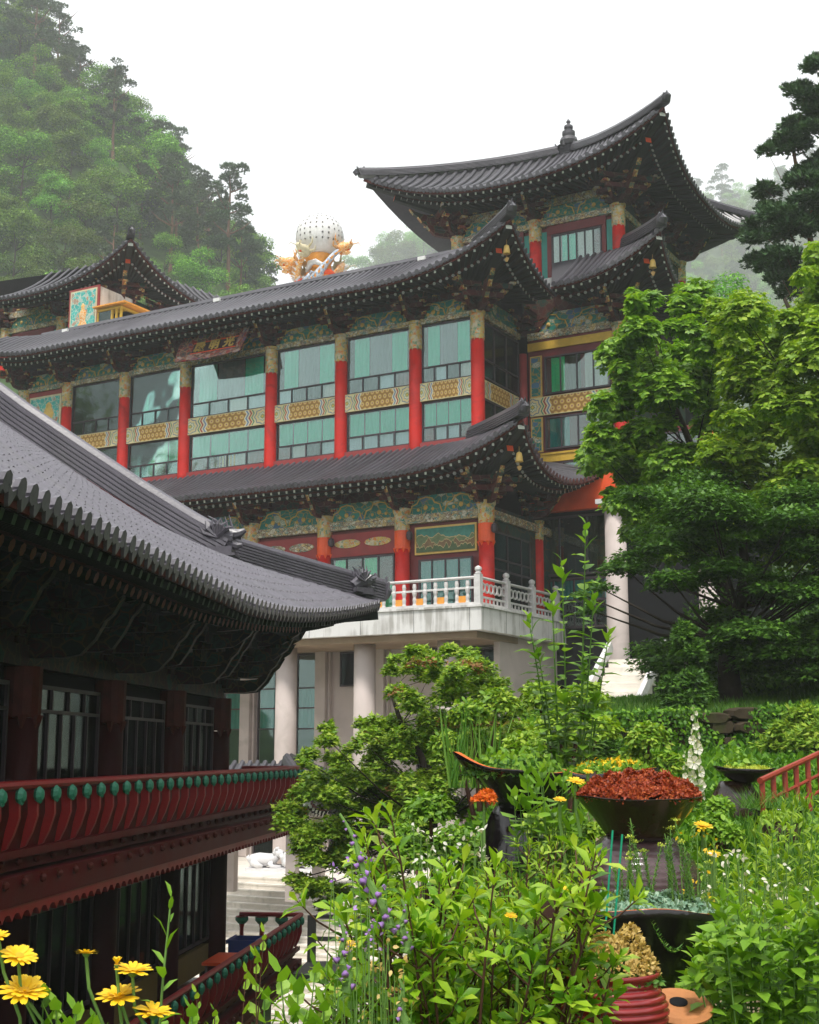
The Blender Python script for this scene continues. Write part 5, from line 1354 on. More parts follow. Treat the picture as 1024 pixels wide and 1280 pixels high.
TPL_QUAD = (np.array([(0, -0.0, 0), (0.5, -0.32, 0.02), (1, 0, -0.03), (0.5, 0.32, 0.02)], float), [(0, 1, 2, 3)])
TPL_LANCE = (np.array([(0, 0, 0), (0.28, -0.13, 0.045), (0.33, 0, 0.01), (0.28, 0.13, 0.045), (0.66, -0.14, 0.05), (0.68, 0, 0.0), (0.66, 0.14, 0.05), (1, 0, -0.1)], float),
             [(0, 1, 2), (0, 2, 3), (1, 4, 5, 2), (2, 5, 6, 3), (4, 7, 5), (5, 7, 6)])
TPL_OVATE = (np.array([(0, 0, 0), (0.2, -0.24, 0.05), (0.25, 0, 0.0), (0.2, 0.24, 0.05), (0.55, -0.28, 0.05), (0.6, 0, -0.02), (0.55, 0.28, 0.05), (1, 0, -0.14)], float), TPL_LANCE[1])
_mp = [(0, 0), (0.12, -0.26), (0.34, -0.28), (0.55, -0.32), (0.72, -0.19), (1, 0), (0.72, 0.19), (0.55, 0.32), (0.34, 0.28), (0.12, 0.26)]
TPL_MAPLE = (np.array([(a, b, -0.1*abs(b)) for a, b in _mp], float), [(0, 1, 2), (0, 2, 3, 4), (0, 4, 5, 6), (0, 6, 7, 8), (0, 8, 9)])
TPL_OBOV = (np.array([(0, 0, 0), (0.3, -0.10, 0.04), (0.35, 0, 0.01), (0.3, 0.10, 0.04), (0.68, -0.20, 0.05), (0.7, 0, 0.0), (0.68, 0.20, 0.05), (1, 0, -0.1)], float), TPL_LANCE[1])
TPL_STAR = (np.array([(0, 0, 0), (0.35, -0.45, -0.05), (0.5, -0.14, 0), (1, 0, -0.04), (0.5, 0.14, 0), (0.35, 0.45, -0.05)], float), [(0, 1, 2), (0, 2, 3, 4), (0, 4, 5)])
TPL_BLADE = (np.array([(0, -0.03, 0), (0, 0.03, 0), (0.5, -0.03, 0.03), (0.5, 0.03, 0.03), (1, 0, -0.05)], float), [(0, 2, 3, 1), (2, 4, 3)])
_s = [(0, -0.02), (0.3, -0.22), (0.5, -0.06), (0.85, -0.30), (0.8, 0), (0.85, 0.30), (0.5, 0.06), (0.3, 0.22)]
TPL_NEEDLE = (np.array([(0, 0, 0), (1.0, -0.32, 0.12), (0.72, -0.1, 0.0), (1.15, 0.0, 0.16), (0.72, 0.1, 0.0), (1.0, 0.32, 0.12), (0.8, 0.0, -0.25)], float), [(0, 1, 2), (0, 2, 3, 4), (0, 4, 5), (0, 6, 2)])

def norm(a): return a / np.maximum(np.linalg.norm(a, axis=-1, keepdims=True), 1e-9)
def leaf_arrays(tpl, P, X, Z, S):
    X = norm(X); Y = norm(np.cross(Z, X)); Z = np.cross(X, Y)
    V = P[:, None, :] + S[:, None, None]*(tpl[0][None, :, 0:1]*X[:, None, :] + tpl[0][None, :, 1:2]*Y[:, None, :] + tpl[0][None, :, 2:3]*Z[:, None, :])
    return V.reshape(-1, 3)
def leaf_mesh(name, tpl, P, X, Z, S, mat):
    n = len(P); nv = len(tpl[0]); V = leaf_arrays(tpl, P, X, Z, S)
    lt = np.array([len(f) for f in tpl[1]]); flat = np.concatenate([np.array(f) for f in tpl[1]])
    L = (flat[None, :] + (np.arange(n)*nv)[:, None]).ravel().astype(np.int32)
    tot = np.tile(lt, n); start = np.concatenate([[0], np.cumsum(tot)[:-1]]).astype(np.int32)
    me = bpy.data.meshes.new(name); me.vertices.add(len(V)); me.vertices.foreach_set('co', V.astype(np.float32).ravel())
    me.loops.add(len(L)); me.loops.foreach_set('vertex_index', L)
    me.polygons.add(len(tot)); me.polygons.foreach_set('loop_start', start); me.polygons.foreach_set('loop_total', tot.astype(np.int32))
    me.materials.append(mat); me.update(calc_edges=True); return me
def rdir(rg, n): return norm(rg.normal(size=(n, 3)))
def clump_leaves(rg, C, R, per, size, flat=0.75, droop=0.3, shell=0.55, up=0.9):
    """leaves through lumps: C (k,3), R (k,) -> arrays"""
    C = np.asarray(C, float); R = np.asarray(R, float); k = len(C)
    idx = rg.choice(k, size=per, p=(R**2)/np.sum(R**2)); d = rdir(rg, per)
    d[:, 2] = np.where(d[:, 2] < -0.35, -d[:, 2]*0.6, d[:, 2])
    rad = shell + (1-shell)*rg.random(per)**0.7
    rad *= 1 + 0.13*np.sin(d[:, 0]*7 + idx)*np.cos(d[:, 1]*8 + idx*2)
    P = C[idx] + d*(R[idx]*rad)[:, None]*np.array([1, 1, flat])
    Z = norm(d*0.7 + np.array([0, 0, up]) + rg.normal(size=(per, 3))*0.45)
    X = norm(np.cross(Z, rdir(rg, per)) + d*0.5 - np.array([0, 0, droop]))
    S = size*(0.7 + 0.6*rg.random(per))
    return P, X, Z, S

# far tree kinds: shared crown meshes, unit = metres
def crown_mesh(seed, w, h, nclump, nleaf, size, mat, style='broad'):
    rg = np.random.default_rng(seed); C = []; R = []
    if style == 'broad':
        for i in range(nclump):
            a = rg.random()*2*PI; f = rg.random(); zz = h*(0.05 + 0.9*f); rr = w*0.5*math.sqrt(max(0.05, 1-(2*f-0.85)**2/1.4))*(0.35+0.65*rg.random())
            C.append((math.cos(a)*rr, math.sin(a)*rr, zz)); R.append(w*(0.15+0.12*rg.random()))
        A = clump_leaves(rg, C, R, nleaf, size, 0.7)
        return leaf_mesh('crown', TPL_QUAD, *A, mat)
    else:   # pine: irregular flat plates of needles, gaps between
        for i in range(nclump):
            f = (i + rg.random())/nclump; a = rg.random()*2*PI; rr = w*0.5*(1-f**1.6*0.75)*(0.25+0.75*rg.random()); C.append((math.cos(a)*rr, math.sin(a)*rr, h*f)); R.append(w*(0.09+0.07*rg.random())*(1.1-0.4*f))
        A = clump_leaves(rg, C, R, nleaf, size, 0.35, -0.3)
        return leaf_mesh('crown', TPL_NEEDLE, *A, mat)
def trunk_mesh(seed, h, r, mat, bend=0.06, crown=0.6, nb=6):
    rd = random.Random(seed); b = MB(); pts = []; x = y = 0
    for k in range(7):
        pts.append((x, y, h*k/6)); x += rd.uniform(-bend, bend)*h/3; y += rd.uniform(-bend, bend)*h/3
    b.tube(pts, [r*(1.25 if k == 0 else 1-0.13*k) for k in range(7)], 7)
    for k in range(nb):
        j = rd.randint(3, 5); p = Vector(pts[j]); a = rd.random()*2*PI; L = h*rd.uniform(0.1, 0.22)
        b.tube([p, p + Vector((math.cos(a)*L*0.6, math.sin(a)*L*0.6, L*0.35)), p + Vector((math.cos(a)*L, math.sin(a)*L, L*0.75))], [r*0.4, r*0.25, r*0.08], 5)
    return b.mesh('trunk', mat)
BROAD = [crown_mesh(100+i, 7.6, 8.5, 15, 9000, 0.25, M['lf_far']) for i in range(5)]
BTR = [trunk_mesh(i, 7.0, 0.2, M['bark']) for i in range(2)]
PINE = [crown_mesh(200+i, 7.0, 8.5, 24, 3000, 0.36, M['lf_pine'], 'pine') for i in range(3)]
PTR = [trunk_mesh(20+i, 12.0, 0.22, M['bark_red'], 0.03, nb=10) for i in range(2)]
def where(X, Y):
    row = 'on the skyline' if Y < interp([(-60, 10), (60, 20), (150, 90), (210, 190), (300, 240), (370, 320)], X) + 45 else ('high up' if Y < 150 else ('halfway up' if Y < 260 else 'low down'))
    colm = 'at the left edge' if X < 70 else ('above the painted panel' if X < 150 else ('above the left roof corner' if X < 230 else ('between roof corner and sphere' if X < 320 else 'next to the white sphere')))
    return row + ' ' + colm
def where2(X, Y):
    if X < 600: return 'left of the big pavilion' if X < 520 else 'just left of the big pavilion'
    return ('over the pavilion roof' if X < 800 else 'between pavilion and tall pine' if X < 950 else 'behind the tall pine') + (', on the crest' if Y < 260 else ', down the slope')
def far_tree(x, y, z, sc, kind, label, group, rnd):
    if kind == 'pine':
        t = thing('pine_tree', label, 'pine tree', (x, y, z), rnd.random()*6.28, group)
        put('trunk', rnd.choice(PTR), t); put('crown', rnd.choice(PINE), t, (0, 0, 4.2))
    else:
        t = thing('broadleaf_tree', label, 'tree', (x, y, z), rnd.random()*6.28, group)
        put('trunk', rnd.choice(BTR), t); put('crown', rnd.choice(BROAD), t, (0, 0, 1.6))
    t.scale = (sc*rnd.uniform(0.9, 1.12), sc*rnd.uniform(0.9, 1.12), sc*rnd.uniform(0.9, 1.15))
    return t

# ================================================================ TERRAIN (heights relative to eye level)
def sst(a, b, x):
    t = min(1, max(0, (x-a)/(b-a))); return t*t*(3-2*t)
def interp(tab, x):
    if x <= tab[0][0]: return tab[0][1]
    for (a, p), (b, q) in zip(tab, tab[1:]):
        if x <= b: return p + (q-p)*(x-a)/(b-a)
    return tab[-1][1]
UM = Vector((math.cos(AM), -math.sin(AM))); VM = Vector((math.sin(AM), math.cos(AM))); OM2 = Vector((OM.x, OM.y))
def hall_xy(x, y):
    d = Vector((x, y)) - OM2; return d.dot(UM), d.dot(VM)
CAPL = [(-110, 86), (-60, 84), (-40, 74), (-34, 66), (-29, 61), (-24, 54), (-18, 46), (-13, 38), (-9, 27), (-5, 6), (10, 0)]
KL, KB = 1.75, 2.5
def H(x, y):
    X, Y = hall_xy(x, y)
    # low ground: bottom of the stairs, stairs slope, terrace of the hall
    low = -8.75
    if Y > -16.5: low = min(ZG-0.15, ZG - 0.55 - 0.447*max(0, -6.5 - Y)) if Y < -6.5 else ZG - 0.15
    low = max(low, -8.9)
    # garden slope
    g = interp([(-30, -2.2), (0, -1.6), (4, -1.35), (10, -0.75), (16, -0.45), (19.8, -0.25), (20.6, 0.15), (24, 0.5), (30, 0.8), (45, 0.9), (60, 1.5), (90, 3)], y)
    g += 0.05*max(0, min(x, 5)-0.5)*sst(4, 12, y)
    x6 = 6.0 + 0.16*max(0, y-20)
    g += 0.55*max(0, x-x6)*sst(14, 24, y)
    g = min(g, 60)
    e = interp([(-40, -1.2), (0, -1.1), (8, -0.2), (16, 0.5), (22, 1.2), (30, 3.2), (40, 7.5), (60, 15), (80, 16)], y)
    s = sst(e-2.2, e+0.6, x)
    z = low + (g-low)*s
    # left mountain
    xk, yk = x/KL, y/KL
    r = max(0, -44 - xk)*1.0 + max(0, yk-70)*1.25
    cap = interp(CAPL, xk)
    cap *= sst(9, 24, yk) if xk < -44 else 1
    hl = min(cap, r*1.0)*KL if r > 0 else 0
    hl += 3.0*math.sin(x*0.13+y*0.08)*min(1, hl/15)
    # back mountain
    r2 = max(0, y/KB-150)*0.95
    cap2 = interp([(-140, 74), (-60, 66), (-34, 58), (-14, 84), (0, 95), (20, 108), (40, 115), (70, 114), (110, 110), (200, 98)], x/KB)
    hb = min(cap2, r2)*KB if r2 > 0 else 0
    hb += 5*math.sin(x*0.06+y*0.03)*min(1, hb/20)
    # right mountain
    hr = 0
    if x > 30: hr = min(40, (x-30)*0.7)*sst(-60, 10, y)
    return max(z, z*0.0 - 4 + hl if hl > 0.5 else -99, -4+hb if hb > 0.5 else -99, z+hr)
t = NT('mossy_ground'); co = t.coord(); n1 = t.noise(0.7, 6, co); n2 = t.noise(9, 5, co)
c1 = t.ramp(t.math('MULTIPLY_ADD', n2.outputs[0], 0.5, t.math('MULTIPLY', n1.outputs[0], 0.5)), [(0.3, (0.02, 0.035, 0.01)), (0.5, (0.035, 0.075, 0.015)), (0.62, (0.07, 0.12, 0.025)), (0.75, (0.10, 0.085, 0.05))])
M['ground'] = t.finish(c1, 0.9, 0.2, n2.outputs[0], 0.6, 0.05)
def axis(vals):
    out = []
    for a, b, s in vals:
        n = int(round((b-a)/s)); out += [a + (b-a)*i/n for i in range(n)]
    return out + [vals[-1][1]]
xs = axis([(-2400, -400, 500), (-400, -120, 20), (-120, -40, 5), (-40, -10, 1.5), (-10, 14, 0.5), (14, 60, 2.5), (60, 400, 17), (400, 2400, 500)])
ys = axis([(-1200, -300, 300), (-300, -60, 30), (-60, 0, 5), (0, 30, 0.5), (30, 60, 1.2), (60, 260, 4), (260, 700, 11), (700, 2400, 170)])
V = []; 
for y in ys:
    for x in xs: V.append((x, y, EYE + H(x, y)))
nx = len(xs); Fc = [(j*nx+i, j*nx+i+1, (j+1)*nx+i+1, (j+1)*nx+i) for j in range(len(ys)-1) for i in range(nx-1)]
me = bpy.data.meshes.new('ground'); me.from_pydata(V, [], Fc); me.materials.append(M['ground']); me.polygons.foreach_set('use_smooth', [True]*len(Fc)); me.update()
gob = bpy.data.objects.new('ground', me); COL.objects.link(gob); gob['kind'] = 'structure'

# forest on the mountains
rf = random.Random(21)
def project(p):
    x, y, z = p[0], p[1], p[2]-EYE; d = y*CP + z*SP
    if d < 0.1: return (-9999, -9999)
    return 512 + 1700*x/d, 640 - 1700*(-y*SP + z*CP)/d
# left mountain
cnt = 0; yy = 128.0
while yy < 250:
    x = -112 + rf.uniform(0, 4)
    while x < -8:
        px, py = x + rf.uniform(-2, 2), yy + rf.uniform(-2, 2); z = H(px, py)
        X, Y = project((px, py, EYE + z + 6))
        if z > 4 and X > -40 and Y < 420 and Y > -40:
            cap_edge = z > (interp(CAPL, px/KL) - 6)*KL - 4
            kind = 'pine' if (cap_edge and (rf.random() < (0.5 if X < 275 else 0.12))) or rf.random() < 0.06 else 'broad'
            far_tree(px, py, EYE + z - 1.5, rf.uniform(0.85, 1.45) * (1.1 if kind == 'pine' else 1), kind,
                     ('dark pine on the left mountain, ' if kind == 'pine' else 'green broadleaf tree on the left mountain, ') + where(X, Y),
                     'pines on the left mountainside' if kind == 'pine' else 'broadleaf trees on the left mountainside', rf); cnt += 1
        x += 6.5
    yy += 6.4
# back mountain
yy = 400.0; c2 = 0
while yy < 700:
    x = -60 + rf.uniform(0, 8)
    while x < 250:
        px, py = x + rf.uniform(-3.5, 3.5), yy + rf.uniform(-3.5, 3.5); z = H(px, py); X, Y = project((px, py, EYE + z + 12))
        if ((430 < X < 600 and Y < 350) or (665 < X < 1040 and Y < 480)) and z > 20:
            kind = 'pine' if rf.random() < 0.3 else 'broad'
            far_tree(px, py, EYE + z - 2, rf.uniform(1.5, 2.6), kind, ('hazy pine on the far mountain ' if kind == 'pine' else 'hazy pale tree on the far mountain ') + where2(X, Y),
                     'hazy pines behind the pavilion' if kind == 'pine' else 'hazy trees behind the pavilion', rf); c2 += 1
        x += 14.5
    yy += 15.0
print('forest', cnt, c2)
# woods out of frame on the left and right flanks, as one mass each
def wood(name, pts, label_seed, mat, size):
    rg = np.random.default_rng(label_seed); C = []; R = []
    for (x, y) in pts:
        z = EYE + H(x, y)
        for k in range(5):
            C.append((x + rg.normal()*3, y + rg.normal()*3, z + 3 + 5*rg.random())); R.append(3.4)
    A = clump_leaves(rg, C, R, 22*len(C), size, 0.8)
    o = put(name, leaf_mesh(name, TPL_QUAD, *A, mat), kind='stuff'); return o
pts = [(-84 - 10*i + rf.uniform(-3, 3), 22 + 10*j + rf.uniform(-3, 3)) for i in range(8) for j in range(15)]
wood('flank_wood', pts, 5, M['lf_far'], 1.1)
# haze
hz = MB(); hz.box(-2500, 2500, -1300, 2500, -31, EYE+330)
M['haze'], nt = nodes('haze_air'); pv = nt.nodes.new('ShaderNodeVolumePrincipled'); oo = nt.nodes.new('ShaderNodeOutputMaterial')
pv.inputs['Density'].default_value = 0.00075; pv.inputs['Color'].default_value = (0.97, 0.98, 1, 1); pv.inputs['Anisotropy'].default_value = 0.2
nt.links.new(pv.outputs[0], oo.inputs['Volume'])
HAZE = hz.build('haze', M['haze'], kind='stuff')
# ================================================================ NEAR TREES
def lumps_px(specs, d, dj, seed, jitter=0.35, n=1):
    """specs: (px, py, radius px); lumps at distance d +- dj"""
    rg = random.Random(seed); C = []; R = []
    for (px, py, r) in specs:
        for k in range(n):
            dd = d + rg.uniform(-dj, dj)
            C.append(tuple(at(px + rg.uniform(-jitter, jitter)*r, py + rg.uniform(-jitter, jitter)*r, dd))); R.append(r*dd/1700.0*rg.uniform(0.85, 1.1))
    return C, R
def limbs(t, base, C, R, r0, mat, name='trunk', top=None, step=1, lo=1):
    """tapered trunk and a limb to every lump"""
    b = MB(); base = Vector(base); cen = Vector((sum(c[0] for c in C)/len(C), sum(c[1] for c in C)/len(C), 0)); ztop = top if top else max(c[2] for c in C)
    axis_ = []
    for k in range(8):
        f = k/7; axis_.append(Vector((base.x + (cen.x-base.x)*f**1.5 + 0.08*math.sin(k*1.7), base.y + (cen.y-base.y)*f**1.5, base.z + (ztop-base.z)*0.85*f)))
    b.tube(axis_, [r0*(1.3 if k == 0 else 1-0.12*k) for k in range(8)], 8)
    for i, c in enumerate(C[::step]):
        c = Vector(c); best = min(range(lo, 8), key=lambda k: abs(axis_[k].z - (c.z - (c-axis_[k]).xy.length*0.6)))
        p = axis_[best]; m = p.lerp(c, 0.5) + Vector((0, 0, -0.05*(c-p).length)); rr = min(0.06, r0*(1-0.12*best)*0.3)
        b.tube([p, m, c], [rr, rr*0.55, rr*0.15], 5, cap=False)
    return b.build(name, mat, t, smooth=True)
def whorls(rg, C, R, n, size, per=7, flat=1.0, up=0.45):
    """umbrella-like leaf clusters at the ends of twigs"""
    P, X, Z, S = clump_leaves(rg, C, R, n, 1.0, flat, 0.0, 0.25, up)
    ax = norm(Z*0.8 + np.array([0, 0, 0.5])); e1 = norm(np.cross(ax, rdir(rg, n))); e2 = np.cross(ax, e1)
    out = [[], [], [], []]
    for k in range(per):
        a = 2*PI*k/per + rg.random(n)*0.5; r = e1*np.cos(a)[:, None] + e2*np.sin(a)[:, None]
        x = norm(r + ax*0.15 - np.array([0, 0, 0.35]) + rg.normal(size=(n, 3))*0.12)
        out[0].append(P + r*0.01); out[1].append(x); out[2].append(norm(ax + rg.normal(size=(n, 3))*0.15)); out[3].append(size*(0.5+0.8*rg.random(n)))
    return [np.concatenate(o) for o in out]
def ground_pt(x, y): return Vector((x, y, EYE + H(x, y)))

# bright broadleaf tree beside the hall
T1 = [(805, 370, 22), (800, 400, 38), (850, 395, 40), (770, 440, 35), (820, 440, 55), (875, 430, 45), (780, 490, 45), (840, 500, 55), (760, 525, 35), (800, 555, 55), (745, 562, 26), (860, 560, 55), (790, 610, 45), (840, 620, 55), (880, 600, 50), (880, 500, 45), (900, 640, 45), (905, 470, 35), (820, 660, 50), (870, 670, 50), (810, 645, 34), (740, 545, 15)]
C, R = lumps_px(T1, 28, 1.6, 1, 0.6, 5); R = [r*rl_*0.6 for r, rl_ in zip(R, [1.35, 0.6, 0.9, 0.7, 0.5]*99)]
t = thing('broadleaf_tree', 'bright green broadleaf tree in front of the right end of the hall', 'tree', ground_pt(7.0, 28.5))
inv = Vector(t.location)
Cl = [tuple(Vector(c)-inv) for c in C]
limbs(t, (0, 0, -0.3), Cl, R, 0.2, M['bark'], step=5)
rg = np.random.default_rng(1)
o = put('crown', leaf_mesh('crown', TPL_QUAD, *whorls(rg, Cl, R, 20000, 0.125, 6), M['lf_bright']), t)
T1b = [(1010, 340, 35), (960, 400, 50), (1015, 410, 60), (925, 430, 40), (975, 460, 60), (1030, 480, 60), (930, 510, 55), (990, 540, 60), (1040, 560, 60), (930, 590, 55), (990, 620, 60), (1040, 640, 60), (900, 560, 40), (1060, 380, 60), (1080, 500, 70), (1100, 600, 80), (890, 400, 22), (950, 660, 55), (1010, 680, 60), (1000, 600, 60)]
C, R = lumps_px(T1b, 25, 1.6, 2, 0.6, 5); R = [r*rl_*0.6 for r, rl_ in zip(R, [1.35, 0.6, 0.9, 0.7, 0.5]*99)]
t = thing('broadleaf_tree', 'yellow green broadleaf tree filling the right edge of the view', 'tree', ground_pt(9.3, 25.5)); inv = Vector(t.location)
Cl = [tuple(Vector(c)-inv) for c in C]
limbs(t, (0, 0, -0.3), Cl, R, 0.22, M['bark'], step=5)
o = put('crown', leaf_mesh('crown', TPL_QUAD, *whorls(rg, Cl, R, 23000, 0.11, 6), M['lf_yellowgreen']), t)

# dark layered tree under them
def layered(t, specs, d, dj, seed, n, size, mat, tpl=TPL_MAPLE, flat=0.22, base=None, r0=0.16, jit=0.25, nl=1, rs=1.0):
    C, R = lumps_px(specs, d, dj, seed, jit, nl); R = [r*rs for r in R]; inv = Vector(t.location); Cl = [tuple(Vector(c)-inv) for c in C]
    limbs(t, base or (0, 0, -0.3), Cl, R, r0, M['bark'], step=nl, lo=3)
    rg = np.random.default_rng(seed); A = clump_leaves(rg, Cl, R, n, size, flat, 0.15, 0.15, 1.6)
    return put('crown', leaf_mesh('crown', tpl, *A, M[mat]), t)
rl = random.Random(4); T2 = []
for k in range(64):
    px = rl.uniform(700, 1070); lo, hi = 600 + max(0, 760-px)*0.9, 850 - max(0, 740-px)*0.8 + (0 if px < 900 else 25)
    T2.append((px, rl.uniform(lo, hi), rl.uniform(34, 62)))
T2 = [q for q in T2 if not (q[0] < 835 and q[1] > 760)]
T2 = [(a_, min(b_, 822), c_) for a_, b_, c_ in T2]
T2 += [(690+26*k_, 650+((k_*53) % (150 if k_ > 6 else 80)), 34) for k_ in range(3, 15)]
T2 += [(735, 700, 34), (700, 745, 28), (760, 660, 36), (820, 640, 45), (740, 765, 30), (690, 720, 22)]
T2 = [q for q in T2 if not (q[0] < 850 and q[1] + 0.5*q[2] > 785) and q[0] - 1.3*q[2] > 728 + max(0, 720-q[1])*0.3] + [(752, 735, 20), (735, 760, 16), (725, 745, 13)]
t = thing('layered_maple', 'dark green maple with flat layered sprays under the bright trees', 'maple tree', at(908, 902, 23.5))
layered(t, T2, 23.5, 1.8, 8, 105000, 0.092, 'lf_dark', TPL_STAR, flat=0.36, r0=0.25, jit=0.45, nl=2)
# small dark conifer and undergrowth
def cone_shrub(px, py_top, py_base, wpx, d, label, mat, seed, name='small_conifer', cat='conifer', n=9000, size=0.09):
    t = thing(name, label, cat, at(px, py_base, d)); h = (py_base-py_top)*d/1700; w = wpx*d/1700; rg = np.random.default_rng(seed); C = []; R = []
    for k in range(26):
        f = rg.random(); a = rg.random()*6.28; r = w*(1-f)*0.75; C.append((math.cos(a)*r, math.sin(a)*r, h*(0.08+0.88*f))); R.append(w*(0.42*(1-f)+0.16))
    b = MB(); b.tube([(0, 0, -0.2), (0, 0, h*0.9)], [0.07, 0.015], 6); b.build('trunk', M['bark'], t)
    A = clump_leaves(rg, C, R, n, size, 0.8); put('crown', leaf_mesh('crown', TPL_NEEDLE, *A, M[mat]), t); return t
cone_shrub(862, 760, 940, 44, 21, 'small dark conifer below the layered maple, left of its trunk', 'lf_dark', 3)
cone_shrub(735, 890, 965, 42, 17, 'dark rounded evergreen shrub left of the flower spike', 'lf_dark', 4, 'evergreen_shrub', 'shrub')
cone_shrub(1005, 880, 945, 50, 18, 'green shrub on the retaining wall at the right edge', 'lf_maple', 5, 'wall_shrub', 'shrub', 4000)

# tall pine top right
P4 = [(1015, 85, 26), (1020, 130, 34), (1000, 115, 18), (985, 110, 8), (1010, 170, 34), (985, 182, 22), (960, 185, 14), (1030, 210, 45), (1000, 235, 40), (965, 240, 24), (1000, 270, 40), (950, 262, 24), (985, 290, 45), (940, 290, 22), (1030, 290, 50), (960, 315, 30), (1000, 330, 42), (1040, 140, 40), (1060, 240, 60), (985, 355, 34), (965, 345, 18)]
C, R = lumps_px(P4, 44, 1.5, 6, 0.55, 3); R = [r*0.62 for r in R]
t = thing('tall_pine', 'tall dark pine with spreading branches at the top right edge', 'pine tree', ground_pt(14.2, 44)); inv = Vector(t.location); Cl = [tuple(Vector(c)-inv) for c in C]
limbs(t, (0.6, 0, -0.3), Cl, R, 0.3, M['bark_red'], step=3)
rg = np.random.default_rng(6)
A = clump_leaves(rg, Cl, R, 24000, 0.20, 0.42, -0.3, 0.2); put('crown', leaf_mesh('crown', TPL_NEEDLE, *A, M['lf_pine']), t)
# a hazy row of trees between hall and back mountain, right
for i, (px, py, d, sc) in enumerate([(905, 440, 95, 1.0)]):
    p = at(px, py, d); t = far_tree(p.x, p.y, p.z-5, sc, 'broad', 'hazy tree in the gap between pavilion and pine' + (' beside the bright foliage' if i else ''), None, random.Random(i))
    b = t; 

# middle maple in front of the concrete base
T5 = [(500, 832, 20), (528, 826, 24), (578, 830, 30), (610, 860, 34), (558, 865, 38), (508, 876, 26), (462, 918, 22), (410, 920, 20), (380, 952, 17), (428, 952, 24), (494, 932, 38), (540, 925, 50), (600, 910, 45), (645, 900, 32), (450, 975, 40), (400, 1000, 36), (375, 1030, 34), (430, 1030, 40), (490, 1000, 45), (550, 990, 45), (400, 1070, 34), (375, 1105, 22), (440, 1085, 38), (500, 1060, 45), (560, 1050, 45), (420, 1120, 26), (600, 960, 40), (480, 1120, 40), (640, 950, 34), (385, 1058, 20)]
t = thing('garden_maple', 'green maple with reddish tips in front of the pale concrete base', 'maple tree', ground_pt(0.55, 17.6))
layered(t, T5, 17.6, 1.0, 15, 85000, 0.074, 'lf_maple', TPL_STAR, flat=0.85, r0=0.12, base=(0, 0, -0.4), nl=5, jit=0.6, rs=0.58)
# reddish winged seeds in clusters on the maple
rg = np.random.default_rng(33); C, R = lumps_px([(525, 832, 20), (590, 845, 25), (505, 862, 16), (560, 905, 20), (455, 922, 16), (610, 900, 20), (500, 985, 14), (640, 905, 16)], 17.2, 0.6, 3)
A = clump_leaves(rg, [tuple(Vector(c)-Vector(t.location)) for c in C], R, 900, 0.05, 0.5)
M['seed'] = leafmat('maple_seeds', [(0.20, 0.10, 0.02), (0.32, 0.13, 0.05), (0.30, 0.22, 0.05)], trans=0.3, obj=0)
put('seed_clusters', leaf_mesh('seed_clusters', TPL_QUAD, *A, M['seed']), t, kind='stuff')
# yellow-green shrubs behind the big jars
def bush(label, specs, d, dj, seed, n, size, mat, tpl=TPL_OVATE, flat=0.8, name='garden_shrub', cat='shrub', basepx=None, r0=0.03):
    C, R = lumps_px(specs, d, dj, seed, 0.25)
    cx = sum(c[0] for c in C)/len(C); cy_ = sum(c[1] for c in C)/len(C)
    t = thing(name, label, cat, ground_pt(cx, cy_)); inv = Vector(t.location); Cl = [tuple(Vector(c)-inv) for c in C]
    b = MB()
    for c in Cl:
        c = Vector(c); b.tube([(c.x*0.15, c.y*0.15, -0.1), (c.x*0.5, c.y*0.5, max(0.02, c.z*0.55)), tuple(c)], [r0, r0*0.7, r0*0.3], 5, cap=False)
    b.build('stems', M['stem_brown'], t)
    rg = np.random.default_rng(seed); A = clump_leaves(rg, Cl, R, n, size, flat, 0.15, 0.3, 0.9)
    put('foliage', leaf_mesh('foliage', tpl, *A, M[mat]), t); return t
bush('feathery yellow green shrub left of the slender sapling', [(590, 900, 24), (620, 880, 26), (650, 920, 26), (560, 935, 24), (600, 930, 26)], 13, 0.5, 41, 6000, 0.055, 'lf_maple')
bush('light green shrub at the foot of the slender sapling', [(690, 880, 30), (730, 870, 30), (710, 920, 34), (660, 935, 26), (750, 910, 28), (670, 870, 22), (695, 940, 30)], 12, 0.6, 42, 9000, 0.06, 'lf_yellowgreen')
bush('pale leaved shrub under the left jar rim', [(535, 1020, 30), (560, 1060, 34), (520, 1075, 30), (590, 1080, 26), (500, 1050, 26)], 9.5, 0.4, 43, 5200, 0.05, 'lf_bright')
bush('round leaved bush between the two jars', [(700, 1060, 30), (730, 1085, 26), (705, 1105, 30), (680, 1030, 24), (740, 1040, 16)], 7.2, 0.25, 44, 4200, 0.042, 'lf_yellowgreen', TPL_OVATE)
bush('dark green undergrowth behind the flower spike', [(810, 930, 26), (840, 960, 22), (790, 960, 22)], 13, 0.5, 45, 3600, 0.06, 'lf_maple')
bush('dense green plants left of the far path', [(900, 1010, 14), (890, 1035, 20), (915, 1045, 14)], 9.5, 0.3, 46, 2600, 0.05, 'lf_bright')

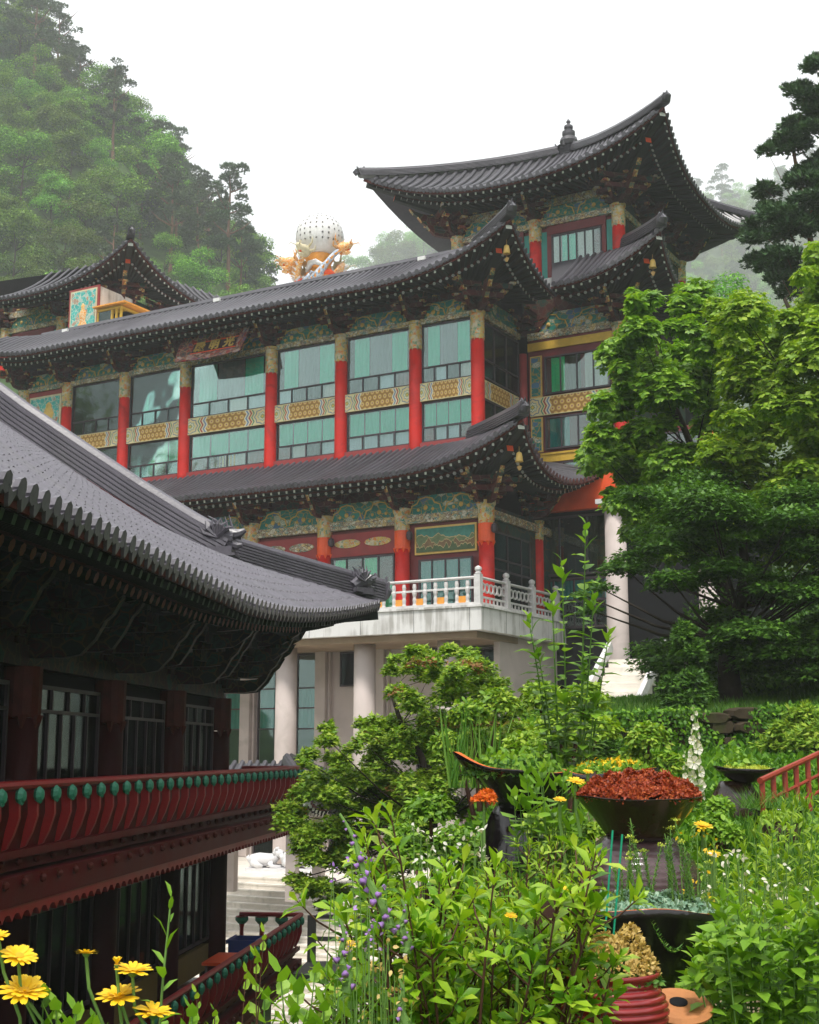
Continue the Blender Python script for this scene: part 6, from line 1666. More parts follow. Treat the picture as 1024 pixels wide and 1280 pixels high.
# retaining wall and lawn edge
w = thing('retaining_wall', 'low dark mossy retaining wall of rough stone behind the garden at the right', 'wall', ground_pt(3.4, 20.2))
rw = random.Random(9); base = Vector(w.location)
M['mossy_stone'] = paint('mossy_stone', (0.05, 0.038, 0.024), 0.5, 2.0, 0.95, 0.1, 1.0, 9, (0.035, 0.055, 0.012))
for lv in range(3):
    x = -1.6 + 0.2*lv
    while x < 6.8:
        wd = rw.uniform(0.22, 0.6); hh = rw.uniform(0.15, 0.24); cz = 0.02 + lv*0.19 + 0.03*x + rw.uniform(-0.03, 0.03)
        b = MB(); n = 9; pr = []
        for k in range(n):
            a = 2*PI*k/n + rw.uniform(-0.2, 0.2); pr.append((wd*0.54*math.copysign(abs(math.cos(a))**0.7, math.cos(a)), hh*0.56*math.copysign(abs(math.sin(a))**0.7, math.sin(a))))
        j = rw.uniform(-0.06, 0.05)
        b.v += [(x+wd/2+p*0.75, j-0.07, cz+q*0.75) for p, q in pr] + [(x+wd/2+p, j+0.03, cz+q) for p, q in pr] + [(x+wd/2+p, 0.4, cz+q) for p, q in pr]
        b.face(tuple(range(n))[::-1])
        for L_ in (0, n):
            for k in range(n): b.face((L_+k, L_+(k+1) % n, L_+n+(k+1) % n, L_+n+k))
        b.build('stone', M['mossy_stone'], w); x += wd*0.98
# ground cover, one mass
rg = np.random.default_rng(77); n = 110000
u = rg.random(n); yy = 2.0 + 32*u**1.3; aa = rg.uniform(-0.10, 0.36, n); xx = aa*yy + rg.normal(size=n)*0.15
keep = np.ones(n, bool)
path_c = lambda y: 0.20*y + 0.12*np.sin(y*0.5)
P = np.array([(x, y, EYE + H(x, y)) for x, y in zip(xx, yy)])
pth = (np.abs(xx - (1.35 + 0.08*(yy-7))) < 0.28) & (yy > 6) & (yy < 15)
P = P[~pth]; yy = yy[~pth]; n = len(P)
Z = norm(rdir(rg, n)*0.8 + np.array([0, 0, 1.0])); X = norm(rdir(rg, n) + np.array([0, 0, 0.9])); S = (0.04 + 0.0045*yy)*(0.6+0.8*rg.random(n))
P[:, 2] += 0.03
put('ground_cover', leaf_mesh('ground_cover', TPL_QUAD, P, X, Z, S, M['lf_ground']), kind='stuff')
# undergrowth on the steep bank behind the layered maple
n = 70000; yy = rg.uniform(25, 44, n); xx = yy*rg.uniform(0.195, 0.42, n); P = np.array([(x, y, EYE + H(x, y) + rg.random()*max(0.05, 1.3 + 1.3*math.sin(x*1.7+y*0.6)*math.cos(x*0.8-y*1.1))) for x, y in zip(xx, yy)])
n2 = 26000; y2 = rg.uniform(20.7, 27, n2); x2 = y2*rg.uniform(0.12, 0.40, n2); P2 = np.array([(x, y, EYE + H(x, y) + 0.02) for x, y in zip(x2, y2)])
put('bank_grass', leaf_mesh('bank_grass', TPL_BLADE, P2, norm(rdir(rg, n2)*0.5+np.array([0, 0, 1.0])), norm(rdir(rg, n2)+np.array([0, -0.6, 0.3])), 0.16+0.16*rg.random(n2), M['lf_grass']), kind='stuff')
put('bank_undergrowth', leaf_mesh('bank_undergrowth', TPL_QUAD, P, norm(rdir(rg, n)+np.array([0, 0, 0.4])), norm(rdir(rg, n)+np.array([0, -0.3, 1.0])), 0.07+0.08*rg.random(n), M['lf_dark']), kind='stuff')
# creeping leaves over the wall
rg = np.random.default_rng(88); n = 16000; xx = rg.uniform(2.2, 10, n); P = np.array([(x, 19.95 + 0.35*rg.random(), EYE + H(x, 21.2) + 0.25 - 0.85*rg.random()**(1.2+0.9*math.sin(x*2.3)+0.5*math.sin(x*5.1))) for x in xx])
put('wall_ivy', leaf_mesh('wall_ivy', TPL_OVATE, P, norm(rdir(rg, n)+np.array([0, -0.3, -0.5])), norm(rdir(rg, n)*0.6+np.array([0, -0.8, 0.6])), 0.04+0.05*rg.random(n), M['lf_ground']), kind='stuff')
# earth path
M['soil'] = paint('sandy_path', (0.26, 0.20, 0.13), 0.3, 3.0, 0.9, 0.1, 0.6, 30)
b = MB(); pr = []
for k in range(19):
    y = 6 + k*0.5; xc = 1.35 + 0.08*(y-7); pr.append([(xc + o_, y, EYE + H(xc+o_, y) + 0.012) for o_ in (-0.3, -0.1, 0.1, 0.3)])
i = 0
for r_ in pr: b.v += r_
for k in range(18):
    for j in range(3): b.face((k*4+j, k*4+j+1, (k+1)*4+j+1, (k+1)*4+j))
b.build('garden_path', M['soil'], kind='structure')
# ================================================================ GARDEN IN THE FOREGROUND
M['onggi'] = paint('brown_glazed_jar', (0.03, 0.014, 0.010), 0.35, 4.0, 0.16, 0.6, 0.15, 30)
M['onggi_blk'] = paint('black_glazed_jar', (0.014, 0.010, 0.011), 0.4, 4.0, 0.14, 0.6, 0.2, 25)
M['onggi_vio'] = paint('violet_brown_glaze', (0.075, 0.042, 0.045), 0.3, 3.0, 0.2, 0.6, 0.3, 18)
M['onggi_int'] = paint('jar_inside', (0.05, 0.02, 0.012), 0.3, 4.0, 0.6)
M['terra_edge'] = paint('broken_clay_edge', (0.62, 0.13, 0.02), 0.3, 10.0, 0.8)
M['terra'] = paint('terracotta', (0.42, 0.17, 0.06), 0.25, 7.0, 0.75)
M['glaze_red'] = paint('red_glazed_pot', (0.24, 0.02, 0.022), 0.25, 5.0, 0.2, 0.6, 0.1, 20)
M['sedum_red'] = leafmat('red_sedum', [(0.16, 0.02, 0.008), (0.34, 0.05, 0.015), (0.55, 0.13, 0.03)], trans=0.2, obj=0, rough=0.5)
M['sedum_gold'] = leafmat('golden_sedum', [(0.38, 0.24, 0.05), (0.60, 0.42, 0.12), (0.70, 0.52, 0.2)], trans=0.2, obj=0)
M['sedum_blue'] = leafmat('blue_green_succulent', [(0.12, 0.24, 0.15), (0.25, 0.40, 0.28), (0.42, 0.54, 0.40)], trans=0.2, obj=0)
M['sedum_lime'] = leafmat('lime_sedum', [(0.28, 0.40, 0.03), (0.5, 0.6, 0.06), (0.66, 0.66, 0.10)], trans=0.3, obj=0)
M['petal_y'] = leafmat('yellow_petal', [(0.78, 0.46, 0.01), (0.90, 0.58, 0.015), (0.92, 0.66, 0.03)], trans=0.25, obj=0, rough=0.55)
M['petal_w'] = leafmat('cream_petal', [(0.70, 0.62, 0.50), (0.80, 0.76, 0.62), (0.84, 0.82, 0.74)], trans=0.3, obj=0)
M['petal_p'] = leafmat('purple_petal', [(0.32, 0.13, 0.55), (0.46, 0.24, 0.68), (0.62, 0.42, 0.75)], trans=0.3, obj=0)
M['petal_o'] = leafmat('orange_petal', [(0.75, 0.12, 0.02), (0.85, 0.25, 0.02)], trans=0.3, obj=0)
M['disc_y'] = paint('flower_disc', (0.62, 0.33, 0.01), 0.3, 60, 0.8)
M['stake'] = paint('green_plastic_stake', (0.01, 0.30, 0.17), 0.1, 5, 0.4)
M['fence_red'] = paint('rust_red_fence', (0.26, 0.035, 0.018), 0.3, 5.0, 0.5)

def leaves_of(parent, tpl, P, X, Z, S, mat, single=0, name='leaf', rest='foliage'):
    """the largest-looking leaves one by one, the rest joined"""
    P = np.asarray(P, float); X = norm(np.asarray(X, float)); Z = np.asarray(Z, float); S = np.asarray(S, float)
    Y = norm(np.cross(Z, X)); Z = np.cross(X, Y); off = np.array(parent.location)
    dist = np.linalg.norm(P + off - np.array([0, 0, EYE]), axis=1); order = np.argsort(-(S/dist))
    if single:
        me = leaf_mesh(name, tpl, np.zeros((1, 3)), np.array([[1., 0, 0]]), np.array([[0, 0, 1.]]), np.ones(1), mat)
        for i in order[:single]:
            o = bpy.data.objects.new(name, me); COL.objects.link(o); o.parent = parent
            m = Matrix(((X[i, 0], Y[i, 0], Z[i, 0]), (X[i, 1], Y[i, 1], Z[i, 1]), (X[i, 2], Y[i, 2], Z[i, 2])))
            o.matrix_basis = Matrix.Translation(Vector(P[i])) @ m.to_4x4() @ Matrix.Scale(float(S[i]), 4)
        order = order[single:]
    if len(order): put(rest, leaf_mesh(rest, tpl, P[order], X[order], Z[order], S[order], mat), parent, kind='stuff' if single else None)

def stem_plant(label, tips, d, dj, seed, leaf, tpl, mat, base_spread=0.3, lpt=26, topfrac=0.62, up=0.9, single=0, stem='stem_brown', sr=0.006, name='leafy_shrub', cat='shrub', basepx=None, whorl=True, group=None, ang=0.75, twigs=0):
    """many stems from one crown of roots; tips = list of (px, py)"""
    rd = random.Random(seed); pts = [at(px, py, d + rd.uniform(-dj, dj)) for px, py in tips]
    if basepx: bp = at(basepx[0], basepx[1], d); bx, by = bp.x, bp.y
    else: bx = sum(p.x for p in pts)/len(pts); by = sum(p.y for p in pts)/len(pts)
    z0 = EYE + H(bx, by); t = thing(name, label, cat, (bx, by, z0), 0, group); inv = Vector(t.location)
    b = MB(); P = []; X = []; Z = []; S = []
    for tip in pts:
        tip = tip - inv; s0 = Vector((tip.x*base_spread + rd.uniform(-0.04, 0.04), tip.y*base_spread + rd.uniform(-0.04, 0.04), -0.03))
        m1 = s0.lerp(tip, 0.35) + Vector((rd.uniform(-0.05, 0.05), rd.uniform(-0.05, 0.05), 0.0)); m2 = s0.lerp(tip, 0.7) + Vector((rd.uniform(-0.03, 0.03) - tip.x*0.05, rd.uniform(-0.03, 0.03), 0.02))
        pl = []
        for k in range(9):
            f = k/8; a = s0.lerp(m1, f); bq = m1.lerp(m2, f); c = m2.lerp(tip, f); pl.append(a.lerp(bq, f).lerp(bq.lerp(c, f), f))
        L = (tip - s0).length; b.tube(pl, [sr*(1.25 - 0.9*k/8) for k in range(9)], 5, cap=False)
        for w in range(twigs):
            f = rd.uniform(0.45, 0.93); kf = f*8; k0 = min(7, int(kf)); p = pl[k0].lerp(pl[k0+1], kf-k0); ax = (pl[k0+1]-pl[k0]).normalized()
            a = w*2.2 + rd.uniform(0, 2); r = Vector((math.cos(a), math.sin(a), 0)); Lw = leaf*rd.uniform(0.7, 2.2)
            e = p + (r*0.75 + ax*0.75)*Lw; mm = p.lerp(e, 0.5) + r*Lw*0.12; b.tube([p, mm, e], [sr*0.55, sr*0.45, sr*0.3], 4, cap=False); ax2 = (e-mm).normalized()
            for q in range(rd.randint(7, 10)):
                a2 = q*2.4 + rd.random()*0.4; e1 = ax2.cross(Vector((0.3, 0.8, 0.1))).normalized(); e2 = ax2.cross(e1); rr = e1*math.cos(a2) + e2*math.sin(a2); tl = rd.uniform(0.55, 1.25) if q > 2 else rd.uniform(0.2, 0.5)
                P.append(tuple(e - ax2*0.004*q)); X.append(tuple(ax2*math.cos(tl) + rr*math.sin(tl) - Vector((0, 0, 0.12)))); Z.append(tuple(ax2*math.sin(tl) - rr*math.cos(tl)*0.6 + Vector((0, 0, 0.5)))); S.append(leaf*rd.uniform(0.6, 1.05)*(0.6 if q < 3 else 1))
        n = max(6, int(lpt*rd.uniform(0.8, 1.2)))
        for q in range(n):
            f = 1 - topfrac*(q/n)**1.25 if whorl else 1 - topfrac*q/n
            kf = f*8; k0 = min(7, int(kf)); p = pl[k0].lerp(pl[k0+1], kf-k0); ax = (pl[k0+1]-pl[k0]).normalized()
            a = q*2.4 + rd.uniform(-0.3, 0.3); e1 = ax.cross(Vector((0.3, 0.8, 0.1))).normalized(); e2 = ax.cross(e1)
            r = e1*math.cos(a) + e2*math.sin(a); tilt = ang*(1.25 - 0.75*(1 if q < 5 else 0)) + rd.uniform(-0.15, 0.15)
            x = (ax*math.cos(tilt) + r*math.sin(tilt)) - Vector((0, 0, 0.10)); zz = (ax*math.sin(tilt) - r*math.cos(tilt)*0.6 + Vector((0, 0, 0.5)))
            sz = leaf*rd.uniform(0.7, 1.15)*(0.62 if q < 3 else 1.0)
            P.append(tuple(p)); X.append(tuple(x)); Z.append(tuple(zz)); S.append(sz)
    b.build('stems', M[stem], t, smooth=True)
    leaves_of(t, tpl, P, X, Z, S, M[mat], single)
    return t
def region_tips(top, n, seed, depth_y=260, ymax=1290):
    """random tip positions below a skyline given as (px, py) points"""
    rd = random.Random(seed); out = []; x0, x1 = top[0][0], top[-1][0]
    for i in range(n):
        px = x0 + (x1-x0)*((i+rd.random())/n); ty = interp(top, px); out.append((px, min(ymax, ty + depth_y*rd.random()**1.5)))
    return out

# main shrub in the bottom centre
tips = region_tips([(395, 1190), (430, 1120), (470, 1070), (500, 1120), (545, 1100), (600, 1090), (640, 1130), (700, 1105), (735, 1085), (760, 1130), (770, 1180)], 70, 5, 200) + [(470, 1030), (488, 1018), (455, 1045), (735, 1075), (745, 1065), (560, 1090), (620, 1080), (520, 1120)]
stem_plant('large green shrub with upright leaf whorls in the bottom centre', tips, 3.9, 0.35, 11, 0.080, TPL_OBOV, 'lf_shrub', 0.35, 16, 0.22, single=240, sr=0.0065, twigs=5, basepx=(590, 1300))
tips = region_tips([(420, 1240), (500, 1200), (600, 1190), (700, 1200), (740, 1230)], 34, 6, 100)
stem_plant('darker twiggy shrub growing through the big leaf whorls', tips, 4.3, 0.2, 12, 0.055, TPL_OVATE, 'lf_maple', 0.5, 14, 0.5, sr=0.007, twigs=4, basepx=(560, 1310), single=80)
# broad toothed leaves bottom left of centre
tips = [(350, 1215), (372, 1235), (395, 1208), (420, 1225), (365, 1262), (405, 1255), (440, 1245), (455, 1205), (330, 1240), (385, 1280)]
stem_plant('low plant with broad light green leaves at the bottom left of the shrub', tips, 3.3, 0.12, 13, 0.085, TPL_MAPLE, 'lf_bright', 0.5, 13, 0.5, stem='stem', sr=0.004, basepx=(400, 1330), name='broad_leaf_plant', cat='plant', single=60, ang=1.1)
# leafy growth at lower right
tips = region_tips([(865, 1190), (900, 1130), (940, 1110), (985, 1120), (1035, 1100)], 52, 7, 160)
stem_plant('bushy plant with pale veined leaves in the bottom right corner', tips, 4.4, 0.35, 14, 0.068, TPL_OVATE, 'lf_bright', 0.55, 16, 0.4, stem='stem', sr=0.005, twigs=2, basepx=(955, 1330), name='bushy_plant', cat='plant', single=140, ang=1.15)
tips = region_tips([(845, 1080), (880, 1050), (920, 1040), (960, 1010), (1000, 990), (1035, 970)], 70, 8, 150)
stem_plant('tall fine leaved weeds along the right side of the path', tips, 6.6, 0.5, 15, 0.07, TPL_LANCE, 'lf_yellowgreen', 0.7, 26, 0.75, stem='stem', sr=0.004, name='tall_weeds', cat='weeds', basepx=(950, 1200), whorl=False)
tips = region_tips([(640, 975), (670, 955), (710, 965), (740, 1000)], 22, 9, 80) 
stem_plant('light green serrated leaf plant in front of the left jar', tips, 6.8, 0.2, 16, 0.095, TPL_MAPLE, 'lf_bright', 0.5, 14, 0.5, stem='stem', sr=0.005, name='serrated_plant', cat='plant', basepx=(680, 1120), single=60, ang=1.1)
tips = region_tips([(585, 1085), (640, 1060), (690, 1040), (730, 1060)], 26, 10, 70)
stem_plant('thin leaved green shrub right behind the leaf whorls', tips, 5.6, 0.3, 17, 0.055, TPL_LANCE, 'lf_yellowgreen', 0.5, 14, 0.4, sr=0.005, twigs=4, name='thin_leaf_shrub', basepx=(650, 1200))
# slender sapling with paired leaflets
tips = [(732, 655), (702, 700), (690, 745), (742, 745), (660, 770), (762, 790), (672, 812), (730, 830), (706, 870), (745, 870)]
stem_plant('slender young tree with light green paired leaves before the balcony', tips, 9.0, 0.35, 18, 0.13, TPL_OVATE, 'lf_bright', 0.08, 34, 0.6, stem='stem', sr=0.009, name='young_sapling', cat='young tree', basepx=(712, 1080), single=60, ang=1.0, whorl=False)
# grassy stalks
rd = random.Random(4)
def stalks(label, px0, px1, ytop, ybase, d, n, seed, mat='lf_grass', spread=0.3):
    rd = random.Random(seed); P = []; X = []; Z = []; S = []; c = at((px0+px1)/2, ybase, d); t = thing('grass_clump', label, 'grass', c)
    for k in range(n):
        p = at(rd.uniform(px0, px1), ybase, d + rd.uniform(-0.3, 0.3)) - c; h = (ybase-ytop)*d/1700*rd.uniform(0.6, 1.05)
        P.append(tuple(p)); X.append((rd.uniform(-spread, spread), rd.uniform(-spread, spread), 1)); Z.append((rd.uniform(-1, 1), rd.uniform(-1, 1), 0.1)); S.append(h)
    tpl = (TPL_BLADE[0]*np.array([1, 0.35, 1]), TPL_BLADE[1]); put('blades', leaf_mesh('blades', tpl, np.array(P), np.array(X, float), np.array(Z, float), np.array(S), M[mat]), t, kind='stuff'); return t
stalks('tall thin grass stalks left of the slender sapling', 560, 620, 870, 985, 12, 60, 1)
stalks('grass tuft hanging over the far clay pot', 925, 1000, 975, 1010, 10.2, 260, 2, spread=1.2)
stalks('strappy green leaves at the foot of the far jar', 900, 950, 1000, 1065, 9.5, 90, 3, spread=0.5)
stalks('grass blades along the right edge of the garden', 960, 1030, 1010, 1110, 7.0, 120, 4, spread=0.5)

# ---- pots and jars
def rim_wob(seed, amp, ramp=0.0, tear=None):
    rd = random.Random(seed); ph = [rd.uniform(0, 6.28) for _ in range(4)]
    def f(a, r, z, k): 
        w = math.sin(a*2+ph[0])*0.5 + math.sin(a*3+ph[1])*0.3 + math.sin(a*5+ph[2])*0.2
        return w
    return f
def vessel(label, px, py, d, prof, mat, name='clay_jar', cat='jar', tilt=0.0, rx=0.0, wav=0.0, seed=1, n=40, inner=0.012, edge=None, part='jar_body', sq=1.0):
    """prof: (radius, height) from foot to rim, metres; wall has thickness; (px, py) is the foot centre; wav waves the rim"""
    t = thing(name, label, cat, at(px, py, d)); f = rim_wob(seed, wav); zmax = prof[-1][1]; z0 = prof[0][1]
    def mod(a, r, z, k):
        q = ((z-z0)/(zmax-z0))**3 if zmax > z0 else 0
        w = f(a, r, z, k); return r*(1 + 0.5*wav*q*w/max(0.05, r)), z + wav*q*w
    outer = list(prof); inn = [(max(0.005, r-inner), z + (0.0 if k else inner)) for k, (r, z) in enumerate(prof)][::-1]
    full = [(0.001, prof[0][1])] + outer + inn[:-1] + [(0.001, prof[0][1]+inner)]
    mats = [0]*(len(outer)) + [2] + [1]*(len(full)-len(outer)-2)
    b = MB(); b.lathe(full, n, 0, mats=mats, wob=mod)
    R = Matrix.Rotation(tilt, 4, 'Y') @ Matrix.Rotation(rx, 4, 'X'); b.xf(R)
    o = b.build(part, [M[mat], M['onggi_int'], M[edge or mat]], t); o.data.polygons.foreach_set('use_smooth', [True]*len(o.data.polygons))
    return t
def mound(parent, cx, cz, r, h, n, size, mat, seed, tpl=TPL_OVATE, name='sedum', flat=1.0, cy_=0.0):
    rg = np.random.default_rng(seed); a = rg.random(n)*2*PI; q = np.sqrt(rg.random(n)); x = np.cos(a)*q*r; y = np.sin(a)*q*r
    z = cz + h*np.sqrt(np.maximum(0, 1-q**2))*(0.75+0.35*np.sin(x*40+seed)*np.cos(y*35)) + rg.random(n)*h*0.15
    P = np.stack([cx+x, cy_+y, z], 1); dn = norm(np.stack([x, y, np.full(n, r*0.8)], 1))
    X = norm(rdir(rg, n) + dn*0.6); Z = norm(dn + rdir(rg, n)*0.5)
    return put(name, leaf_mesh(name, tpl, P, X, Z, size*(0.7+0.6*rg.random(n)), M[mat]), parent, kind='stuff')
def px2m(px, d): return px*d/1700.0

# conical pot with red sedum
t = vessel('wide conical brown pot heaped with brick red sedum', 800, 1049, 6.0, [(0.135, 0), (0.15, 0.02), (0.20, 0.09), (0.275, 0.178), (0.285, 0.185)], 'onggi', 'sedum_pot', 'pot', seed=3, wav=0.008)
mound(t, 0, 0.165, 0.268, 0.115, 13000, 0.017, 'sedum_red', 3)
# upside-down jar below it
t = vessel('violet brown glazed jar carrying the pot of red sedum', 800, 1150, 6.0, [(0.22 + (0.052*math.sin(min(1, z_/0.14)*PI/2) if z_ < 0.14 else 0.052 - 0.11*((z_-0.14)/0.215)**2.2) + 0.0022*math.sin(z_*230), z_) for z_ in [0.355*k_/40 for k_ in range(41)]] + [(0.15, 0.36)], 'onggi_vio', seed=4)
# broken black jar with succulents
t = vessel('broken black jar with jagged clay edge holding blue green succulents', 800, 1285, 4.9, [(0.13, 0), (0.17, 0.10), (0.215, 0.22), (0.255, 0.33), (0.285, 0.40), (0.30, 0.43)], 'onggi_blk', 'broken_jar', 'jar', tilt=0.03, wav=0.022, seed=6, edge='terra_edge', inner=0.016)
mound(t, 0.03, 0.385, 0.26, 0.075, 5200, 0.022, 'sedum_blue', 4, cy_=0.0)
mound(t, -0.17, 0.41, 0.12, 0.055, 2200, 0.016, 'sedum_lime', 5, name='lime_sedum', cy_=-0.03)
rg = random.Random(8)
for k in range(26):
    x = rg.uniform(-0.10, 0.24); y = rg.uniform(-0.12, 0.1); h = rg.uniform(0.12, 0.26) * (1.0 if k % 3 else 1.25); lean = rg.uniform(-0.05, 0.05)
    b = MB(); b.tube([(x, y, 0.43), (x+lean*0.4, y, 0.43+h*0.5), (x+lean, y, 0.43+h)], [0.004, 0.003, 0.002], 5)
    sp_ = b.build('flower_spike', M['stem'], t)
    n = int(h/0.0045); q = np.linspace(0.05, 0.92, n); a = np.arange(n)*2.4
    P = np.stack([x+lean*q, np.full(n, y), 0.43+h*q], 1); X = np.stack([np.cos(a), np.sin(a), np.full(n, 0.7)], 1); Z = np.stack([-np.cos(a)*0.5, -np.sin(a)*0.5, np.ones(n)], 1)
    put('leaflets', leaf_mesh('leaflets', TPL_LANCE, P, X, Z, np.full(n, 0.021), M['lf_grass']), sp_)
    if k % 2 == 0:
        m = 34; P = np.stack([x+lean+rg.uniform(-0.001, 0.001)+np.random.default_rng(k).normal(size=m)*0.009, y+np.random.default_rng(k+50).normal(size=m)*0.009, 0.432+h+np.random.default_rng(k+90).random(m)*0.006], 1)
        put('flower_head', leaf_mesh('flower_head', TPL_QUAD, P, rdir(np.random.default_rng(k), m), np.tile([0, 0, 1.], (m, 1)), np.full(m, 0.009), M['sedum_lime']), sp_)
# trailing succulent over the rim
n = 70; q = np.linspace(0, 1, n); P = np.stack([0.0+0.10*q, -0.29-0.02*q, 0.41-0.10*np.sin(q*2.2)], 1); a = np.arange(n)*2.1
put('trailing_stem', leaf_mesh('trailing_stem', TPL_LANCE, P, np.stack([np.cos(a)*0.6+0.5, np.sin(a), np.cos(a)], 1), rdir(np.random.default_rng(1), n), np.full(n, 0.015), M['lf_grass']), t)
# red glazed ribbed pot
prof = [(0.10, 0)]
for k in range(9): rr_ = 0.125+0.05*math.sin(PI*(k+1)/10); prof += [(rr_-0.004, 0.018+0.02*k), (rr_+0.003, 0.024+0.02*k), (rr_+0.003, 0.031+0.02*k), (rr_-0.004, 0.036+0.02*k)]
prof += [(0.150, 0.205), (0.156, 0.22)]
t = vessel('ribbed red glazed pot with golden sedum blossoms', 762, 1310, 4.0, prof, 'glaze_red', 'red_pot', 'pot', seed=7)
mound(t, 0.03, 0.19, 0.12, 0.14, 2600, 0.015, 'sedum_gold', 6, TPL_QUAD, 'golden_blossoms'); mound(t, 0.03, 0.17, 0.125, 0.08, 900, 0.02, 'lf_grass', 7, name='sedum_leaves')
# terracotta disc with hole
t = thing('terracotta_lid', 'terracotta disc with a dark hole lying beside the red pot', 'pot lid', at(848, 1262, 4.15))
b = MB(); b.lathe([(0.026, 0.0), (0.10, -0.004), (0.125, 0.0), (0.13, 0.012), (0.115, 0.026), (0.06, 0.02), (0.03, 0.03), (0.026, 0.02)], 30); t.rotation_euler = (0.32, 0, 0); t.scale = (0.82, 0.82, 0.82)
o = b.build('disc', M['terra'], t); b = MB(); b.lathe([(0.001, 0.0), (0.034, 0.0), (0.034, 0.033), (0.001, 0.033)], 16); b.build('hole', M['interior'], t)  # solid dark plug paints the shade inside the opening
# big broken jar on the left: wavy bowl on a glossy neck jar
t = vessel('large black jar half with wavy orange edge on the left', 655, 1010, 9.0, [(0.16, 0), (0.20, 0.04), (0.30, 0.14), (0.42, 0.24), (0.46, 0.275)], 'onggi_blk', 'broken_jar', 'jar', tilt=0.05, wav=0.07, seed=21, edge='terra_edge', inner=0.035, n=60)
mound(t, 0, 0.2, 0.4, 0.10, 3000, 0.035, 'lf_grass', 9, name='rock_plants')
mound(t, 0.0, 0.22, 0.35, 0.16, 420, 0.05, 'lf_bright', 10, name='rock_plants')
t = vessel('glossy black jar with white glare under the wavy jar half', 650, 1120, 9.0, [(0.20, 0), (0.27, 0.10), (0.28, 0.25), (0.25, 0.40), (0.19, 0.53), (0.155, 0.585)], 'onggi_blk', seed=9)
t = vessel('dark jar bowl topped with yellow blossoms behind the red sedum', 765, 1010, 8.4, [(0.16, 0), (0.22, 0.06), (0.28, 0.15), (0.30, 0.225)], 'onggi_blk', 'broken_jar', 'jar', wav=0.025, seed=12, edge='terra_edge')
mound(t, 0, 0.19, 0.27, 0.08, 900, 0.035, 'lf_bright', 11, name='rock_plants')
mound(t, -0.0, 0.24, 0.2, 0.05, 160, 0.03, 'petal_y', 12, name='yellow_blossoms')
t = thing('red_flower_cluster', 'cluster of red flowers tucked below the left jar rim', 'flowers', at(605, 994, 8.7)); mound(t, 0, -0.05, 0.075, 0.07, 600, 0.026, 'petal_o', 13, name='red_petals')
b = MB(); b.tube([(0, 0, -0.5), (0, 0, 0)], 0.01, 5); b.build('stem', M['stem'], t)
# clay shard standing in the bushes
t = thing('clay_shard', 'reddish brown clay shard standing among the leaves', 'clay shard', at(690, 1135, 5.2)); b = MB(); b.poly([(-0.13, -0.1), (0.10, -0.12), (0.12, 0.03), (0.04, 0.085), (-0.02, 0.04), (-0.12, 0.0)], 0.015); b.build('shard', M['onggi_int'], t)
# far pots beside the railing
t = vessel('shallow dark bowl of lime green sedum standing on the far jar', 932, 978, 11.0, [(0.08, 0), (0.12, 0.02), (0.20, 0.07), (0.25, 0.115)], 'onggi_blk', 'sedum_bowl', 'pot', wav=0.02, seed=14); mound(t, 0, 0.09, 0.21, 0.04, 1500, 0.02, 'sedum_lime', 14)
mound(t, -0.05, 0.1, 0.12, 0.14, 60, 0.06, 'lf_bright', 15, name='sprigs')
t = vessel('glossy brown jar under the far sedum bowl', 922, 1052, 11.0, [(0.16, 0), (0.22, 0.10), (0.235, 0.22), (0.21, 0.34), (0.15, 0.43), (0.12, 0.48)], 'onggi', seed=15)
t = vessel('dark clay pot with overhanging grass beside the railing', 975, 1052, 10.4, [(0.13, 0), (0.16, 0.10), (0.19, 0.22), (0.20, 0.25)], 'onggi_blk', 'grass_pot', 'pot', seed=16); mound(t, 0, 0.23, 0.2, 0.06, 1300, 0.04, 'lf_grass', 17)
t = vessel('small reddish pot with pale leaves low by the path', 978, 1062, 9.0, [(0.09, 0), (0.12, 0.08), (0.13, 0.18)], 'onggi_int', 'small_pot', 'pot', seed=17); mound(t, 0, 0.16, 0.15, 0.08, 700, 0.03, 'lf_yellowgreen', 18)

# stakes
for i, (a, c, lb) in enumerate([((766, 1038), (753, 1188), 'left'), ((778, 1043), (763, 1190), 'right')]):
    t = thing('plant_stake', 'thin green plant stake before the broken jar, %s of the two' % lb, 'stake', at(c[0], c[1], 4.3)); p = at(a[0], a[1], 4.35) - t.location
    b = MB(); b.tube([(0, 0, -0.05), tuple(p)], 0.0032, 6); b.build('rod', M['stake'], t)
# railing at the right
t = thing('garden_railing', 'rust red metal railing climbing at the right edge of the garden', 'railing', at(950, 1000, 10.2))
A_ = [at(950, 976, 10.2), at(1000, 953, 10.9), at(1060, 925, 11.8)]; inv = Vector(t.location)
b = MB(); b.tube([tuple(p-inv) for p in A_], 0.024, 8); b.build('top_rail', M['fence_red'], t)
for dz in (0.17, 0.30):
    b = MB(); b.tube([tuple(p-inv-Vector((0, 0, dz))) for p in A_], 0.014, 6); b.build('rail', M['fence_red'], t)
for f in [0.02, 0.14, 0.27, 0.4, 0.53, 0.66, 0.8, 0.94]:
    p = A_[0].lerp(A_[1], f/0.45) if f < 0.45 else A_[1].lerp(A_[2], (f-0.45)/0.55); p = p - inv
    b = MB(); b.bar(tuple(p - Vector((0, 0, 0.75))), tuple(p), 0.035, 0.035); b.build('post', M['fence_red'], t)

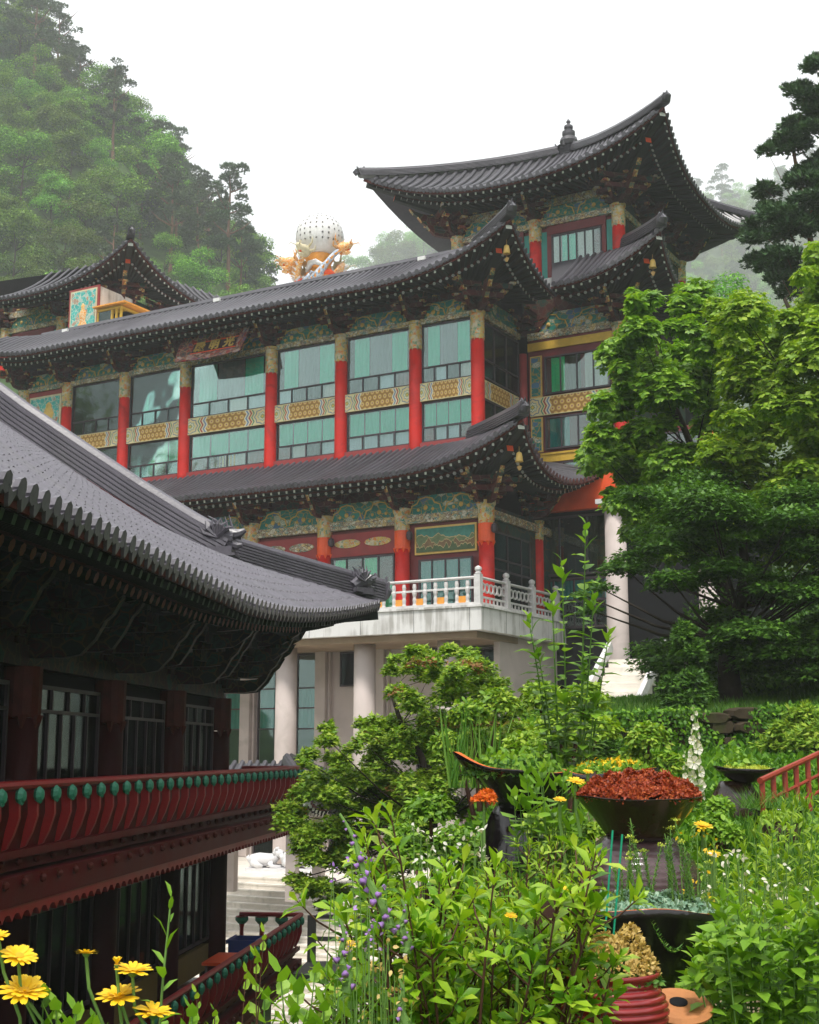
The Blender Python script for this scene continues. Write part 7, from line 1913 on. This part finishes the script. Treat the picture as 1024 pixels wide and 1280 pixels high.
# ---- flowers
PET = [(0.0, -0.10, 0), (0.0, 0.10, 0), (0.5, -0.19, 0.03), (0.5, 0.19, 0.03), (0.85, -0.15, 0.0), (0.85, 0.15, 0), (1.0, -0.05, -0.03), (0.93, 0.0, -0.02), (1.0, 0.06, -0.03)]
PETF = [(0, 2, 3, 1), (2, 4, 5, 3), (4, 6, 7, 8, 5)]
pet_me = bpy.data.meshes.new('petal'); pet_me.from_pydata(PET, [], PETF); pet_me.materials.append(M['petal_y']); pet_me.update()
disc = MB(); disc.lathe([(0.0, -0.1), (0.26, -0.05), (0.34, 0.05), (0.25, 0.14), (0.10, 0.17), (0, 0.17)], 12); DISC = disc.mesh('flower_disc', M['disc_y'])
sep = MB(); sep.lathe([(0.06, -0.35), (0.22, -0.22), (0.34, -0.04), (0.30, 0.0)], 9); SEP = sep.mesh('calyx', M['stem'])
def daisy(px, py, d, rpx, tilt, az, label, base, rings=2, bud=False, leaves=()):
    c = at(px, py, d); r = rpx*1.0*d/1700; t = thing('yellow_daisy', label, 'flower', c, 0, 'yellow daisies in the bottom left corner' if d < 3 else 'yellow daisies among the jars')
    R = Matrix.Rotation(az, 4, 'Z') @ Matrix.Rotation(tilt, 4, 'X')
    n = 14; rd = random.Random(int(px*7+py))
    for ring in range(rings):
        for k in range(n):
            a = 2*PI*(k+0.5*ring)/n + rd.uniform(-0.08, 0.08); up = (0.12 + 0.25*ring + (0.9 if bud else 0)) + rd.uniform(-0.12, 0.12)
            m = R @ Matrix.Rotation(a, 4, 'Z') @ Matrix.Rotation(-up, 4, 'Y') @ Matrix.Translation((0.2*r, 0, 0)) @ Matrix.Scale(r*(0.9 - 0.25*ring)*rd.uniform(0.9, 1.08), 4)
            o = bpy.data.objects.new('petal', pet_me); COL.objects.link(o); o.parent = t; o.matrix_basis = m
    o = put('flower_disc', DISC, t); o.matrix_basis = R @ Matrix.Scale(r*0.95, 4); o = put('calyx', SEP, t); o.matrix_basis = R @ Matrix.Scale(r, 4)
    bp = at(base[0], base[1], d) - c; b = MB(); nrm = R @ Vector((0, 0, -1)); b.tube([tuple(nrm*r*0.2), tuple(nrm*r*0.9 + bp*0.2), tuple(bp*0.6 + Vector((0.01, 0, 0))), tuple(bp)], 0.0028*d/2.2, 6); b.build('stem', M['stem'], t)
    return t
D = 2.2
daisy(24, 1196, D, 23, 0.45, 0.7, 'yellow daisy facing left near the left edge, above the largest bloom', (60, 1330))
daisy(30, 1240, D, 31, 0.38, 0.5, 'largest yellow daisy with crowded petals at the left edge', (140, 1340), 3)
daisy(108, 1192, D, 15, -0.15, 0, 'small upright yellow daisy on a thin straight stem', (130, 1340))
daisy(146, 1206, D, 10, 0.0, 0.5, 'half open yellow daisy bud beside the wide flat bloom', (160, 1340), 1, True)
daisy(166, 1214, D, 23, 0.15, 0.4, 'wide yellow daisy seen from the side behind the bud', (185, 1340))
daisy(148, 1246, D, 28, 0.25, -0.3, 'flat yellow daisy low in the corner with overlapping petals', (165, 1345), 3)
daisy(192, 1266, D, 25, 0.2, 0.8, 'rightmost of the yellow daisies at the bottom edge', (205, 1345))
daisy(-2, 1170, D, 13, 0.3, 0.0, 'yellow daisy cut by the left edge of the picture', (30, 1340))
for (px, py, d, r, lb) in [(720, 977, 6.6, 11, 'yellow orange daisy before the dark jar bowl'), (700, 1000, 6.6, 8, 'small yellow daisy left of the red sedum'), (879, 1033, 6.2, 12, 'yellow daisy standing right of the violet jar'), (891, 1068, 6.0, 10, 'yellow daisy lower right of the violet jar'),
                           (705, 1112, 5.0, 9, 'yellow daisy above the clay shard'), (639, 1145, 3.6, 8, 'small yellow flower between the leaf whorls'), (735, 965, 7.5, 7, 'tiny yellow daisy on the dark jar edge'), (437, 1180, 3.4, 8, 'pale yellow flower left of the purple bells')]:
    daisy(px, py, d, r, 0.35, 0.3, lb, (px+6, py+120))
# leafy stalks among the daisies
stem_plant('tall single stalk with narrow leaves among the daisies', [(214, 1122)], 2.3, 0, 31, 0.052, TPL_LANCE, 'lf_bright', 0.9, 15, 0.30, stem='stem', sr=0.005, name='leaf_stalk', cat='plant', basepx=(220, 1330), single=15, whorl=False)
stem_plant('toothed green leaves under the yellow daisies', [(70, 1255), (55, 1240), (95, 1262), (85, 1280), (240, 1262), (120, 1275)], 2.25, 0.05, 32, 0.05, TPL_MAPLE, 'lf_bright', 0.8, 9, 0.12, stem='stem', sr=0.003, name='daisy_foliage', cat='plant', basepx=(100, 1330), single=40, ang=1.0)
stem_plant('thin reddish twig with few pointed leaves before the lower gallery', [(320, 1195), (308, 1215), (330, 1165), (268, 1262), (245, 1240)], 2.9, 0.03, 33, 0.04, TPL_MAPLE, 'lf_yellowgreen', 0.7, 5, 0.15, stem='stem_brown', sr=0.003, name='budding_twig', cat='plant', basepx=(300, 1330), single=20, ang=1.0)
# hollyhock: tall spike of cream flowers
def spike(label, px, ytop, ybase, d, mat, nfl, fr, seed, name, cat, x_off=0, droop=False, curve=0.0, y0f=0.12):
    rd = random.Random(seed); c = at(px + x_off, ybase, d); t = thing(name, label, cat, c); top = at(px, ytop, d) - c
    pl = [Vector((top.x*(k/10)**(1+curve) + 0.006*math.sin(k), 0, top.z*k/10)) for k in range(11)]
    b = MB(); b.tube(pl, [0.011*(1.1-k/10) + 0.002 for k in range(11)], 6); b.build('stem', M['stem'], t)
    for i in range(nfl):
        f = y0f + (1-y0f)*(i/nfl); p = pl[int(f*10)].lerp(pl[min(10, int(f*10)+1)], f*10-int(f*10)); a = i*2.4; open_ = 1 - 0.75*max(0, f-0.45)/0.55
        r = fr*open_*rd.uniform(0.85, 1.1); dv = Vector((math.cos(a), math.sin(a)*0.6-0.5, -0.5 if droop else 0.15)).normalized()
        q = MB(); m = 5
        fo = dv*r*1.2
        if droop:     # bell
            q.lathe([(0.3*r, 0), (0.42*r, 0.5*r), (0.5*r, 1.1*r), (0.72*r, 1.45*r)], 7); q.xf(Matrix.Translation(p) @ dv.to_track_quat('Z', 'Y').to_matrix().to_4x4())
        else:
            mat_ = Matrix.Translation(p + fo*0.5) @ dv.to_track_quat('Z', 'Y').to_matrix().to_4x4()
            for k in range(m):
                aa = 2*PI*k/m; s0 = len(q.v)
                q.v += [tuple(mat_ @ Vector(v)) for v in [(0, 0, 0), (math.cos(aa-0.5)*r*0.85, math.sin(aa-0.5)*r*0.85, r*0.35), (math.cos(aa)*r, math.sin(aa)*r, r*0.25), (math.cos(aa+0.6)*r*0.85, math.sin(aa+0.6)*r*0.85, r*0.38)]]; q.face((s0, s0+1, s0+2, s0+3))
        fl_ = q.build('blossom', M[mat], t, smooth=droop)
        if not droop:
            q = MB(); q.lathe([(0.0, 0), (0.12*r, 0.2*r), (0, 0.45*r)], 6); q.xf(Matrix.Translation(p + fo*0.5) @ dv.to_track_quat('Z', 'Y').to_matrix().to_4x4()); q.build('stamen', M['sedum_lime'], fl_)
    rg = np.random.default_rng(seed); n = 46; fz = rg.random(n)**1.2*0.9
    P = np.array([tuple(pl[int(f*9.9)]) for f in fz]) + rg.normal(size=(n, 3))*0.012; X = norm(np.stack([rg.normal(size=n), rg.normal(size=n), np.full(n, 0.2)], 1)); S = (fr*2.0)*(1.25-fz)*(0.6+0.5*rg.random(n))
    put('leaves', leaf_mesh('leaves', TPL_OVATE, P, X, np.tile([0, 0, 1.], (n, 1)), S, M['lf_bright']), t, kind='stuff')
    return t
spike('tall hollyhock spike with open cream flowers', 872, 880, 1010, 8.0, 'petal_w', 20, 0.042, 1, 'hollyhock', 'flower')
spike('shorter hollyhock spike with cream buds left of the tall one', 857, 935, 1015, 8.0, 'petal_w', 14, 0.024, 2, 'hollyhock', 'flower', 6)
spike('leaning foxglove with purple bells before the maple', 425, 1018, 1160, 3.3, 'petal_p', 16, 0.015, 3, 'foxglove', 'flower', 62, True, 0.0, 0.0)
spike('small purple bellflower among the leaf whorls', 503, 1125, 1190, 3.2, 'petal_p', 9, 0.011, 4, 'bellflower', 'flower', 4, True)
spike('pink purple bellflower low at the left of the shrub', 425, 1150, 1240, 3.1, 'petal_p', 10, 0.012, 5, 'bellflower', 'flower', 8, True)
spike('pale purple bellflower near the bottom edge', 500, 1225, 1290, 3.2, 'petal_p', 5, 0.010, 6, 'bellflower', 'flower', 4, True)
spike('orange red lily buds beside the succulent jar', 862, 1105, 1180, 5.2, 'petal_o', 5, 0.016, 7, 'lily', 'flower', 3, False)
# small white and yellow blossoms scattered in the planting
rg = np.random.default_rng(55)
def sprinkle(label, regs, d, mat, n, size, seed):
    rd = random.Random(seed); x0, x1, y0, y1 = regs; c = at((x0+x1)/2, (y0+y1)/2, d); t = thing('blossom_spray', label, 'flowers', c); P = []
    b = MB()
    for k in range(n):
        p = at(rd.uniform(x0, x1), rd.uniform(y0, y1), d + rd.uniform(-0.2, 0.2)) - c
        for q in range(3): P.append(tuple(p + Vector((rd.uniform(-1, 1), rd.uniform(-1, 1), rd.uniform(-1, 1)))*size*0.8))
        b.tube([tuple(p), tuple(p + Vector((rd.uniform(-0.02, 0.02), 0.02, -0.3)))], 0.002*d/5, 4, cap=False)
    b.build('stems', M['stem'], t, kind='stuff'); n = len(P); rgg = np.random.default_rng(seed)
    put('blossoms', leaf_mesh('blossoms', TPL_OVATE, np.array(P), rdir(rgg, n), norm(rdir(rgg, n)+np.array([0, -0.6, 0.8])), np.full(n, size), M[mat]), t, kind='stuff')
sprinkle('tiny white blossoms over the right hand weeds', (880, 1020, 1060, 1200), 5.6, 'petal_w', 60, 0.022, 1)
sprinkle('tiny yellow blossoms beside the succulent jar', (840, 900, 1040, 1160), 5.6, 'petal_y', 22, 0.022, 2)
sprinkle('white blossoms between maple and left jar', (500, 610, 1030, 1110), 8.4, 'petal_w', 34, 0.035, 3)
sprinkle('purple blossoms between the toothed leaves and the big shrub', (415, 510, 1070, 1230), 3.2, 'petal_p', 16, 0.012, 9)
sprinkle('yellowish blossoms at the left of the big shrub', (415, 520, 1170, 1270), 3.3, 'sedum_gold', 26, 0.016, 4)
